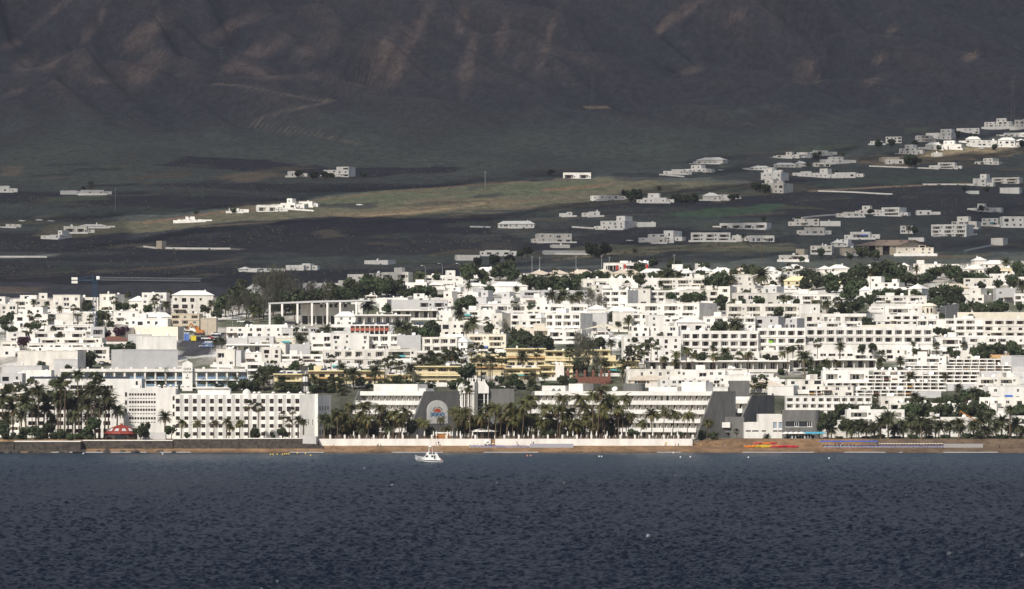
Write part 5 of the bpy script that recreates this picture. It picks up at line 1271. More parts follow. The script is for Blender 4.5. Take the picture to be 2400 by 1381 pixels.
# ------------------------------------------------------------------ palms and trees
def frond(mb, az, el, length, droop, width, seg=9, mi=0, rr=random, base=(0, 0, 0)):
    pts = []; p = Vector(base); e = el; st = length / seg
    for i in range(seg + 1):
        pts.append(p.copy()); d = Vector((math.cos(az) * math.cos(e), math.sin(az) * math.cos(e), math.sin(e))); p = p + d * st; e -= droop / seg * (1 + i / seg)
    sd = Vector((-math.sin(az), math.cos(az), 0))
    for i in range(seg):
        t = (i + .5) / seg; w = width * (math.sin(math.pi * min(1, t * .86 + .14)) ** .7) * rr.uniform(.8, 1.15); fw = (pts[i + 1] - pts[i])
        for s in (-1, 1):
            tip = pts[i] + sd * (s * w) + fw * rr.uniform(1.0, 2.0) + Vector((0, 0, -w * rr.uniform(.25, .6)))
            mb.face([pts[i], pts[i + 1], tip], mi)
def crown(kind, seed):
    rr = random.Random(seed); mb = MB()
    if kind == 'date':
        for i in range(74):
            frond(mb, rr.uniform(0, 6.283), math.radians(rr.uniform(-25, 82)), rr.uniform(.85, 1.1), math.radians(rr.uniform(35, 75)), .19, 8, 0, rr)
        for i in range(8): frond(mb, rr.uniform(0, 6.283), math.radians(rr.uniform(-60, -30)), rr.uniform(.5, .75), math.radians(30), .10, 5, 1, rr)
        ms = [M['leaf_date'], M['leaf_dry']]
    elif kind == 'coco':
        for i in range(34):
            az = rr.uniform(0, 6.283) if i % 3 else rr.gauss(-.3, .8)
            frond(mb, az, math.radians(rr.uniform(-5, 80)), rr.uniform(.85, 1.15), math.radians(rr.uniform(60, 115)), .27, 9, 0, rr)
        for i in range(5): frond(mb, rr.uniform(0, 6.283), math.radians(rr.uniform(-50, -10)), rr.uniform(.7, .95), math.radians(50), .14, 6, 1, rr)
        ms = [M['leaf_coco'], M['leaf_dry']]
    else:       # fan palm
        for i in range(44):
            az = rr.uniform(0, 6.283); el = math.radians(rr.uniform(-45, 85)); L = rr.uniform(.55, .75)
            d = Vector((math.cos(az) * math.cos(el), math.sin(az) * math.cos(el), math.sin(el))); c = d * L
            u = d.cross(Vector((0, 0, 1))).normalized(); v = u.cross(d)
            for k in range(7):
                a = -1.5 + 3.0 * k / 6; q = d * math.cos(a) * .5 + u * math.sin(a) * .5 - Vector((0, 0, .10)); a2 = a + .4; q2 = d * math.cos(a2) * .36 + u * math.sin(a2) * .36
                mb.face([c, c + q, c + q2], 0)
        for i in range(16):
            az = rr.uniform(0, 6.283); r = rr.uniform(.1, .3); mb.face([(0, 0, -.05), (r * math.cos(az), r * math.sin(az), -rr.uniform(.4, .9)), (r * math.cos(az + .7), r * math.sin(az + .7), -rr.uniform(.4, .9))], 1)
        ms = [M['leaf_date'], M['leaf_dry']]
    return mb.mesh('crown', ms)
def leaf_crown(seed, mat_, n=900, flat=.8, size=.13, up=False):
    rr = random.Random(seed); mb = MB()
    lobes = [(Vector((rr.uniform(-.62, .62), rr.uniform(-.6, .6), rr.uniform(-.38, .62) * flat)), rr.uniform(.26, .5)) for _ in range(11)]
    for i in range(n):
        c, r = rr.choice(lobes)
        d = Vector((rr.gauss(0, 1), rr.gauss(0, 1), rr.gauss(0, 1))).normalized(); p = c + d * r * rr.uniform(.72, 1.08); p.z *= .95
        a = Vector((rr.gauss(0, 1), rr.gauss(0, 1), rr.gauss(0, 1) if not up else 2.5)).normalized(); b = a.cross(d + Vector((.01, .02, .03))).normalized()
        s = size * rr.uniform(.6, 1.5)
        if up: mb.face([p, p + b * s * .35, p + a * s * 2.2])
        else: mb.face([p - a * s, p + b * s * .8, p + a * s * 1.1, p - b * s * .7])
    return mb.mesh('crown', mat_)
CR = {'date': [crown('date', i) for i in range(5)], 'coco': [crown('coco', 20 + i) for i in range(6)], 'fan': [crown('fan', 40 + i) for i in range(4)],
      'tree': [leaf_crown(60 + i, M['leaf_tree']) for i in range(6)], 'grey': [leaf_crown(80 + i, M['leaf_grey'], 1500, .9, .07, True) for i in range(3)],
      'purple': [leaf_crown(90, M['leaf_purple'])]}
def trunk_mesh(bend, taper, m):
    mb = MB(); n = 7; K = 6
    for i in range(K + 1):
        t = i / K; r = 1 + (taper - 1) * t + (.35 if i == 0 else 0); x = bend * t * t
        for j in range(n): a = 2 * math.pi * j / n; mb.v.append((x + r * .0 + 0, 0, 0)); mb.v[-1] = (r * math.cos(a), r * math.sin(a), t); mb.v[-1] = (mb.v[-1][0], mb.v[-1][1], t)
    for i in range(K):
        for j in range(n): a, b = i * n + j, i * n + (j + 1) % n; mb.f.append((a, b, b + n, a + n)); mb.m.append(0)
    return smooth(mb.mesh('trunk', m))
TR_P, TR_T = trunk_mesh(0, .62, M['trunk']), trunk_mesh(0, .4, M['bark'])
def tree_limbs(seed):
    rr = random.Random(seed); mb = MB(); mb.tube((0, 0, 0), (.02, 0, .5), .075, .055, 6)
    for i in range(5):
        a = rr.uniform(0, 6.283); mb.tube((.02, 0, .42), (.35 * math.cos(a), .35 * math.sin(a), rr.uniform(.8, 1.1)), .04, .015, 5)
    return mb.mesh('trunk', M['bark'])
LIMB = [tree_limbs(i) for i in range(3)]
KN = {'date': 'date palm', 'coco': 'coconut palm', 'fan': 'fan palm', 'tree': 'leafy tree', 'grey': 'grey feathery tamarisk', 'purple': 'purple bush', 'bush': 'dark bush'}
def plants(where, group, text, Y=None, jitter=0):
    items = []
    for it in text.replace('\n', ';').split(';'):
        t = it.split()
        if t: items.append((float(t[0]), float(t[1]), float(t[2]), float(t[3]), t[4]))
    items.sort(); cnt = {}
    for u, vc, vb, rpx, kind in items:
        cnt[kind] = cnt.get(kind, 0) + 1
        if Y is None: p = ground(u, vb)
        else: p = at_Y(u, Y + R.uniform(-jitter, jitter))
        k = p.y / F; r = rpx * k * {'date': 1.25, 'coco': 1.3, 'fan': 1.2, 'tree': 1.2, 'bush': 1.2}.get(kind, 1.1); zc = z_of(vc, p.y); h = max(.6, zc - p.z)
        size = 'tall' if h > 8.5 else 'mid-height' if h > 4.5 else 'low'
        ck = 'tree' if kind == 'bush' else kind
        lab = f"{size} {KN[kind]}, {nth(cnt[kind])} from the left {where}"
        if len(lab.split()) > 16: lab = f"{KN[kind]}, {nth(cnt[kind])} from left {where}"
        cat = 'palm' if kind in ('date', 'coco', 'fan') else 'bush' if kind in ('bush', 'purple') else 'tree'
        root = empty({'date': 'date_palm', 'coco': 'coconut_palm', 'fan': 'fan_palm', 'tree': 'leafy_tree', 'grey': 'tamarisk_tree', 'purple': 'bush', 'bush': 'bush'}[kind], p, R.uniform(0, 6.28) if kind != 'coco' else R.uniform(-.5, .5), lab, cat, group)
        if kind in ('date', 'coco', 'fan'):
            lean = R.uniform(-.05, .05) if kind != 'coco' else R.uniform(-.02, .10)
            t = {'date': .34, 'coco': .19, 'fan': .2}[kind] * (.8 if h < 4 else 1)
            link('trunk', TR_P, root, (0, 0, -.4), (0, lean, 0), (t, t, h + .4))
            link('crown', R.choice(CR[kind]), root, (math.sin(lean) * h, 0, h), (R.uniform(-.12, .12), R.uniform(-.12, .2), R.uniform(-.4, .4) if kind == 'coco' else 0), (r * 1.05,) * 3)
        else:
            rz = min(r * 1.05, h * 1.0) if kind in ('tree',) else min(r, h * 1.2)
            if h > r * .9: link('trunk', R.choice(LIMB), root, (0, 0, -.2), None, (r * 1.1, r * 1.1, h + .2))
            link('crown', R.choice(CR[ck]), root, (0, 0, h * (.86 if kind == 'tree' else 1) if kind != 'bush' else max(h * .6, rz * .45)), None, (r * 1.1, r * 1.1, rz * 1.15 * (1.5 if kind == 'grey' else 1)))

G = 'palms of the left sea-wall garden'
plants('in the dense grove behind the stone sea wall', G, """
8 938 1022 21 date;20 925 1022 20 fan;30 958 1024 20 date;45 922 1020 18 fan;62 948 1024 22 date;75 908 1018 17 fan;86 962 1024 20 date;90 918 1018 20 date;101 938 1022 23 date;112 960 1024 18 date;130 915 1018 20 fan;
141 903 1018 22 date;137 938 1024 20 date;151 945 1024 24 date;160 935 1022 22 date;176 950 1024 24 date;186 880 1010 17 date;190 928 1020 22 date;203 948 1024 23 date;216 918 1018 22 date;232 958 1024 20 date;235 903 1016 18 fan;
244 930 1022 26 date;253 945 1024 22 date;224 890 1010 15 fan;273 963 1012 19 date;386 978 1024 17 date;50 975 1026 17 date;120 985 1026 17 coco;15 982 1026 18 date;170 978 1026 18 date;208 980 1026 18 date;150 890 1010 14 fan
""", 1522, 12)
plants('under the palms behind the stone sea wall', G, """
80 1008 1028 14 tree;98 1018 1030 13 bush;112 1000 1028 13 tree;125 1020 1030 10 bush;140 1018 1030 13 tree;186 1020 1030 12 bush;206 1010 1028 12 tree;222 988 1028 15 tree;215 1022 1030 9 bush;
330 1010 1030 14 tree;402 1006 1028 12 tree;340 998 1026 10 tree;20 1020 1032 14 bush;45 1022 1032 14 bush;60 1010 1030 12 tree;165 1022 1030 12 bush;8 1005 1030 14 tree
""", 1508, 3)
plants('in front of the saw-tooth hotel', 'palms before the saw-tooth hotel', """
424 992 1023 13 coco;462 993 1023 13 coco;501 992 1023 13 coco;531 988 1023 13 coco;536 1003 1023 12 coco;561 992 1023 13 coco;582 950 1023 11 fan;604 956 1023 10 fan;662 974 1023 9 fan;678 992 1023 9 fan;684 964 1023 8 fan;699 985 1024 12 date;711 990 1024 10 date
""", 1519, 2)
plants('on the lawn before the saw-tooth hotel', 'palms before the saw-tooth hotel', "599 1014 1024 12 tree;662 1011 1024 12 tree;440 1018 1024 6 bush;640 1018 1024 5 bush", 1515, 1)
G = 'palms of the terraced hotel gardens'
plants('before the left terraced wing', G, """
760 985 1028 18 date;775 990 1028 19 date;791 974 1028 17 coco;800 998 1028 16 coco;808 984 1028 20 coco;819 955 1028 17 coco;826 998 1028 18 coco;834 990 1028 20 coco;843 975 1028 17 coco;853 952 1028 21 coco;862 985 1028 18 coco;
876 998 1028 16 date;886 960 1028 18 coco;895 985 1028 18 coco;902 972 1028 17 coco;915 992 1028 17 coco;921 972 1028 18 coco;935 978 1028 16 coco;949 968 1028 17 coco;846 1004 1028 15 date;790 1005 1028 15 date
""", 1526, 7)
plants('before the oval sign and the glass hall', G, """
960 1003 1028 13 tree;978 992 1028 17 coco;996 992 1028 13 coco;1012 1005 1028 13 bush;1030 984 1028 12 coco;1045 1006 1028 13 coco;1060 964 1028 15 coco;1071 986 1028 15 coco;1075 972 1028 18 coco;1088 968 1028 22 coco;1088 990 1028 16 coco;1103 985 1028 17 coco;1118 996 1028 16 tree;1128 978 1028 19 coco;1145 960 1028 21 coco;
1162 958 1028 20 coco;1172 980 1028 18 coco;1186 972 1028 19 coco;1092 908 985 13 fan;1101 914 985 8 fan
""", 1526, 7)
plants('before the long right terraced wing', G, """
1187 955 1028 17 coco;1200 985 1028 19 coco;1208 1002 1028 17 coco;1214 968 1028 19 coco;1223 950 1028 20 coco;1232 990 1028 18 date;1243 938 1028 19 coco;1241 980 1028 20 coco;1256 1000 1028 17 coco;1267 992 1028 19 coco;1276 958 1028 20 coco;1285 980 1028 19 coco;1296 1000 1028 16 date;1306 962 1028 20 coco;1310 937 1028 19 coco;
1320 985 1028 18 coco;1332 966 1028 20 coco;1343 992 1028 19 coco;1358 938 1028 20 coco;1365 958 1028 21 coco;1372 985 1028 18 coco;1382 975 1028 20 coco;1389 930 1028 20 coco;1399 915 1028 20 coco;1402 982 1028 19 coco;1412 965 1028 20 coco;1417 946 1028 22 coco;1425 990 1028 17 coco;1432 936 1028 19 coco;1440 975 1028 17 coco;
1449 960 1028 18 coco;1458 937 1028 20 coco;1471 978 1028 18 coco;1501 993 1028 16 coco;1528 972 1028 19 coco;1554 968 1028 18 coco;1575 972 1028 17 coco;1610 976 1028 18 coco;1656 992 1030 15 coco;1352 1002 1028 16 coco;1392 1002 1028 16 coco;1225 1008 1028 14 coco;1312 1006 1028 14 bush;1283 1012 1028 13 bush;1480 1010 1028 12 bush;1592 1015 1028 9 bush
""", 1526, 7)
plants('by the white cube and the lounge', 'small plants by the beach buildings', "1650 1014 1030 12 bush;1672 1018 1030 10 bush;1726 1012 1030 6 fan;1798 1027 1034 10 date;1905 1027 1034 6 date;1875 1029 1034 6 bush;1845 1030 1034 5 bush", 1534, 1)
plants('in the second row under the terraced hotel', G, ';'.join(f"{u + R.uniform(-5, 5):.0f} {R.uniform(985, 1008):.0f} 1028 {R.uniform(13, 17):.0f} {R.choice(['coco', 'coco', 'date', 'bush'])}" for u in list(range(772, 960, 13)) + list(range(1080, 1480, 13))), 1531, 3)
G = 'plants of the right palm garden'
plants('in the right palm garden by the blue sunbeds', G, """
1939 988 1026 17 tree;1948 1008 1032 15 date;1985 992 1026 16 tree;1996 1004 1034 21 date;2013 998 1026 16 tree;2030 1004 1034 17 date;2050 1003 1034 20 date;2064 990 1030 18 date;2082 982 1030 22 date;2096 1006 1034 18 date;2117 1000 1034 22 date;2135 986 1030 19 date;2148 1006 1034 18 date;2160 990 1030 18 date;2171 995 1032 20 date;
2178 1010 1034 17 date;2193 972 1026 11 fan;2200 1002 1034 18 date;2226 1000 1032 18 date;2247 992 1030 16 date;2252 1006 1034 15 date;2282 1000 1034 19 date;2300 985 1030 17 date;2313 1010 1036 19 date;2318 980 1030 19 date;2335 1002 1036 18 date;2347 990 1032 19 date;2367 962 1026 15 date;2370 1006 1036 18 date;2384 995 1034 20 date;2398 1012 1036 18 date;
2296 1018 1038 13 bush;2325 1024 1040 14 bush;2352 1022 1040 15 bush;2380 1026 1040 14 bush;2060 1022 1036 13 bush;2100 1024 1036 13 bush;2140 1022 1036 12 bush;2030 1024 1036 12 bush;1965 1026 1036 9 bush;2215 1022 1036 12 bush;2268 1020 1036 12 bush;2180 1026 1036 10 bush
""", 1540, 9)
G = 'palms and trees of the middle town'
plants('in the strip above the terraced hotel roofs', G, """
800 862 902 14 date;812 880 910 12 fan;828 876 915 19 date;847 892 915 11 tree;878 872 912 18 date;905 895 915 11 date;930 888 912 10 tree;876 856 905 9 fan;902 852 900 11 fan;915 847 900 11 fan;928 845 900 12 fan;941 858 902 10 fan;962 866 908 17 date;950 896 914 12 bush;972 850 900 9 fan;984 844 900 11 fan;997 850 902 12 fan;1008 838 900 13 fan;
1019 846 902 12 fan;1030 841 900 12 fan;1038 856 902 10 fan;1047 834 898 13 fan;1058 836 900 12 fan;1069 831 898 14 fan;1082 840 900 12 fan;1099 868 905 21 tree;1106 822 896 12 fan;1119 848 898 12 fan;1128 820 890 9 fan;1149 832 898 13 fan;1154 850 898 12 fan;1177 840 896 12 fan;1225 836 880 16 date;1088 895 912 13 bush;1130 892 912 12 bush;1060 898 914 10 bush;1010 900 914 10 bush;980 904 914 9 bush;1150 898 914 9 bush;1170 888 910 10 tree;
1260 828 870 9 fan;1248 880 900 10 date;1277 882 902 9 date;1336 828 880 11 fan;1352 826 880 10 fan;1375 838 884 34 grey;1400 850 886 16 grey;1356 858 888 16 tree;1395 872 890 12 date;1417 852 890 14 date;1440 838 872 8 tree;1458 856 892 13 fan;1473 833 885 13 fan;1495 828 880 12 fan;1488 806 872 12 fan;1510 820 874 13 fan;1460 876 898 9 date;1504 870 892 9 date;1280 900 912 11 bush;1320 884 904 12 bush;1343 890 905 10 bush;1206 884 900 10 tree
""")
plants('in front of the big balcony hotel', G, """
1525 804 862 10 fan;1541 812 864 9 fan;1551 842 880 12 coco;1580 832 884 14 coco;1582 848 884 12 coco;1608 822 878 14 coco;1620 834 878 10 coco;1638 833 866 13 tree;1669 835 884 13 coco;1672 815 864 9 date;1699 826 864 15 date;1690 842 866 10 tree;1710 838 866 9 tree;1732 836 866 10 fan;1753 832 882 13 coco;1799 834 858 8 tree;1812 838 858 9 bush;1832 829 860 10 coco;1845 820 880 11 coco;
1858 812 860 8 tree;1872 806 852 8 fan;1886 838 884 20 date;1900 850 884 10 date;1916 806 858 9 fan;1934 854 890 15 date;1968 812 852 13 date;1960 850 884 11 coco;1831 866 880 9 bush;1912 872 890 15 tree;1772 838 864 8 bush;1655 846 868 8 bush;2020 812 846 9 tree;2044 808 848 9 tree;2066 836 866 13 fan;2062 850 876 9 date;2110 846 872 13 date;2140 806 846 8 date;2150 820 850 8 tree;2196 812 848 8 fan;2226 818 850 8 tree;
2258 808 846 9 date;2285 820 856 11 tree;2310 825 850 22 tree;2340 818 848 18 tree;2372 816 848 18 tree;2392 826 852 13 tree;2240 830 852 10 tree;2135 884 905 14 date;2215 880 900 8 date;1768 900 925 12 fan;1784 895 925 14 fan;1960 872 890 9 tree
""")
plants('on the green bank behind the niche flats', G, """
2052 935 968 10 fan;2076 938 968 9 fan;2118 948 968 13 tree;2146 932 962 14 date;2160 938 964 12 date;2172 945 966 10 date;2200 936 950 10 bush;2217 932 950 13 bush;2232 936 950 12 bush;2248 910 940 12 date;2246 935 950 12 tree;2266 925 952 14 tree;2282 922 952 17 date;2300 925 952 13 tree;2368 962 985 12 coco;2350 905 920 8 bush;1945 972 992 8 tree;1958 968 990 9 tree
""")
plants('behind the sign tower', G, """
345 892 914 12 grey;361 885 914 13 grey;372 895 914 11 grey;388 882 914 13 grey;380 900 914 10 tree;478 893 914 9 date;500 896 914 9 date;533 893 914 11 date;554 884 914 10 date;548 905 916 12 tree;570 898 916 12 tree;600 888 916 17 date;618 895 916 17 date;590 903 918 13 tree;606 875 914 8 fan;626 866 905 14 tree;640 856 900 9 fan;632 880 908 9 fan;660 890 918 12 date;650 905 920 12 date;672 908 920 12 tree;
698 903 920 10 date;694 915 922 9 tree;737 888 920 12 date;745 905 922 10 fan;758 903 922 11 fan;776 896 922 11 fan;790 898 922 12 fan;768 910 922 11 tree;800 905 922 12 fan;735 910 922 10 tree;775 842 880 9 fan;730 858 880 8 tree;690 858 876 12 tree;706 850 880 8 fan;650 866 892 11 tree;800 918 928 10 date;450 905 915 8 bush;420 905 915 9 bush;514 903 915 8 bush
""")
plants('among the lower left houses', G, """
269 817 834 21 tree;308 812 832 13 tree;205 840 866 16 tree;195 850 868 13 tree;100 858 876 11 tree;161 862 880 8 tree;161 840 862 7 tree;72 828 846 10 tree;56 800 826 13 purple;282 778 800 15 purple;250 786 800 8 purple;124 772 800 7 fan;139 787 812 8 fan;64 772 812 12 fan;30 770 792 9 tree;12 764 792 9 tree;104 758 784 6 fan;89 748 792 10 fan;82 760 800 9 tree;
119 746 782 8 fan;70 738 790 7 fan;28 738 766 12 tree;10 748 772 12 tree;104 732 770 12 fan;80 708 745 9 date;109 712 750 8 date;139 724 752 9 date;182 733 778 9 fan;172 722 768 7 fan;211 746 784 7 fan;250 728 766 6 fan;267 704 744 8 fan;282 716 742 10 tree;295 714 742 9 tree;317 716 738 6 tree;361 708 744 9 fan;369 698 744 7 fan;389 714 744 11 date;400 690 738 9 fan;345 722 742 9 tree;
240 740 756 12 tree;235 755 768 8 tree;260 760 772 9 tree;185 712 728 11 bush;205 714 730 10 bush;165 716 730 9 bush;495 710 742 9 date;480 722 748 9 tree;510 735 754 10 tree;300 690 700 6 fan;420 690 712 6 tree
""")
G = 'trees along the upper side of town'
plants('in the dark wood above the pergola hall', G, """
528 706 744 20 tree;545 718 748 18 grey;560 692 740 22 tree;578 712 748 20 grey;596 702 744 22 tree;612 680 736 24 grey;618 716 750 22 grey;636 668 730 28 grey;640 700 742 24 grey;660 676 734 28 grey;668 706 740 24 tree;688 692 736 26 grey;708 700 738 24 tree;724 690 732 20 grey;740 694 730 18 tree;758 690 726 20 grey;775 684 722 18 fan;562 664 720 9 fan;574 668 720 9 fan;592 730 752 16 date;606 732 756 12 date;
790 686 716 20 tree;806 690 716 18 tree;826 672 706 20 tree;842 684 706 18 tree;858 670 702 18 tree;874 662 696 22 tree;892 672 700 20 tree;910 666 696 22 tree;926 672 694 18 tree;944 682 694 16 tree;960 686 700 18 tree;980 684 702 18 tree;1000 682 700 14 tree;1015 684 702 12 tree;862 714 756 18 date;655 750 764 11 tree;785 720 746 9 tree;905 720 738 10 tree;820 715 736 8 tree;690 728 752 8 date
""")
plants('between the villas of the upper edge', G, """
984 650 674 17 date;1022 648 664 8 tree;1100 634 668 20 tree;1130 640 664 14 tree;1172 632 660 18 tree;1190 626 660 18 tree;1205 640 668 14 tree;1228 655 684 15 date;1245 660 684 18 tree;1268 662 686 16 tree;1290 664 688 20 tree;1312 666 690 20 tree;1335 668 688 18 tree;1352 664 686 14 date;1210 678 692 9 date;1130 664 680 10 tree;1148 676 694 10 tree;1098 670 684 8 date;1370 645 662 13 bush;1388 646 662 14 bush;1408 644 660 14 bush;1350 648 660 10 bush;1425 643 656 8 date;1455 648 662 12 bush;1478 640 662 10 date;
1497 650 682 13 tree;1500 628 650 14 tree;1530 645 660 12 tree;1548 644 664 12 date;1560 641 660 14 tree;1575 640 660 12 date;1590 646 664 14 date;1640 645 662 13 tree;1660 650 668 12 tree;1674 657 684 17 tree;1692 652 680 18 tree;1712 654 676 14 date;1720 636 664 11 tree;1752 632 656 15 tree;1785 645 684 23 date;1770 636 658 14 tree;1826 640 672 14 date;1834 656 678 13 date;1848 628 664 9 fan;1868 634 660 10 fan;1890 640 662 14 tree;1905 648 664 15 tree;
1920 660 680 18 tree;1940 656 680 18 tree;1955 670 688 16 tree;1890 662 686 14 tree;1975 652 672 18 tree;1995 664 690 22 tree;1986 684 704 18 tree;2010 672 694 20 tree;2000 640 664 16 tree;2020 636 662 18 tree;2040 640 662 16 date;2060 632 660 20 tree;2084 632 656 22 tree;2106 638 662 18 tree;2124 650 672 18 tree;2098 660 676 18 tree;2076 650 668 14 tree;2148 630 652 9 date;2180 640 656 14 tree;2194 634 656 12 tree;2218 632 652 14 tree;2240 636 660 16 tree;
2252 650 670 16 tree;2280 648 664 18 tree;2300 650 668 16 tree;2330 636 654 12 tree;2358 614 640 12 date;2385 622 650 16 tree;2392 640 664 14 tree;2374 652 676 12 tree;2300 668 684 9 tree;2150 660 672 14 tree;2170 652 664 16 tree;2396 668 690 16 date;2370 662 682 12 tree;1140 655 670 7 fan;1300 636 660 7 fan;1340 640 660 6 fan;2340 664 680 10 tree;1812 662 676 6 tree;1648 622 640 10 tree;1612 628 640 10 tree;1580 616 632 12 tree;1532 612 630 10 tree;1440 618 632 8 tree
""")
plants('around the upper terraces of the middle town', G, """
936 768 800 20 date;952 772 800 18 date;975 774 796 10 tree;1008 772 800 20 tree;1000 784 804 16 tree;1022 778 800 12 tree;1078 738 772 16 date;1099 708 738 21 tree;1078 714 736 12 tree;1110 758 792 18 date;1095 768 790 13 date;1140 752 780 8 fan;1148 760 782 12 bush;1172 732 746 8 bush;1208 714 744 12 date;765 776 800 16 date;750 782 798 9 tree;704 798 822 17 date;695 766 796 7 fan;717 779 800 7 fan;840 742 762 9 date;520 800 820 12 date;504 802 822 9 date;
1245 714 744 9 tree;1295 694 722 15 date;1310 702 724 13 date;1319 692 722 16 date;1340 700 724 13 date;1358 692 722 14 date;1388 702 738 17 grey;1405 706 738 11 grey;1420 708 736 9 grey;1470 669 698 9 fan;1550 666 694 9 date;1523 678 702 10 tree;1572 692 716 10 tree;1610 696 716 13 tree;1640 694 718 14 tree;1690 700 736 15 tree;1702 716 738 10 tree;1720 706 726 8 date;1750 686 702 15 bush;1775 706 726 14 tree;1795 690 714 8 fan;1740 708 724 10 tree;1786 672 690 8 date;
1836 700 726 12 date;1868 706 724 8 tree;1850 698 720 8 date;1827 728 754 12 tree;1910 718 746 11 fan;1938 714 746 13 date;1964 710 746 12 fan;1950 726 750 9 tree;1980 722 744 16 tree;1998 714 742 16 tree;2015 708 736 14 tree;2040 700 726 12 tree;2060 690 718 14 tree;2080 686 712 12 tree;1721 760 792 20 date;1690 764 790 13 tree;1676 768 790 11 tree;1473 752 782 13 date;1450 760 782 8 date;1440 742 766 12 tree;1470 680 700 6 date;
2030 755 774 12 tree;2042 762 776 9 tree;2108 678 700 11 bush;2128 682 702 11 bush;2146 684 704 12 bush;2090 680 700 10 bush;2160 700 716 9 tree;2190 688 716 18 tree;2210 682 712 18 tree;2228 690 718 18 tree;2200 704 730 16 tree;2240 680 706 14 tree;2275 716 740 15 date;2260 724 742 14 tree;2292 724 744 16 tree;2310 728 746 14 tree;2330 722 744 14 tree;2352 718 740 13 tree;2390 716 744 10 tree;2250 700 726 12 tree;2340 702 722 8 bush;2206 740 762 10 tree;
2276 746 772 8 fan;2330 768 792 6 fan;2198 774 796 10 tree;2214 776 798 10 tree;2226 778 798 8 tree;1180 800 822 22 tree;1200 792 822 26 tree;1225 794 824 26 tree;1250 798 826 24 tree;1272 804 828 20 tree;1210 812 830 22 tree;1185 772 800 14 grey;1240 812 832 20 tree;1160 790 806 8 fan;1358 800 834 16 grey;1400 806 836 16 tree;1432 804 836 12 date;1455 806 838 9 tree;1550 786 806 6 fan;1876 786 820 9 fan;1882 796 828 10 fan;1570 740 760 6 bush
""")
G = 'dark trees scattered over the slopes'
plants('on the upper slopes among the villas', G, """
2130 372 398 13 tree;2145 376 396 11 tree;1960 405 416 8 date;1975 362 382 6 date;1922 360 374 6 date;1912 364 378 7 tree;1893 386 396 7 date;1780 436 450 12 tree;1796 440 452 10 tree;1465 452 464 7 tree;1495 456 472 14 tree;1478 460 474 10 tree;1545 442 462 7 date;1586 462 474 12 tree;1605 464 476 13 tree;1625 462 474 10 tree;
1715 462 470 8 tree;1728 458 470 6 tree;1292 402 415 6 tree;700 404 417 8 tree;735 408 418 10 tree;760 408 418 9 tree;775 410 418 8 tree;850 408 418 6 tree;2090 333 343 9 tree;2060 334 344 8 tree;2215 316 326 8 tree;2244 314 324 7 tree;2280 318 330 7 tree;2145 333 343 7 tree;2200 346 356 6 tree;2330 344 352 7 tree;2395 336 350 9 tree;
2130 535 552 8 date;2143 538 552 8 tree;1385 582 600 14 tree;1420 580 600 13 tree;1400 590 604 10 tree;1488 588 604 6 date;1236 584 604 10 tree;1222 592 610 8 tree;1710 552 566 6 date;1742 554 568 6 date;2135 568 592 5 fan;2150 574 594 5 fan;1868 598 612 5 date;1925 590 604 9 tree;2300 486 498 7 tree;1195 604 620 10 tree;1160 606 620 12 tree;1120 612 626 10 tree;2020 590 606 12 tree;2050 596 610 10 tree;1990 600 612 8 tree;
2260 440 450 6 tree;2310 444 454 6 tree;1790 512 520 5 tree;215 439 450 10 grey;460 496 505 5 tree;545 492 500 6 tree;195 440 448 5 tree;1020 640 660 6 fan;1870 512 524 6 tree;2040 494 504 6 tree;1880 606 616 6 tree
""")
# ------------------------------------------------------------------ low garden bushes filling the gaps between the houses
rs_ = random.Random(77); spots = []
_tries = 0
while len(spots) < 150 and _tries < 4000:
    _tries += 1
    u, v = rs_.uniform(0, 2400), rs_.uniform(640, 925)
    if v < float(town_top(u)) + 14 or (420 < u < 520 and 770 < v < 840): continue
    if any(abs(u - a) < 34 and abs(v - b) < 9 for a, b in spots): continue
    spots.append((u, v))
bands_ = [(640, 700, 'in the gardens of the upper town'), (700, 760, 'between the houses of the upper middle town'), (760, 820, 'between the houses of the middle town'), (820, 870, 'in the lower streets'), (870, 926, 'just above the seafront roofs')]
G = 'garden bushes of the town'
for a, b, wname in bands_:
    txt = ';'.join(f"{u:.0f} {v - 5:.1f} {v:.1f} {rs_.uniform(7, 13):.0f} bush" for u, v in spots if a <= v < b)
    group = G; plants(wname, G, txt)
group = 'dark shrubs behind the seafront'
plants('on the planted bank behind the seafront hotels', group, ';'.join(f"{u:.0f} {v:.0f} 1000 {r_:.0f} bush" for u, v, r_ in [(x + rs_.uniform(-5, 5), rs_.uniform(925, 985), rs_.uniform(15, 22)) for x in list(range(5, 60, 16)) + list(range(752, 800, 12)) + list(range(1150, 1215, 13)) + list(range(1700, 1720, 9)) + list(range(1926, 2400, 26))]), 1605, 4)

group = 'dark shrubs behind the seafront'
_bk = [(x + rs_.uniform(-6, 6), rs_.uniform(903, 919), rs_.uniform(8, 14)) for x in list(range(690, 800, 11)) + list(range(868, 1000, 12)) + list(range(1062, 1215, 9)) + list(range(1225, 1345, 14)) + list(range(1850, 1930, 16))]
plants('on the upper bank behind the terraced hotel', group, ';'.join(f"{u:.0f} {v - r_ * .7:.0f} {v:.1f} {r_:.0f} {rs_.choice(['bush', 'bush', 'tree', 'fan'])}" for u, v, r_ in _bk))
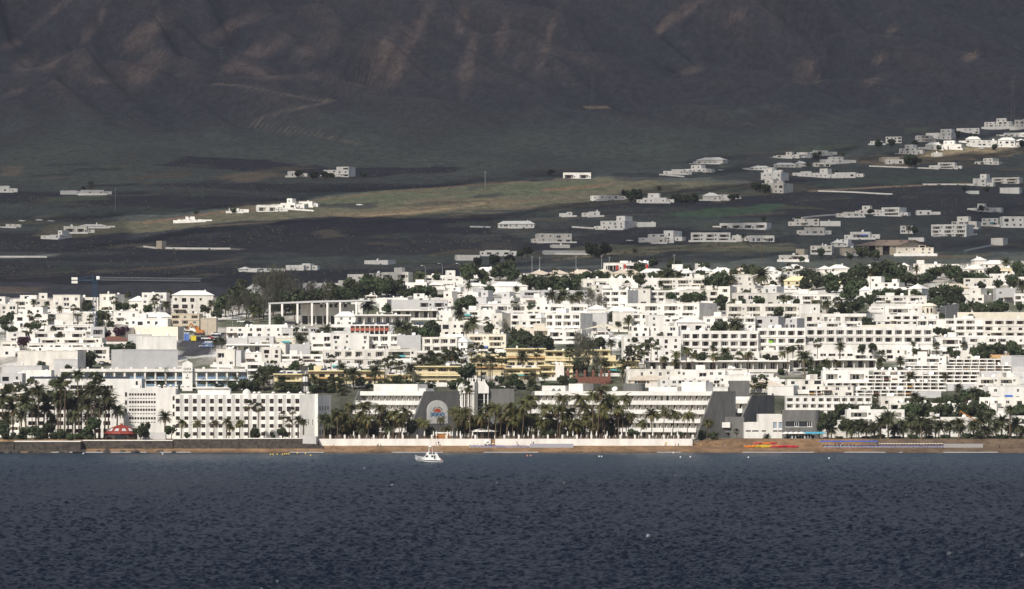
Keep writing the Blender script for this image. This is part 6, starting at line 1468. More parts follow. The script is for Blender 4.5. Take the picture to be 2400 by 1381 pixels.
# ------------------------------------------------------------------ small low houses that fill the carpet of the town
rs_ = random.Random(31); hs_ = []; _tries = 0
while len(hs_) < 110 and _tries < 6000:
    _tries += 1
    u, v = rs_.uniform(20, 2390), rs_.uniform(655, 905)
    if v < float(town_top(u)) + 22 or (400 < u < 530 and 745 < v < 850) or (515 < u < 740 and v < 745) or (620 < u < 860 and v < 775): continue
    if (980 < u < 1500 and v > 815) or (1590 < u < 2190 and 770 < v < 850) or (1890 < u and v > 838): continue
    if any(abs(u - a) < 44 and abs(v - b) < 9 for a, b in hs_): continue
    hs_.append((u, v))
for a, b, wname in [(640, 700, 'among the small houses of the upper town'), (700, 740, 'among the small houses of the upper middle town'), (740, 780, 'among the small houses of the middle town'), (780, 820, 'among the small houses of the lower middle town'), (820, 910, 'among the small houses of the lower streets')]:
    row(wname, 'small low houses of the town', ';'.join(f"{u - w_ / 2:.0f} {u + w_ / 2:.0f} {v - h_:.1f} {v:.1f} 0 {st_} {cl_}" for u, v in hs_ if a <= v < b for w_, h_, st_, cl_ in [(rs_.uniform(22, 60), rs_.uniform(9, 15), rs_.choice('llffhl'), rs_.choice('wwwwwwc'))]))
# ------------------------------------------------------------------ tower crane
p = ground(222, 772); k = p.y / F; Z = lambda v: (772 - v) * k
cr = empty('tower_crane', p, 0, 'blue lattice tower crane with white counterweights over the left houses', 'crane')
def lattice(mb, a, b, w, n, r=.07):
    a, b = Vector(a), Vector(b); d = (b - a).normalized(); s = d.cross(Vector((0, 1, 0))).normalized() * w if abs(d.y) < .9 else Vector((w, 0, 0)); t = d.cross(s).normalized() * w
    cs_ = [s + t, s - t, -s - t, -s + t]
    for c in cs_: mb.tube(a + c, b + c, r, n=4, caps=False)
    for i in range(n):
        p0, p1 = a.lerp(b, i / n), a.lerp(b, (i + 1) / n)
        for j in range(4): mb.tube(p0 + cs_[j], p1 + cs_[(j + 1) % 4], r * .7, n=3, caps=False)
mb = MB(); lattice(mb, (0, 0, -1), (0, 0, Z(657)), .7, 18, .09); o_ = mb.build('mast', M['blue_steel'], cr); o_['kind'] = 'stuff'
mb = MB(); lattice(mb, (1, 0, Z(653)), ((462 - 222) * k, 22, Z(653.5)), .65, 42, .05); o_ = mb.build('jib', M['steel'], cr); o_['kind'] = 'stuff'
mb = MB(); mb.box(-(222 - 170) * k, -.8, -.5, .5, Z(657.5), Z(656)); mb.tube((-(222 - 180) * k, 0, Z(655)), (-.8, 0, Z(646)), .1); mb.tube((-.8, 0, Z(657)), (-.8, 0, Z(645)), .2); mb.build('counter_jib', M['blue_steel'], cr)
for v in (656.2, 664.4):
    mb = MB(); mb.box(-(222 - 168) * k, -(222 - 182) * k, -.8, .8, Z(v) + .01, Z(v - 6)); mb.build('counterweight', M['white'], cr)
mb = MB(); mb.box(.8, 2.2, -.6, .6, Z(655), Z(647.5)); mb.build('cab', M['tank'], cr)
# ------------------------------------------------------------------ excavator, containers, cars
p = ground(466, 786); k = p.y / F
ex = empty('excavator', p, 0, 'orange excavator with raised arm on the cleared building plot', 'excavator')
ORA = mat('excavator_orange', (.42, .16, .04), .5)
mb = MB(); mb.box(-2, 2, -1.4, -.7, 0, .9); mb.box(-2, 2, .7, 1.4, 0, .9); mb.build('track', M['dark'], ex)
mb = MB(); mb.box(-1.2, 2.2, -1.3, 1.3, .95, 2.3); mb.build('body', ORA, ex)
mb = MB(); mb.box(-1.1, .3, -1.3, 0, 2.31, 3.7); mb.build('cab', [ORA], ex)
mb = MB(); mb.tube((-.8, .6, 2), (-3.6, .6, 5.4), .35, .28, 4); mb.tube((-3.6, .6, 5.4), (-5.4, .6, 2.0), .28, .2, 4); mb.build('arm', ORA, ex)
mb = MB(); mb.prism([(-6.2, .8), (-5.0, .9), (-5.2, 2.0), (-5.6, 2.0)], 0, 1.2); mb.build('bucket', M['dark'], ex)
CAR = {}
def car_mesh(col):
    if col not in CAR:
        paint = mat('car_paint', col, .3, spec=.5)
        b = MB(); b.prism([(-2.1, .35), (2.1, .35), (2.15, .75), (1.95, .9), (1.15, .98), (-1.5, 1.0), (-2.05, .95), (-2.15, .6)], -.85, .85)
        r_ = MB(); r_.prism([(-1.45, 1.005), (1.1, .985), (.55, 1.45), (-1.1, 1.47)], -.74, .74); r_.box(-1.0, .45, -.6, .6, 1.475, 1.5, 1)
        wl_ = MB()
        ring = [(.33 * math.cos(a), .33 * math.sin(a)) for a in np.linspace(0, 2 * math.pi, 11)[:-1]]; wl_.prism(ring, -.12, .12)
        CAR[col] = (b.mesh('body', paint), r_.mesh('window', [M['glass'], paint]), wl_.mesh('wheel', M['dark']))
    return CAR[col]
CN = {'white': (.7, .7, .68), 'silver': (.40, .41, .42), 'red': (.42, .02, .025), 'black': (.015, .015, .018), 'blue': (.03, .08, .28), 'dark green': (.02, .08, .06)}
for t in ["464 797 black|black car at the left end of the parked row by the yellow container|.2", "476 796 dark green|dark green car second in the parked row by the yellow container|.2", "482 797 white|white car in the middle of the parked row by the yellow container|.2", "489 795 red|red car at the right end of the parked row|.2", "500 794 silver|silver car parked beyond the red one|.3",
          "491 806 white|white car on the asphalt lot beside the blue tarpaulin|.1", "478 815 silver|silver car on the edge of the asphalt lot|.1", "240 855 silver|silver car on the lane left of the big grey building|.2", "264 843 white|white van-like car up the lane left of the big grey building|.1", "250 858 black|black car parked behind the silver one on the lane|.2",
          "507 786 white|white pickup in the shade beside the palm and white house|0", "440 778 white|white car beside the excavator|.1", "552 752 silver|silver car in the shaded lot under the dark wood|.1", "566 757 white|white car in the shaded lot under the dark wood|.1", "580 760 black|black car in the shaded lot under the dark wood|.1",
          "418 731 white|white car below the long balcony villa on the left|0", "1163 912 red|red car behind the grey wall right of the glass hall|0", "1172 911 white|white car behind the grey wall right of the glass hall|0", "842 483 white|white van on the sunlit ridge|.1", "1690 401 white|white car before the roadside villas|0", "1640 405 silver|silver car below the roadside villas|0", "92 519 white|white van on the far left country road|0", "52 521 white|white car on the far left country road|0", "120 521 silver|silver car on the far left country road|0",
          "2300 350 white|white car below the sunlit upper right cluster|.1", "1476 567 white|white car on the dark field road|0"]:
    a, lb, rz = t.split('|'); q = a.split(' ', 2); p = ground(float(q[0]), float(q[1])); b, w_, wh_ = car_mesh(CN[q[2]])
    c = empty('parked_car', p, float(rz), lb, 'car', 'cars parked in town and on the slopes'); link('body', b, c); link('window', w_, c)
    for x in (-1.35, 1.35):
        for y in (-.78, .78): link('wheel', wh_, c, (x, y, .33))
for u, v, col_, lb in ((454, 799, (.62, .50, .03), 'yellow recycling container on the parking verge'), (437, 799, (.10, .18, .45), 'blue kiosk box with white top on the parking verge')):
    p = ground(u, v); mb = MB(); mb.box(-1.1, 1.1, -.8, .8, 0, 2.0 if u > 440 else 3.2); mb.box(-1.15, 1.15, -.85, .85, 2.001 if u > 440 else 3.201, 2.2 if u > 440 else 3.5, 1)
    tag(mb.build('container', [mat('container_paint', col_, .5), M['tank'] if u < 440 else mat('container_lid', (.5, .4, .03), .5)], None, p), lb, 'container')
p = ground(487, 815); mb = MB(); mb.face([(-2.6, -2, .2), (2.6, -2, .2), (2.4, 1, 2.2), (-2.4, 1, 2.2)]); mb.box(-2.4, 2.4, 1, 1.2, .2, 2.2); tag(mb.build('tarpaulin', mat('blue_tarp', (.09, .12, .20), .6), None, p), 'blue tarpaulin stretched over a stack on the asphalt lot', 'tarpaulin')
# ------------------------------------------------------------------ lamps, poles, masts, pylons
def lamp_mesh():
    mb = MB(); mb.tube((0, 0, 0), (0, 0, 8), .11, .07, 6); pts = [(0, 0, 8), (-.25, 0, 8.7), (-.9, 0, 9.1), (-1.7, 0, 9.15)]
    for a, b in zip(pts, pts[1:]): mb.tube(a, b, .07, n=5)
    h = MB(); h.box(-2.4, -1.6, -.18, .18, 9.05, 9.25)
    return mb.mesh('pole', M['steel']), h.mesh('lamp_head', M['tank'])
LP, LH = lamp_mesh()
for i, t in enumerate(["702 680 657|street lamp standing clear of the wood right of the dark trees", "948 662 628|first curved street lamp from the left above the cream slanted roof", "997 668 623|second curved street lamp from the left above the cream slanted roof", "1037 654 618|third curved street lamp from the left before the dark slope", "1079 654 618|fourth curved street lamp from the left before the dark slope",
                       "540 742 714|street lamp in front of the dark wood left of the pergola", "486 790 746|white street lamp on the parking street beside the beige block", "431 800 752|white street lamp left of the excavator", "545 768 741|lamp post by the shaded parking lot", "2206 724 686|lamp post left of the dark net screen", "2196 728 700|short lamp post just left of the tall one by the net screen", "2216 748 718|lamp post on the net screen's wall",
                       "2246 714 686|lamp post at the right end of the net screen", "2043 985 918|tall thin lamp post rising from the right palm garden", "1168 915 885|white flagpole-like lamp behind the grey wall right of the glass hall", "513 814 796|small street lamp beside the asphalt lot", "495 842 810|lamp post before the white building right of the asphalt lot", "248 832 812|small lamp on the lane by the round dark tree"]):
    a, lb = t.split('|'); u, vb, vt = map(float, a.split()); p = ground(u, vb); s = (vb - vt) * p.y / F / 9.2
    o_ = empty('street_lamp', p, R.uniform(-.3, .3), lb, 'street lamp', 'street lamps of the town'); link('pole', LP, o_, None, None, (1, 1, s)); link('lamp_head', LH, o_, (0, 0, 9.1 * (s - 1)))
for t in ["1247 650 600|leftmost thin mast before the dark slope", "1265 650 602|thin mast just right of the leftmost one before the dark slope", "1350 636 600|thin mast behind the cream villas", "1410 636 598|thin mast between cream villas and the long flat shed", "1428 634 602|short mast left of the red flags", "1580 640 596|thin mast above the white villas right of the red flags", "1727 690 620|wooden pole with a crossbar left of the big date palm", "2040 690 640|thin pole in the dark trees on the right", "2150 655 618|thin pole before the white flat villa on the right", "1785 612 556|thin mast on the slope below the tan warehouse", "1137 440 402|thin pole at the top of the sunlit field", "1755 392 362|pole beside the hillside road villas", "270 494 440|brown wooden pole on the far left slope", "2290 440 410|pole behind the far right villas"]:
    a, lb = t.split('|'); u, vb, vt = map(float, a.split()); p = ground(u, vb); h = (vb - vt) * p.y / F
    mb = MB(); mb.tube((0, 0, -.5), (0, 0, h), .14, .09, 5); mb.box(-.8, .8, -.05, .05, h * .93, h * .93 + .12); tag(mb.build('utility_pole', M['steel'] if u < 1700 else M['wood'], None, p), lb, 'pole', 'thin poles and masts on the slopes')
for t in ["519 197 112|tall lattice pylon at the start of the mountain track", "1388 262 178|lattice pylon on the middle mountainside", "2374 300 180|lattice pylon above the upper right houses"]:
    a, lb = t.split('|'); u, vb, vt = map(float, a.split()); p = ground(u, vb); h = (vb - vt) * p.y / F; mb = MB()
    for sx_, sy_ in ((1, 1), (1, -1), (-1, -1), (-1, 1)): mb.tube((2 * sx_, 2 * sy_, -1), (.3 * sx_, .3 * sy_, h), .05, .035, 4)
    for i in range(14):
        z = h * i / 14; w_ = 2 - 1.7 * i / 14; z1 = h * (i + 1) / 14; w1_ = 2 - 1.7 * (i + 1) / 14
        for q in ((1, 1), (-1, 1)): mb.tube((w_ * q[0], -w_, z), (-w1_ * q[0], -w1_, z1), .025, n=3, caps=False); mb.tube((-w_, w_ * q[0], z), (-w1_, -w1_ * q[0], z1), .025, n=3, caps=False)
    for zz in (.8, .9, .99): mb.box(-3.2, 3.2, -.08, .08, h * zz, h * zz + .14)
    o_ = empty('pylon', p, 0, lb, 'pylon', 'power pylons on the mountain'); q_ = mb.build('lattice', bpy.data.materials.get('weathered_steel') or mat('weathered_steel', (.13, .135, .14), .7), o_); q_['kind'] = 'stuff'
for u, v in ((1443, 636), (1461, 634), (1513, 634)):
    p = ground(u, v); mb = MB(); h = 14 * p.y / F; mb.tube((0, 0, 0), (0, 0, h), .1); o_ = empty('flag', p, 0, f"red flag banner, {['left', 'middle', 'right'][(u > 1450) + (u > 1500)]} one of three by the long flat shed", 'flag', 'red flags'); mb.build('pole', M['steel'], o_)
    mb = MB(); mb.box(.1, 1.4, -.03, .03, h * .25, h); mb.build('cloth', M['red'], o_)
for i, (u, v) in enumerate(((1500, 618), (1512, 617), (1522, 618))):
    p = ground(u, v + 6); mb = MB(); mb.lathe([(.02, 0), (1.6, 0), (1.7, 1.5), (1.2, 2.6), (.02, 3.0)], 14); tag(smooth(mb.mesh('storage_tank', M['tank'])) and link('storage_tank', bpy.data.meshes['storage_tank'] if i == 0 else bpy.data.meshes['storage_tank.%03d' % i], None, p), f"round white storage tank, {nth(i + 1)} from the left above the red flags", 'tank', 'storage tanks')
# ------------------------------------------------------------------ boat
p = Vector(((1008 - 1200) / F * 1303, 1303, 0)); k = 1303 / F
bt = empty('motor_boat', (p.x, p.y, .0), math.radians(8), 'white fishing cruiser with flybridge and radar mast off the beach', 'boat')
HULL = mat('boat_gelcoat', (.80, .80, .78), .3, spec=.5)
st = [(-4.6, .05, 1.55, 1.5), (-4.0, .5, 1.35, .9), (-3.0, .95, 1.15, .35), (-1.5, 1.25, 1.0, -.1), (0, 1.35, .92, -.25), (2.0, 1.32, .86, -.25), (3.9, 1.22, .82, -.2)]   # x, half beam, sheer, keel
mb = MB(); secs = []
for x, b_, zs_, zk in st: secs.append([(x, -b_, zs_), (x, -b_ * .82, zs_ * .35 + zk * .65 + .05), (x, 0, zk - .25), (x, b_ * .82, zs_ * .35 + zk * .65 + .05), (x, b_, zs_)])
for a, b_ in zip(secs, secs[1:]):
    for i in range(4): mb.face([a[i], b_[i], b_[i + 1], a[i + 1]])
    mb.face([a[0], a[4], (b_[4]), b_[0]])
mb.face(secs[-1][::-1]); mb.face(secs[0]); hull = mb.build('hull', HULL, bt)
mb = MB()
for a, b_ in zip(secs[1:], secs[2:]):
    mb.face([(a[0][0], a[0][1] - .015, a[0][2] - .22), (b_[0][0], b_[0][1] - .015, b_[0][2] - .22), (b_[0][0], b_[0][1] - .03, b_[0][2] - .10), (a[0][0], a[0][1] - .03, a[0][2] - .10)])
mb.build('stripe', M['dark'], bt)
mb = MB(); mb.prism([(-2.5, 1.0), (1.9, .92), (1.9, 2.45), (-1.0, 2.5), (-1.9, 1.7), (-2.5, 1.45)], -1.0, 1.0); mb.build('cabin', HULL, bt)
for x0, x1, z0, z1 in ((-1.75, -.75, 1.75, 2.3), (.25, .95, 1.75, 2.3), (1.1, 1.55, 1.15, 2.3)):
    mb = MB(); mb.prism([(x0, z0), (x1, z0), (x1, z1), (x0 + (.5 if x0 < -1 else 0), z1)], -1.03, -1.002); mb.build('window', M['glass'], bt)
mb = MB(); mb.box(1.92, 1.96, -.6, .6, 1.0, 2.35); mb.build('door', M['glass'], bt)
mb = MB(); mb.prism([(-1.3, 2.5), (2.3, 2.5), (2.3, 2.6), (1.7, 3.2), (1.6, 2.62), (-.4, 2.62), (-.5, 3.35), (-.9, 3.4)], -.95, .95); mb.build('flybridge', HULL, bt)
mb = MB()
for x, y in ((-.4, -.7), (-.4, .7), (.7, -.7), (.7, .7)): mb.tube((x, y, 2.6), (x * .8, y * .8, 4.9), .06, n=5)
mb.box(-.75, .75, -.8, .8, 4.9, 5.0); mb.tube((0, 0, 5), (0, 0, 6.6), .12); mb.lathe([(.02, 6.2), (.22, 6.2), (.22, 6.45), (.02, 6.5)], 10); mb.lathe([(.02, 5.0), (.35, 5.0), (.35, 5.2), (.02, 5.25)], 10); mb.build('radar_mast', HULL, bt)
mb = MB(); mb.tube((2.1, -.9, 2.5), (1.8, -1.4, 6.3), .05, n=4); mb.tube((2.1, .9, 2.5), (1.8, 1.4, 6.3), .03, n=4); mb.build('outrigger', M['steel'], bt)
mb = MB()
for i in range(7):
    x = -4.6 + i * .42; b_ = np.interp(x, [s_[0] for s_ in st], [s_[1] for s_ in st]); z = np.interp(x, [s_[0] for s_ in st], [s_[2] for s_ in st])
    for s_ in (-1, 1): mb.tube((x, s_ * b_, z), (x, s_ * b_, z + .75), .035, n=4)
    if i:
        for s_ in (-1, 1): mb.tube((px_, s_ * pb_, pz_ + .75), (x, s_ * b_, z + .75), .04, n=4); mb.tube((px_, s_ * pb_, pz_ + .4), (x, s_ * b_, z + .4), .025, n=4)
    px_, pb_, pz_ = x, b_, z
mb.build('bow_rail', HULL, bt)
mb = MB(); mb.box(2.0, 3.6, -1.2, 1.2, .86, .9); mb.prism([(1.95, .9), (3.2, .9), (2.2, 2.5), (1.95, 2.5)], -1.05, -.98); mb.box(2.6, 3.2, -.4, .4, .9, 1.4); mb.build('cockpit', HULL, bt)
mb = MB(); mb.box(3.4, 3.75, -1.0, 1.0, .83, 1.15); mb.build('transom_rail', M['red'], bt)
# ------------------------------------------------------------------ people
def person_mesh(pose, top, legs, skin=(.42, .26, .18), hair=(.03, .02, .015)):
    bm_v = {'pel': (0, 0, .95, .135), 'che': (0, 0, 1.30, .155), 'nec': (0, 0, 1.50, .058), 'hea': (0, -.01, 1.62, .092), 'top': (0, 0, 1.74, .075)}
    st_ = .12 if pose == 'stand' else .30
    for s, n_ in ((-1, 'l'), (1, 'r')):
        f = s * (st_ if pose == 'walk' else .03)
        bm_v['hip' + n_] = (s * .09, 0, .90, .095); bm_v['kne' + n_] = (s * .10, -f * .5 - .03, .49, .062); bm_v['ank' + n_] = (s * .11, -f * .6 + (.08 if f < 0 else 0), .08, .042); bm_v['toe' + n_] = (s * .12, -f * .6 - .14, .03, .035)
        bm_v['sho' + n_] = (s * .19, 0, 1.42, .066); bm_v['elb' + n_] = (s * .25, f * .4 + .02, 1.14, .045); bm_v['han' + n_] = (s * .25, f * .8 - .08, .88, .036)
        if pose == 'sit':
            bm_v['kne' + n_] = (s * .13, -.42, .98, .062); bm_v['ank' + n_] = (s * .13, -.52, .55, .042); bm_v['toe' + n_] = (s * .14, -.66, .52, .035); bm_v['han' + n_] = (s * .2, -.3, .95, .036)
    E = [('pel', 'che'), ('che', 'nec'), ('nec', 'hea'), ('hea', 'top')] + [e for n_ in 'lr' for e in (('pel', 'hip' + n_), ('hip' + n_, 'kne' + n_), ('kne' + n_, 'ank' + n_), ('ank' + n_, 'toe' + n_), ('che', 'sho' + n_), ('sho' + n_, 'elb' + n_), ('elb' + n_, 'han' + n_))]
    keys = list(bm_v); me = bpy.data.meshes.new('body'); me.from_pydata([bm_v[q][:3] for q in keys], [(keys.index(a), keys.index(b)) for a, b in E], [])
    ob = bpy.data.objects.new('body', me); C.objects.link(ob); md = ob.modifiers.new('skin', 'SKIN'); md.use_smooth_shade = True
    for i, q in enumerate(keys): me.skin_vertices[0].data[i].radius = (bm_v[q][3] * (1.25 if q in ('pel', 'che') else 1), bm_v[q][3]); me.skin_vertices[0].data[i].use_root = (q == 'pel')
    ob.modifiers.new('sub', 'SUBSURF').levels = 1
    out = bpy.data.meshes.new_from_object(ob.evaluated_get(bpy.context.evaluated_depsgraph_get())); bpy.data.objects.remove(ob)
    out.name = 'body'; out.materials.clear()
    for c in (skin, top, legs, hair): out.materials.append(mat('cloth', c, .8))
    sh_ = .45 if pose == 'sit' else 0
    for f in out.polygons:
        z = f.center.z; x = abs(f.center.x); y = f.center.y
        f.material_index = 3 if z > 1.66 or (z > 1.56 and y > .03) else 0 if z > 1.47 or z < .14 or (x > .21 and z < 1.2) else 1 if z > .96 else 2
    if pose == 'sit':
        for v in out.vertices: v.co.z -= .52
    return out
for i, t in enumerate(["1562 1045 walk yellow yellow|person in yellow walking on the sand below the wall's end", "1559 1046 stand yellow blue|person in a yellow shirt standing beside the all-yellow walker", "1583 1047 stand pink black|person in pink beside another on the sand right of the wall's end", "1590 1047 walk blue black|person in dark blue beside the one in pink on the sand", "1643 1046 stand yellow skin|small figure in yellow on the open sand before the raked walls", "1694 1047 walk black blue|person in dark clothes alone on the sand left of the pedal boats",
                       "1970 1046 walk black white|person in black walking before the blue sunbeds", "1974 1046 stand white black|person in white walking before the blue sunbeds", "1212 1032 walk black olive|person walking along the wall behind the blue sunbeds", "1246 1033 stand white black|person in white by the promenade wall", "1250 1034 walk black black|person in black by the promenade wall", "1028 1037 walk black grey|person in grey walking along the foot of the white wall behind the boat",
                       "886 1045 sit black black|person sitting at the foot of the white wall, left of a companion", "892 1045 sit blue black|person sitting at the foot of the white wall, right of a companion", "2056 1045 stand black blue|figure beside the right end of the blue parasols", "782 1052 walk black skin|dark figure at the water's edge left of the white wall", "2342 1050 stand black black|figure in dark clothes on the far right sand", "990 1056 sit black skin|dark seated figure at the waterline left of the boat"]):
    a, lb = t.split('|'); u, v, pose, c1, c2 = a.split(); PC = {'yellow': (.6, .45, .03), 'pink': (.6, .25, .28), 'blue': (.05, .08, .25), 'black': (.015, .015, .018), 'white': (.7, .7, .68), 'olive': (.12, .13, .05), 'grey': (.25, .25, .25), 'skin': (.42, .26, .18)}
    Yp = 1514.5 if float(v) < 1040 else np.interp(float(v), [1044, 1058], [1512, 1492]); p = at_Y(float(u), float(Yp))
    o_ = link('person', person_mesh(pose, PC[c1], PC[c2]), None, p, (0, 0, R.uniform(-1.6, 1.6))); tag(o_, lb, 'person', 'people on the beach')
    if 'small' in lb: o_.scale = (.7, .7, .7)
fb = Matrix.Translation(bt.location) @ Matrix.Rotation(math.radians(8), 4, 'Z')
o_ = link('person', person_mesh('stand', (.45, .04, .04), (.03, .03, .05)), None, fb @ Vector((.5, -.2, 2.62)), (0, 0, -1.4)); tag(o_, 'person in a red top standing on the flybridge of the white boat', 'person')
# ------------------------------------------------------------------ sunbeds, parasols, pedal boats, buoys
SB_F, SB_M = None, None
mb = MB(); mb.box(-.32, .32, -.95, .95, .28, .33)
for x in (-.28, .28):
    for y in (-.8, .7): mb.box(x - .025, x + .025, y - .025, y + .025, 0, .28)
SB_F = mb.mesh('frame', M['tank'])
mb = MB(); mb.box(-.3, .3, -.9, .35, .335, .42); mb.face([(-.3, .35, .42), (.3, .35, .42), (.3, .95, .85), (-.3, .95, .85)]); mb.face([(-.3, .35, .335), (-.3, .95, .78), (.3, .95, .78), (.3, .35, .335)]); mb.face([(-.3, .95, .78), (-.3, .95, .85), (.3, .95, .85), (.3, .95, .78)])
SB_M = mb.mesh('mattress', mat('blue_mattress', (.035, .065, .36), .8, var=.2))
def sunbed(u, Y, lab, grp):
    p = at_Y(u, Y); o_ = empty('sunbed', p, math.radians(90) + R.uniform(-.3, .3), lab, 'sunbed', grp); link('frame', SB_F, o_); link('mattress', SB_M, o_)
for Y_, nm in ((1506, 'front'), (1509, 'back')):
    for i in range(27): sunbed(1106 + i * 5.0 + R.uniform(-.8, .8), Y_, f'blue sunbed packed in the {nm} row on the sand behind the boat', f'{nm} row of sunbeds in mid beach')
    for i in range(40): sunbed(1936 + i * 7.0 + R.uniform(-1, 1), Y_, f'blue sunbed packed in the {nm} row under the right palm garden', f'{nm} row of sunbeds on the right beach')
mb = MB(); mb.lathe([(.02, 2.45), (.6, 2.3), (1.25, 2.0), (1.25, 1.95), (.02, 2.38)], 10); PB = mb.mesh('canopy', mat('blue_parasol', (.03, .09, .40), .8)); 
mb = MB(); mb.lathe([(.02, 2.45), (.6, 2.3), (1.25, 2.0), (1.25, 1.95), (.02, 2.38)], 10); PW = mb.mesh('canopy', mat('thatch_white', (.62, .60, .55), .8))
mb = MB(); mb.lathe([(.02, 2.6), (1.0, 2.3), (1.75, 1.95), (1.75, 1.85), (.02, 2.5)], 8); PT = mb.mesh('canopy', mat('teal_parasol', (.07, .33, .46), .8)); 
mb = MB(); mb.lathe([(.02, 2.6), (1.0, 2.3), (1.75, 1.95), (1.75, 1.85), (.02, 2.5)], 8); PX_ = mb.mesh('canopy', M['white'])
mb = MB(); mb.lathe([(.02, 2.6), (.12, 2.3), (.26, 1.2), (.20, 1.0), (.02, 1.0)], 8); PCl = mb.mesh('canopy', M['white'])
mb = MB(); mb.tube((0, 0, -.2), (0, 0, 2.3), .035, n=5); PP = mb.mesh('pole', M['tank'])
def parasol(u, Y, me_, lab, grp, s=1):
    p = at_Y(u, Y); o_ = empty('parasol', p, 0, lab, 'parasol', grp); link('pole', PP, o_, None, None, (s,) * 3); link('canopy', me_, o_, None, None, (s,) * 3)
for i in range(15): parasol(1926 + i * 9, 1511, PB, f'open blue parasol, {nth(i + 1)} from the left behind the right-hand sunbeds', 'blue parasols on the right beach', .9)
for i in range(22): parasol(2060 + i * 7, 1511.5, PW, f'small white sunshade, {nth(i + 1)} from the left behind the right-hand sunbeds', 'white sunshades on the right beach', .5)
for i in range(16): parasol(1110 + i * 9, 1511.5, PW, f'small white sunshade, {nth(i + 1)} from the left behind the middle sunbeds', 'white sunshades in mid beach', .5)
for i, u in enumerate((1882, 1891, 1900, 1909, 1918, 1926)): parasol(u, 1533, PT, f'open teal parasol, {nth(i + 1)} from the left at the rounded lounge', 'teal parasols at the lounge')
for i, u in enumerate((1842, 1854, 1866, 1878)): parasol(u, 1531.5, PX_, f'open white parasol, {nth(i + 1)} from the left at the rounded lounge', 'white parasols at the lounge')
for i, u in enumerate((829, 912, 943, 995, 1016, 1023, 1049, 1055, 1060, 1071, 1079, 1108, 1192, 1205, 1238, 1262, 1302, 1330, 1343, 1386, 1398, 1423, 1457, 1468, 1503, 1530, 1574, 1588)): parasol(u, 1519.5, PCl, f'closed white parasol, {nth(i + 1)} from the left along the promenade wall', 'closed parasols on the promenade', 1.15)
# stacked loungers behind a net
for u0, u1, lb in ((1242, 1344, 'pale grey windbreak net beside the middle sunbeds'), (2212, 2304, 'low pale grey wall right of the blue sunbeds')):
    a, b = at_Y(u0, 1507), at_Y(u1, 1507); mb = MB(); mb.box(0, b.x - a.x, 0, 2.2, -.3, 1.35); mb.build
    o_ = mb.build('windbreak' if u0 < 2000 else 'low_wall', mat('low_wall_render', (.30, .29, .28), .9) if u0 > 2000 else mat('windbreak_net', (.36, .36, .40), .7, .3, 4), None, a); tag(o_, lb, 'windbreak' if u0 < 2000 else 'wall')
p = at_Y(1142, 1513); mb = MB(); mb.box(-1, 1, -.8, .8, 0, 1.6); mb.lathe([(1.5, 1.6), (.02, 2.3)], 4); tag(mb.build('kiosk', M['white'], None, p), 'tiny white kiosk in the gap of the promenade wall', 'kiosk')
p = at_Y(1038, 1520.5); mb = MB(); mb.box(-2.6, 2.6, 0, 2, 0, 2.0, 0); mb.box(-2.8, 2.8, -.3, 2.2, 2.01, 2.5, 1); tag(mb.build('bar_hut', [M['wood_orange'], M['white']], None, p), 'low orange beach bar with a white roof on the promenade', 'bar')
p = at_Y(1132, 1528); g_ = empty('garden_pavilion', p, 0, 'low white-roofed glass pavilion among palms before the glass hall', 'pavilion')
mb = MB(); mb.box(-4.4, 4.4, 0, 6, 0, 2.6); mb.build('glazing', M['glass'], g_); mb = MB(); mb.lathe([(6.0, 2.6), (5.8, 2.9), (.02, 3.9)], 8); mb.build('roof', M['white'], g_, (0, 3, 0))
for i in range(5): mb = MB(); mb.box(-.12, .12, -.2, -.01, 0, 2.6); mb.build('column', M['white'], g_, (-4.2 + i * 2.1, 0, 0))
KC = {'yellow': (.70, .50, .04), 'orange': (.70, .24, .04), 'red': (.55, .03, .06), 'pink': (.60, .12, .12)}
mb = MB(); sec = [(-1.9, .06, .42), (-1.3, .28, .34), (0, .38, .30), (1.3, .28, .34), (1.9, .06, .42)]; K5 = []
for x, b_, z in sec: K5.append([(x, -b_, z), (x, -b_ * .6, .04 if abs(x) < 1.8 else z - .1), (x, b_ * .6, .04 if abs(x) < 1.8 else z - .1), (x, b_, z)])
for a, b_ in zip(K5, K5[1:]):
    for i in range(4): mb.face([a[i], b_[i], b_[(i + 1) % 4], a[(i + 1) % 4]])
mb.box(-.5, .2, -.2, .2, .3, .42)
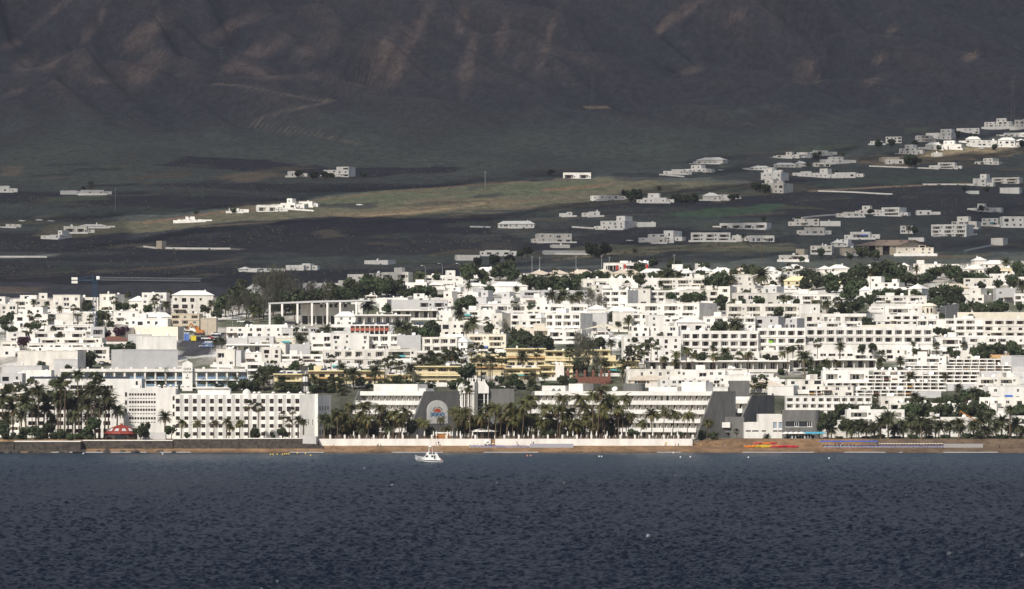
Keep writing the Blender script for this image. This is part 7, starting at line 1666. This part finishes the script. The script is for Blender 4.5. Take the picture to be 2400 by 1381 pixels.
for i, (u, c, y) in enumerate(((1757, 'orange', 0), (1768, 'orange', 1.2), (1776, 'yellow', .2), (1787, 'yellow', 1.0), (1795, 'yellow', 0), (1806, 'yellow', .7), (1815, 'pink', 0), (1824, 'orange', 1), (1836, 'red', 0), (1848, 'red', .8), (1858, 'red', 0), (1778, 'pink', 3), (1800, 'orange', 3), (1808, 'red', 3.2))):
    n_ = {'yellow': 'yellow', 'orange': 'orange', 'red': 'red', 'pink': 'pinkish red'}[c]
    p = at_Y(u, 1507 + y); me_ = mb.mesh('kayak', bpy.data.materials.get('kayak_' + c) or mat('kayak_' + c, KC[c], .35, spec=.5))
    o_ = link('kayak', me_, None, p + Vector((0, 0, .9 if y >= 3 else 0)), (0, 0, R.uniform(-.35, .35)), (1.2, 1.9, 2.0)); tag(o_, f"{n_} kayak, {nth(sorted([1757,1768,1776,1787,1795,1806,1815,1824,1836,1848,1858,1778,1800,1808]).index(u) + 1)} from the left in the row of kayaks on the sand", 'kayak', 'kayaks on the sand')
bm_ = MB(); bm_.lathe([(.02, .34), (.24, .22), (.32, 0), (.24, -.2), (.02, -.3)], 8); BU = {c: smooth(bm_.mesh('buoy', mat('buoy_' + c, q, .5))) for c, q in (('yellow', (.75, .55, .10)), ('white', (.75, .75, .72)), ('orange', (.7, .25, .12)))}
bl_ = [(634, 1066, 'yellow'), (640, 1066, 'yellow'), (650, 1065.5, 'yellow'), (662, 1066, 'yellow'), (667, 1065, 'yellow'), (672, 1065, 'yellow'), (677, 1065, 'yellow'), (697, 1063, 'yellow'), (716, 1064, 'yellow'), (728, 1068, 'yellow'), (195, 1064, 'white'), (381, 1065, 'white'), (994, 1060.5, 'white'), (1143, 1058.6, 'white'), (1244, 1058.8, 'white'), (1276, 1059.2, 'white'), (1306, 1059.2, 'white'), (1329, 1058.6, 'white'), (1349, 1059, 'white'), (1415, 1059, 'white'), (1404, 1071, 'white'), (1410, 1071, 'white'), (1236, 1069, 'orange'), (1244, 1069, 'orange'), (1528, 1058, 'white'), (1595, 1072.5, 'white'), (1618, 1072, 'white'), (1943, 1075, 'white'), (1754, 1073, 'white'), (1578, 1062, 'white')]
for i, (u, v, c) in enumerate(sorted(bl_)):
    Yb = HC * F / (v - HOR); o_ = link('buoy', BU[c], None, ((u - 1200) / F * Yb, Yb, .12), None, (.85,) * 3); tag(o_, f"{c} buoy, {nth(i + 1)} from the left of those floating off the beach", 'buoy', 'swimming buoys')
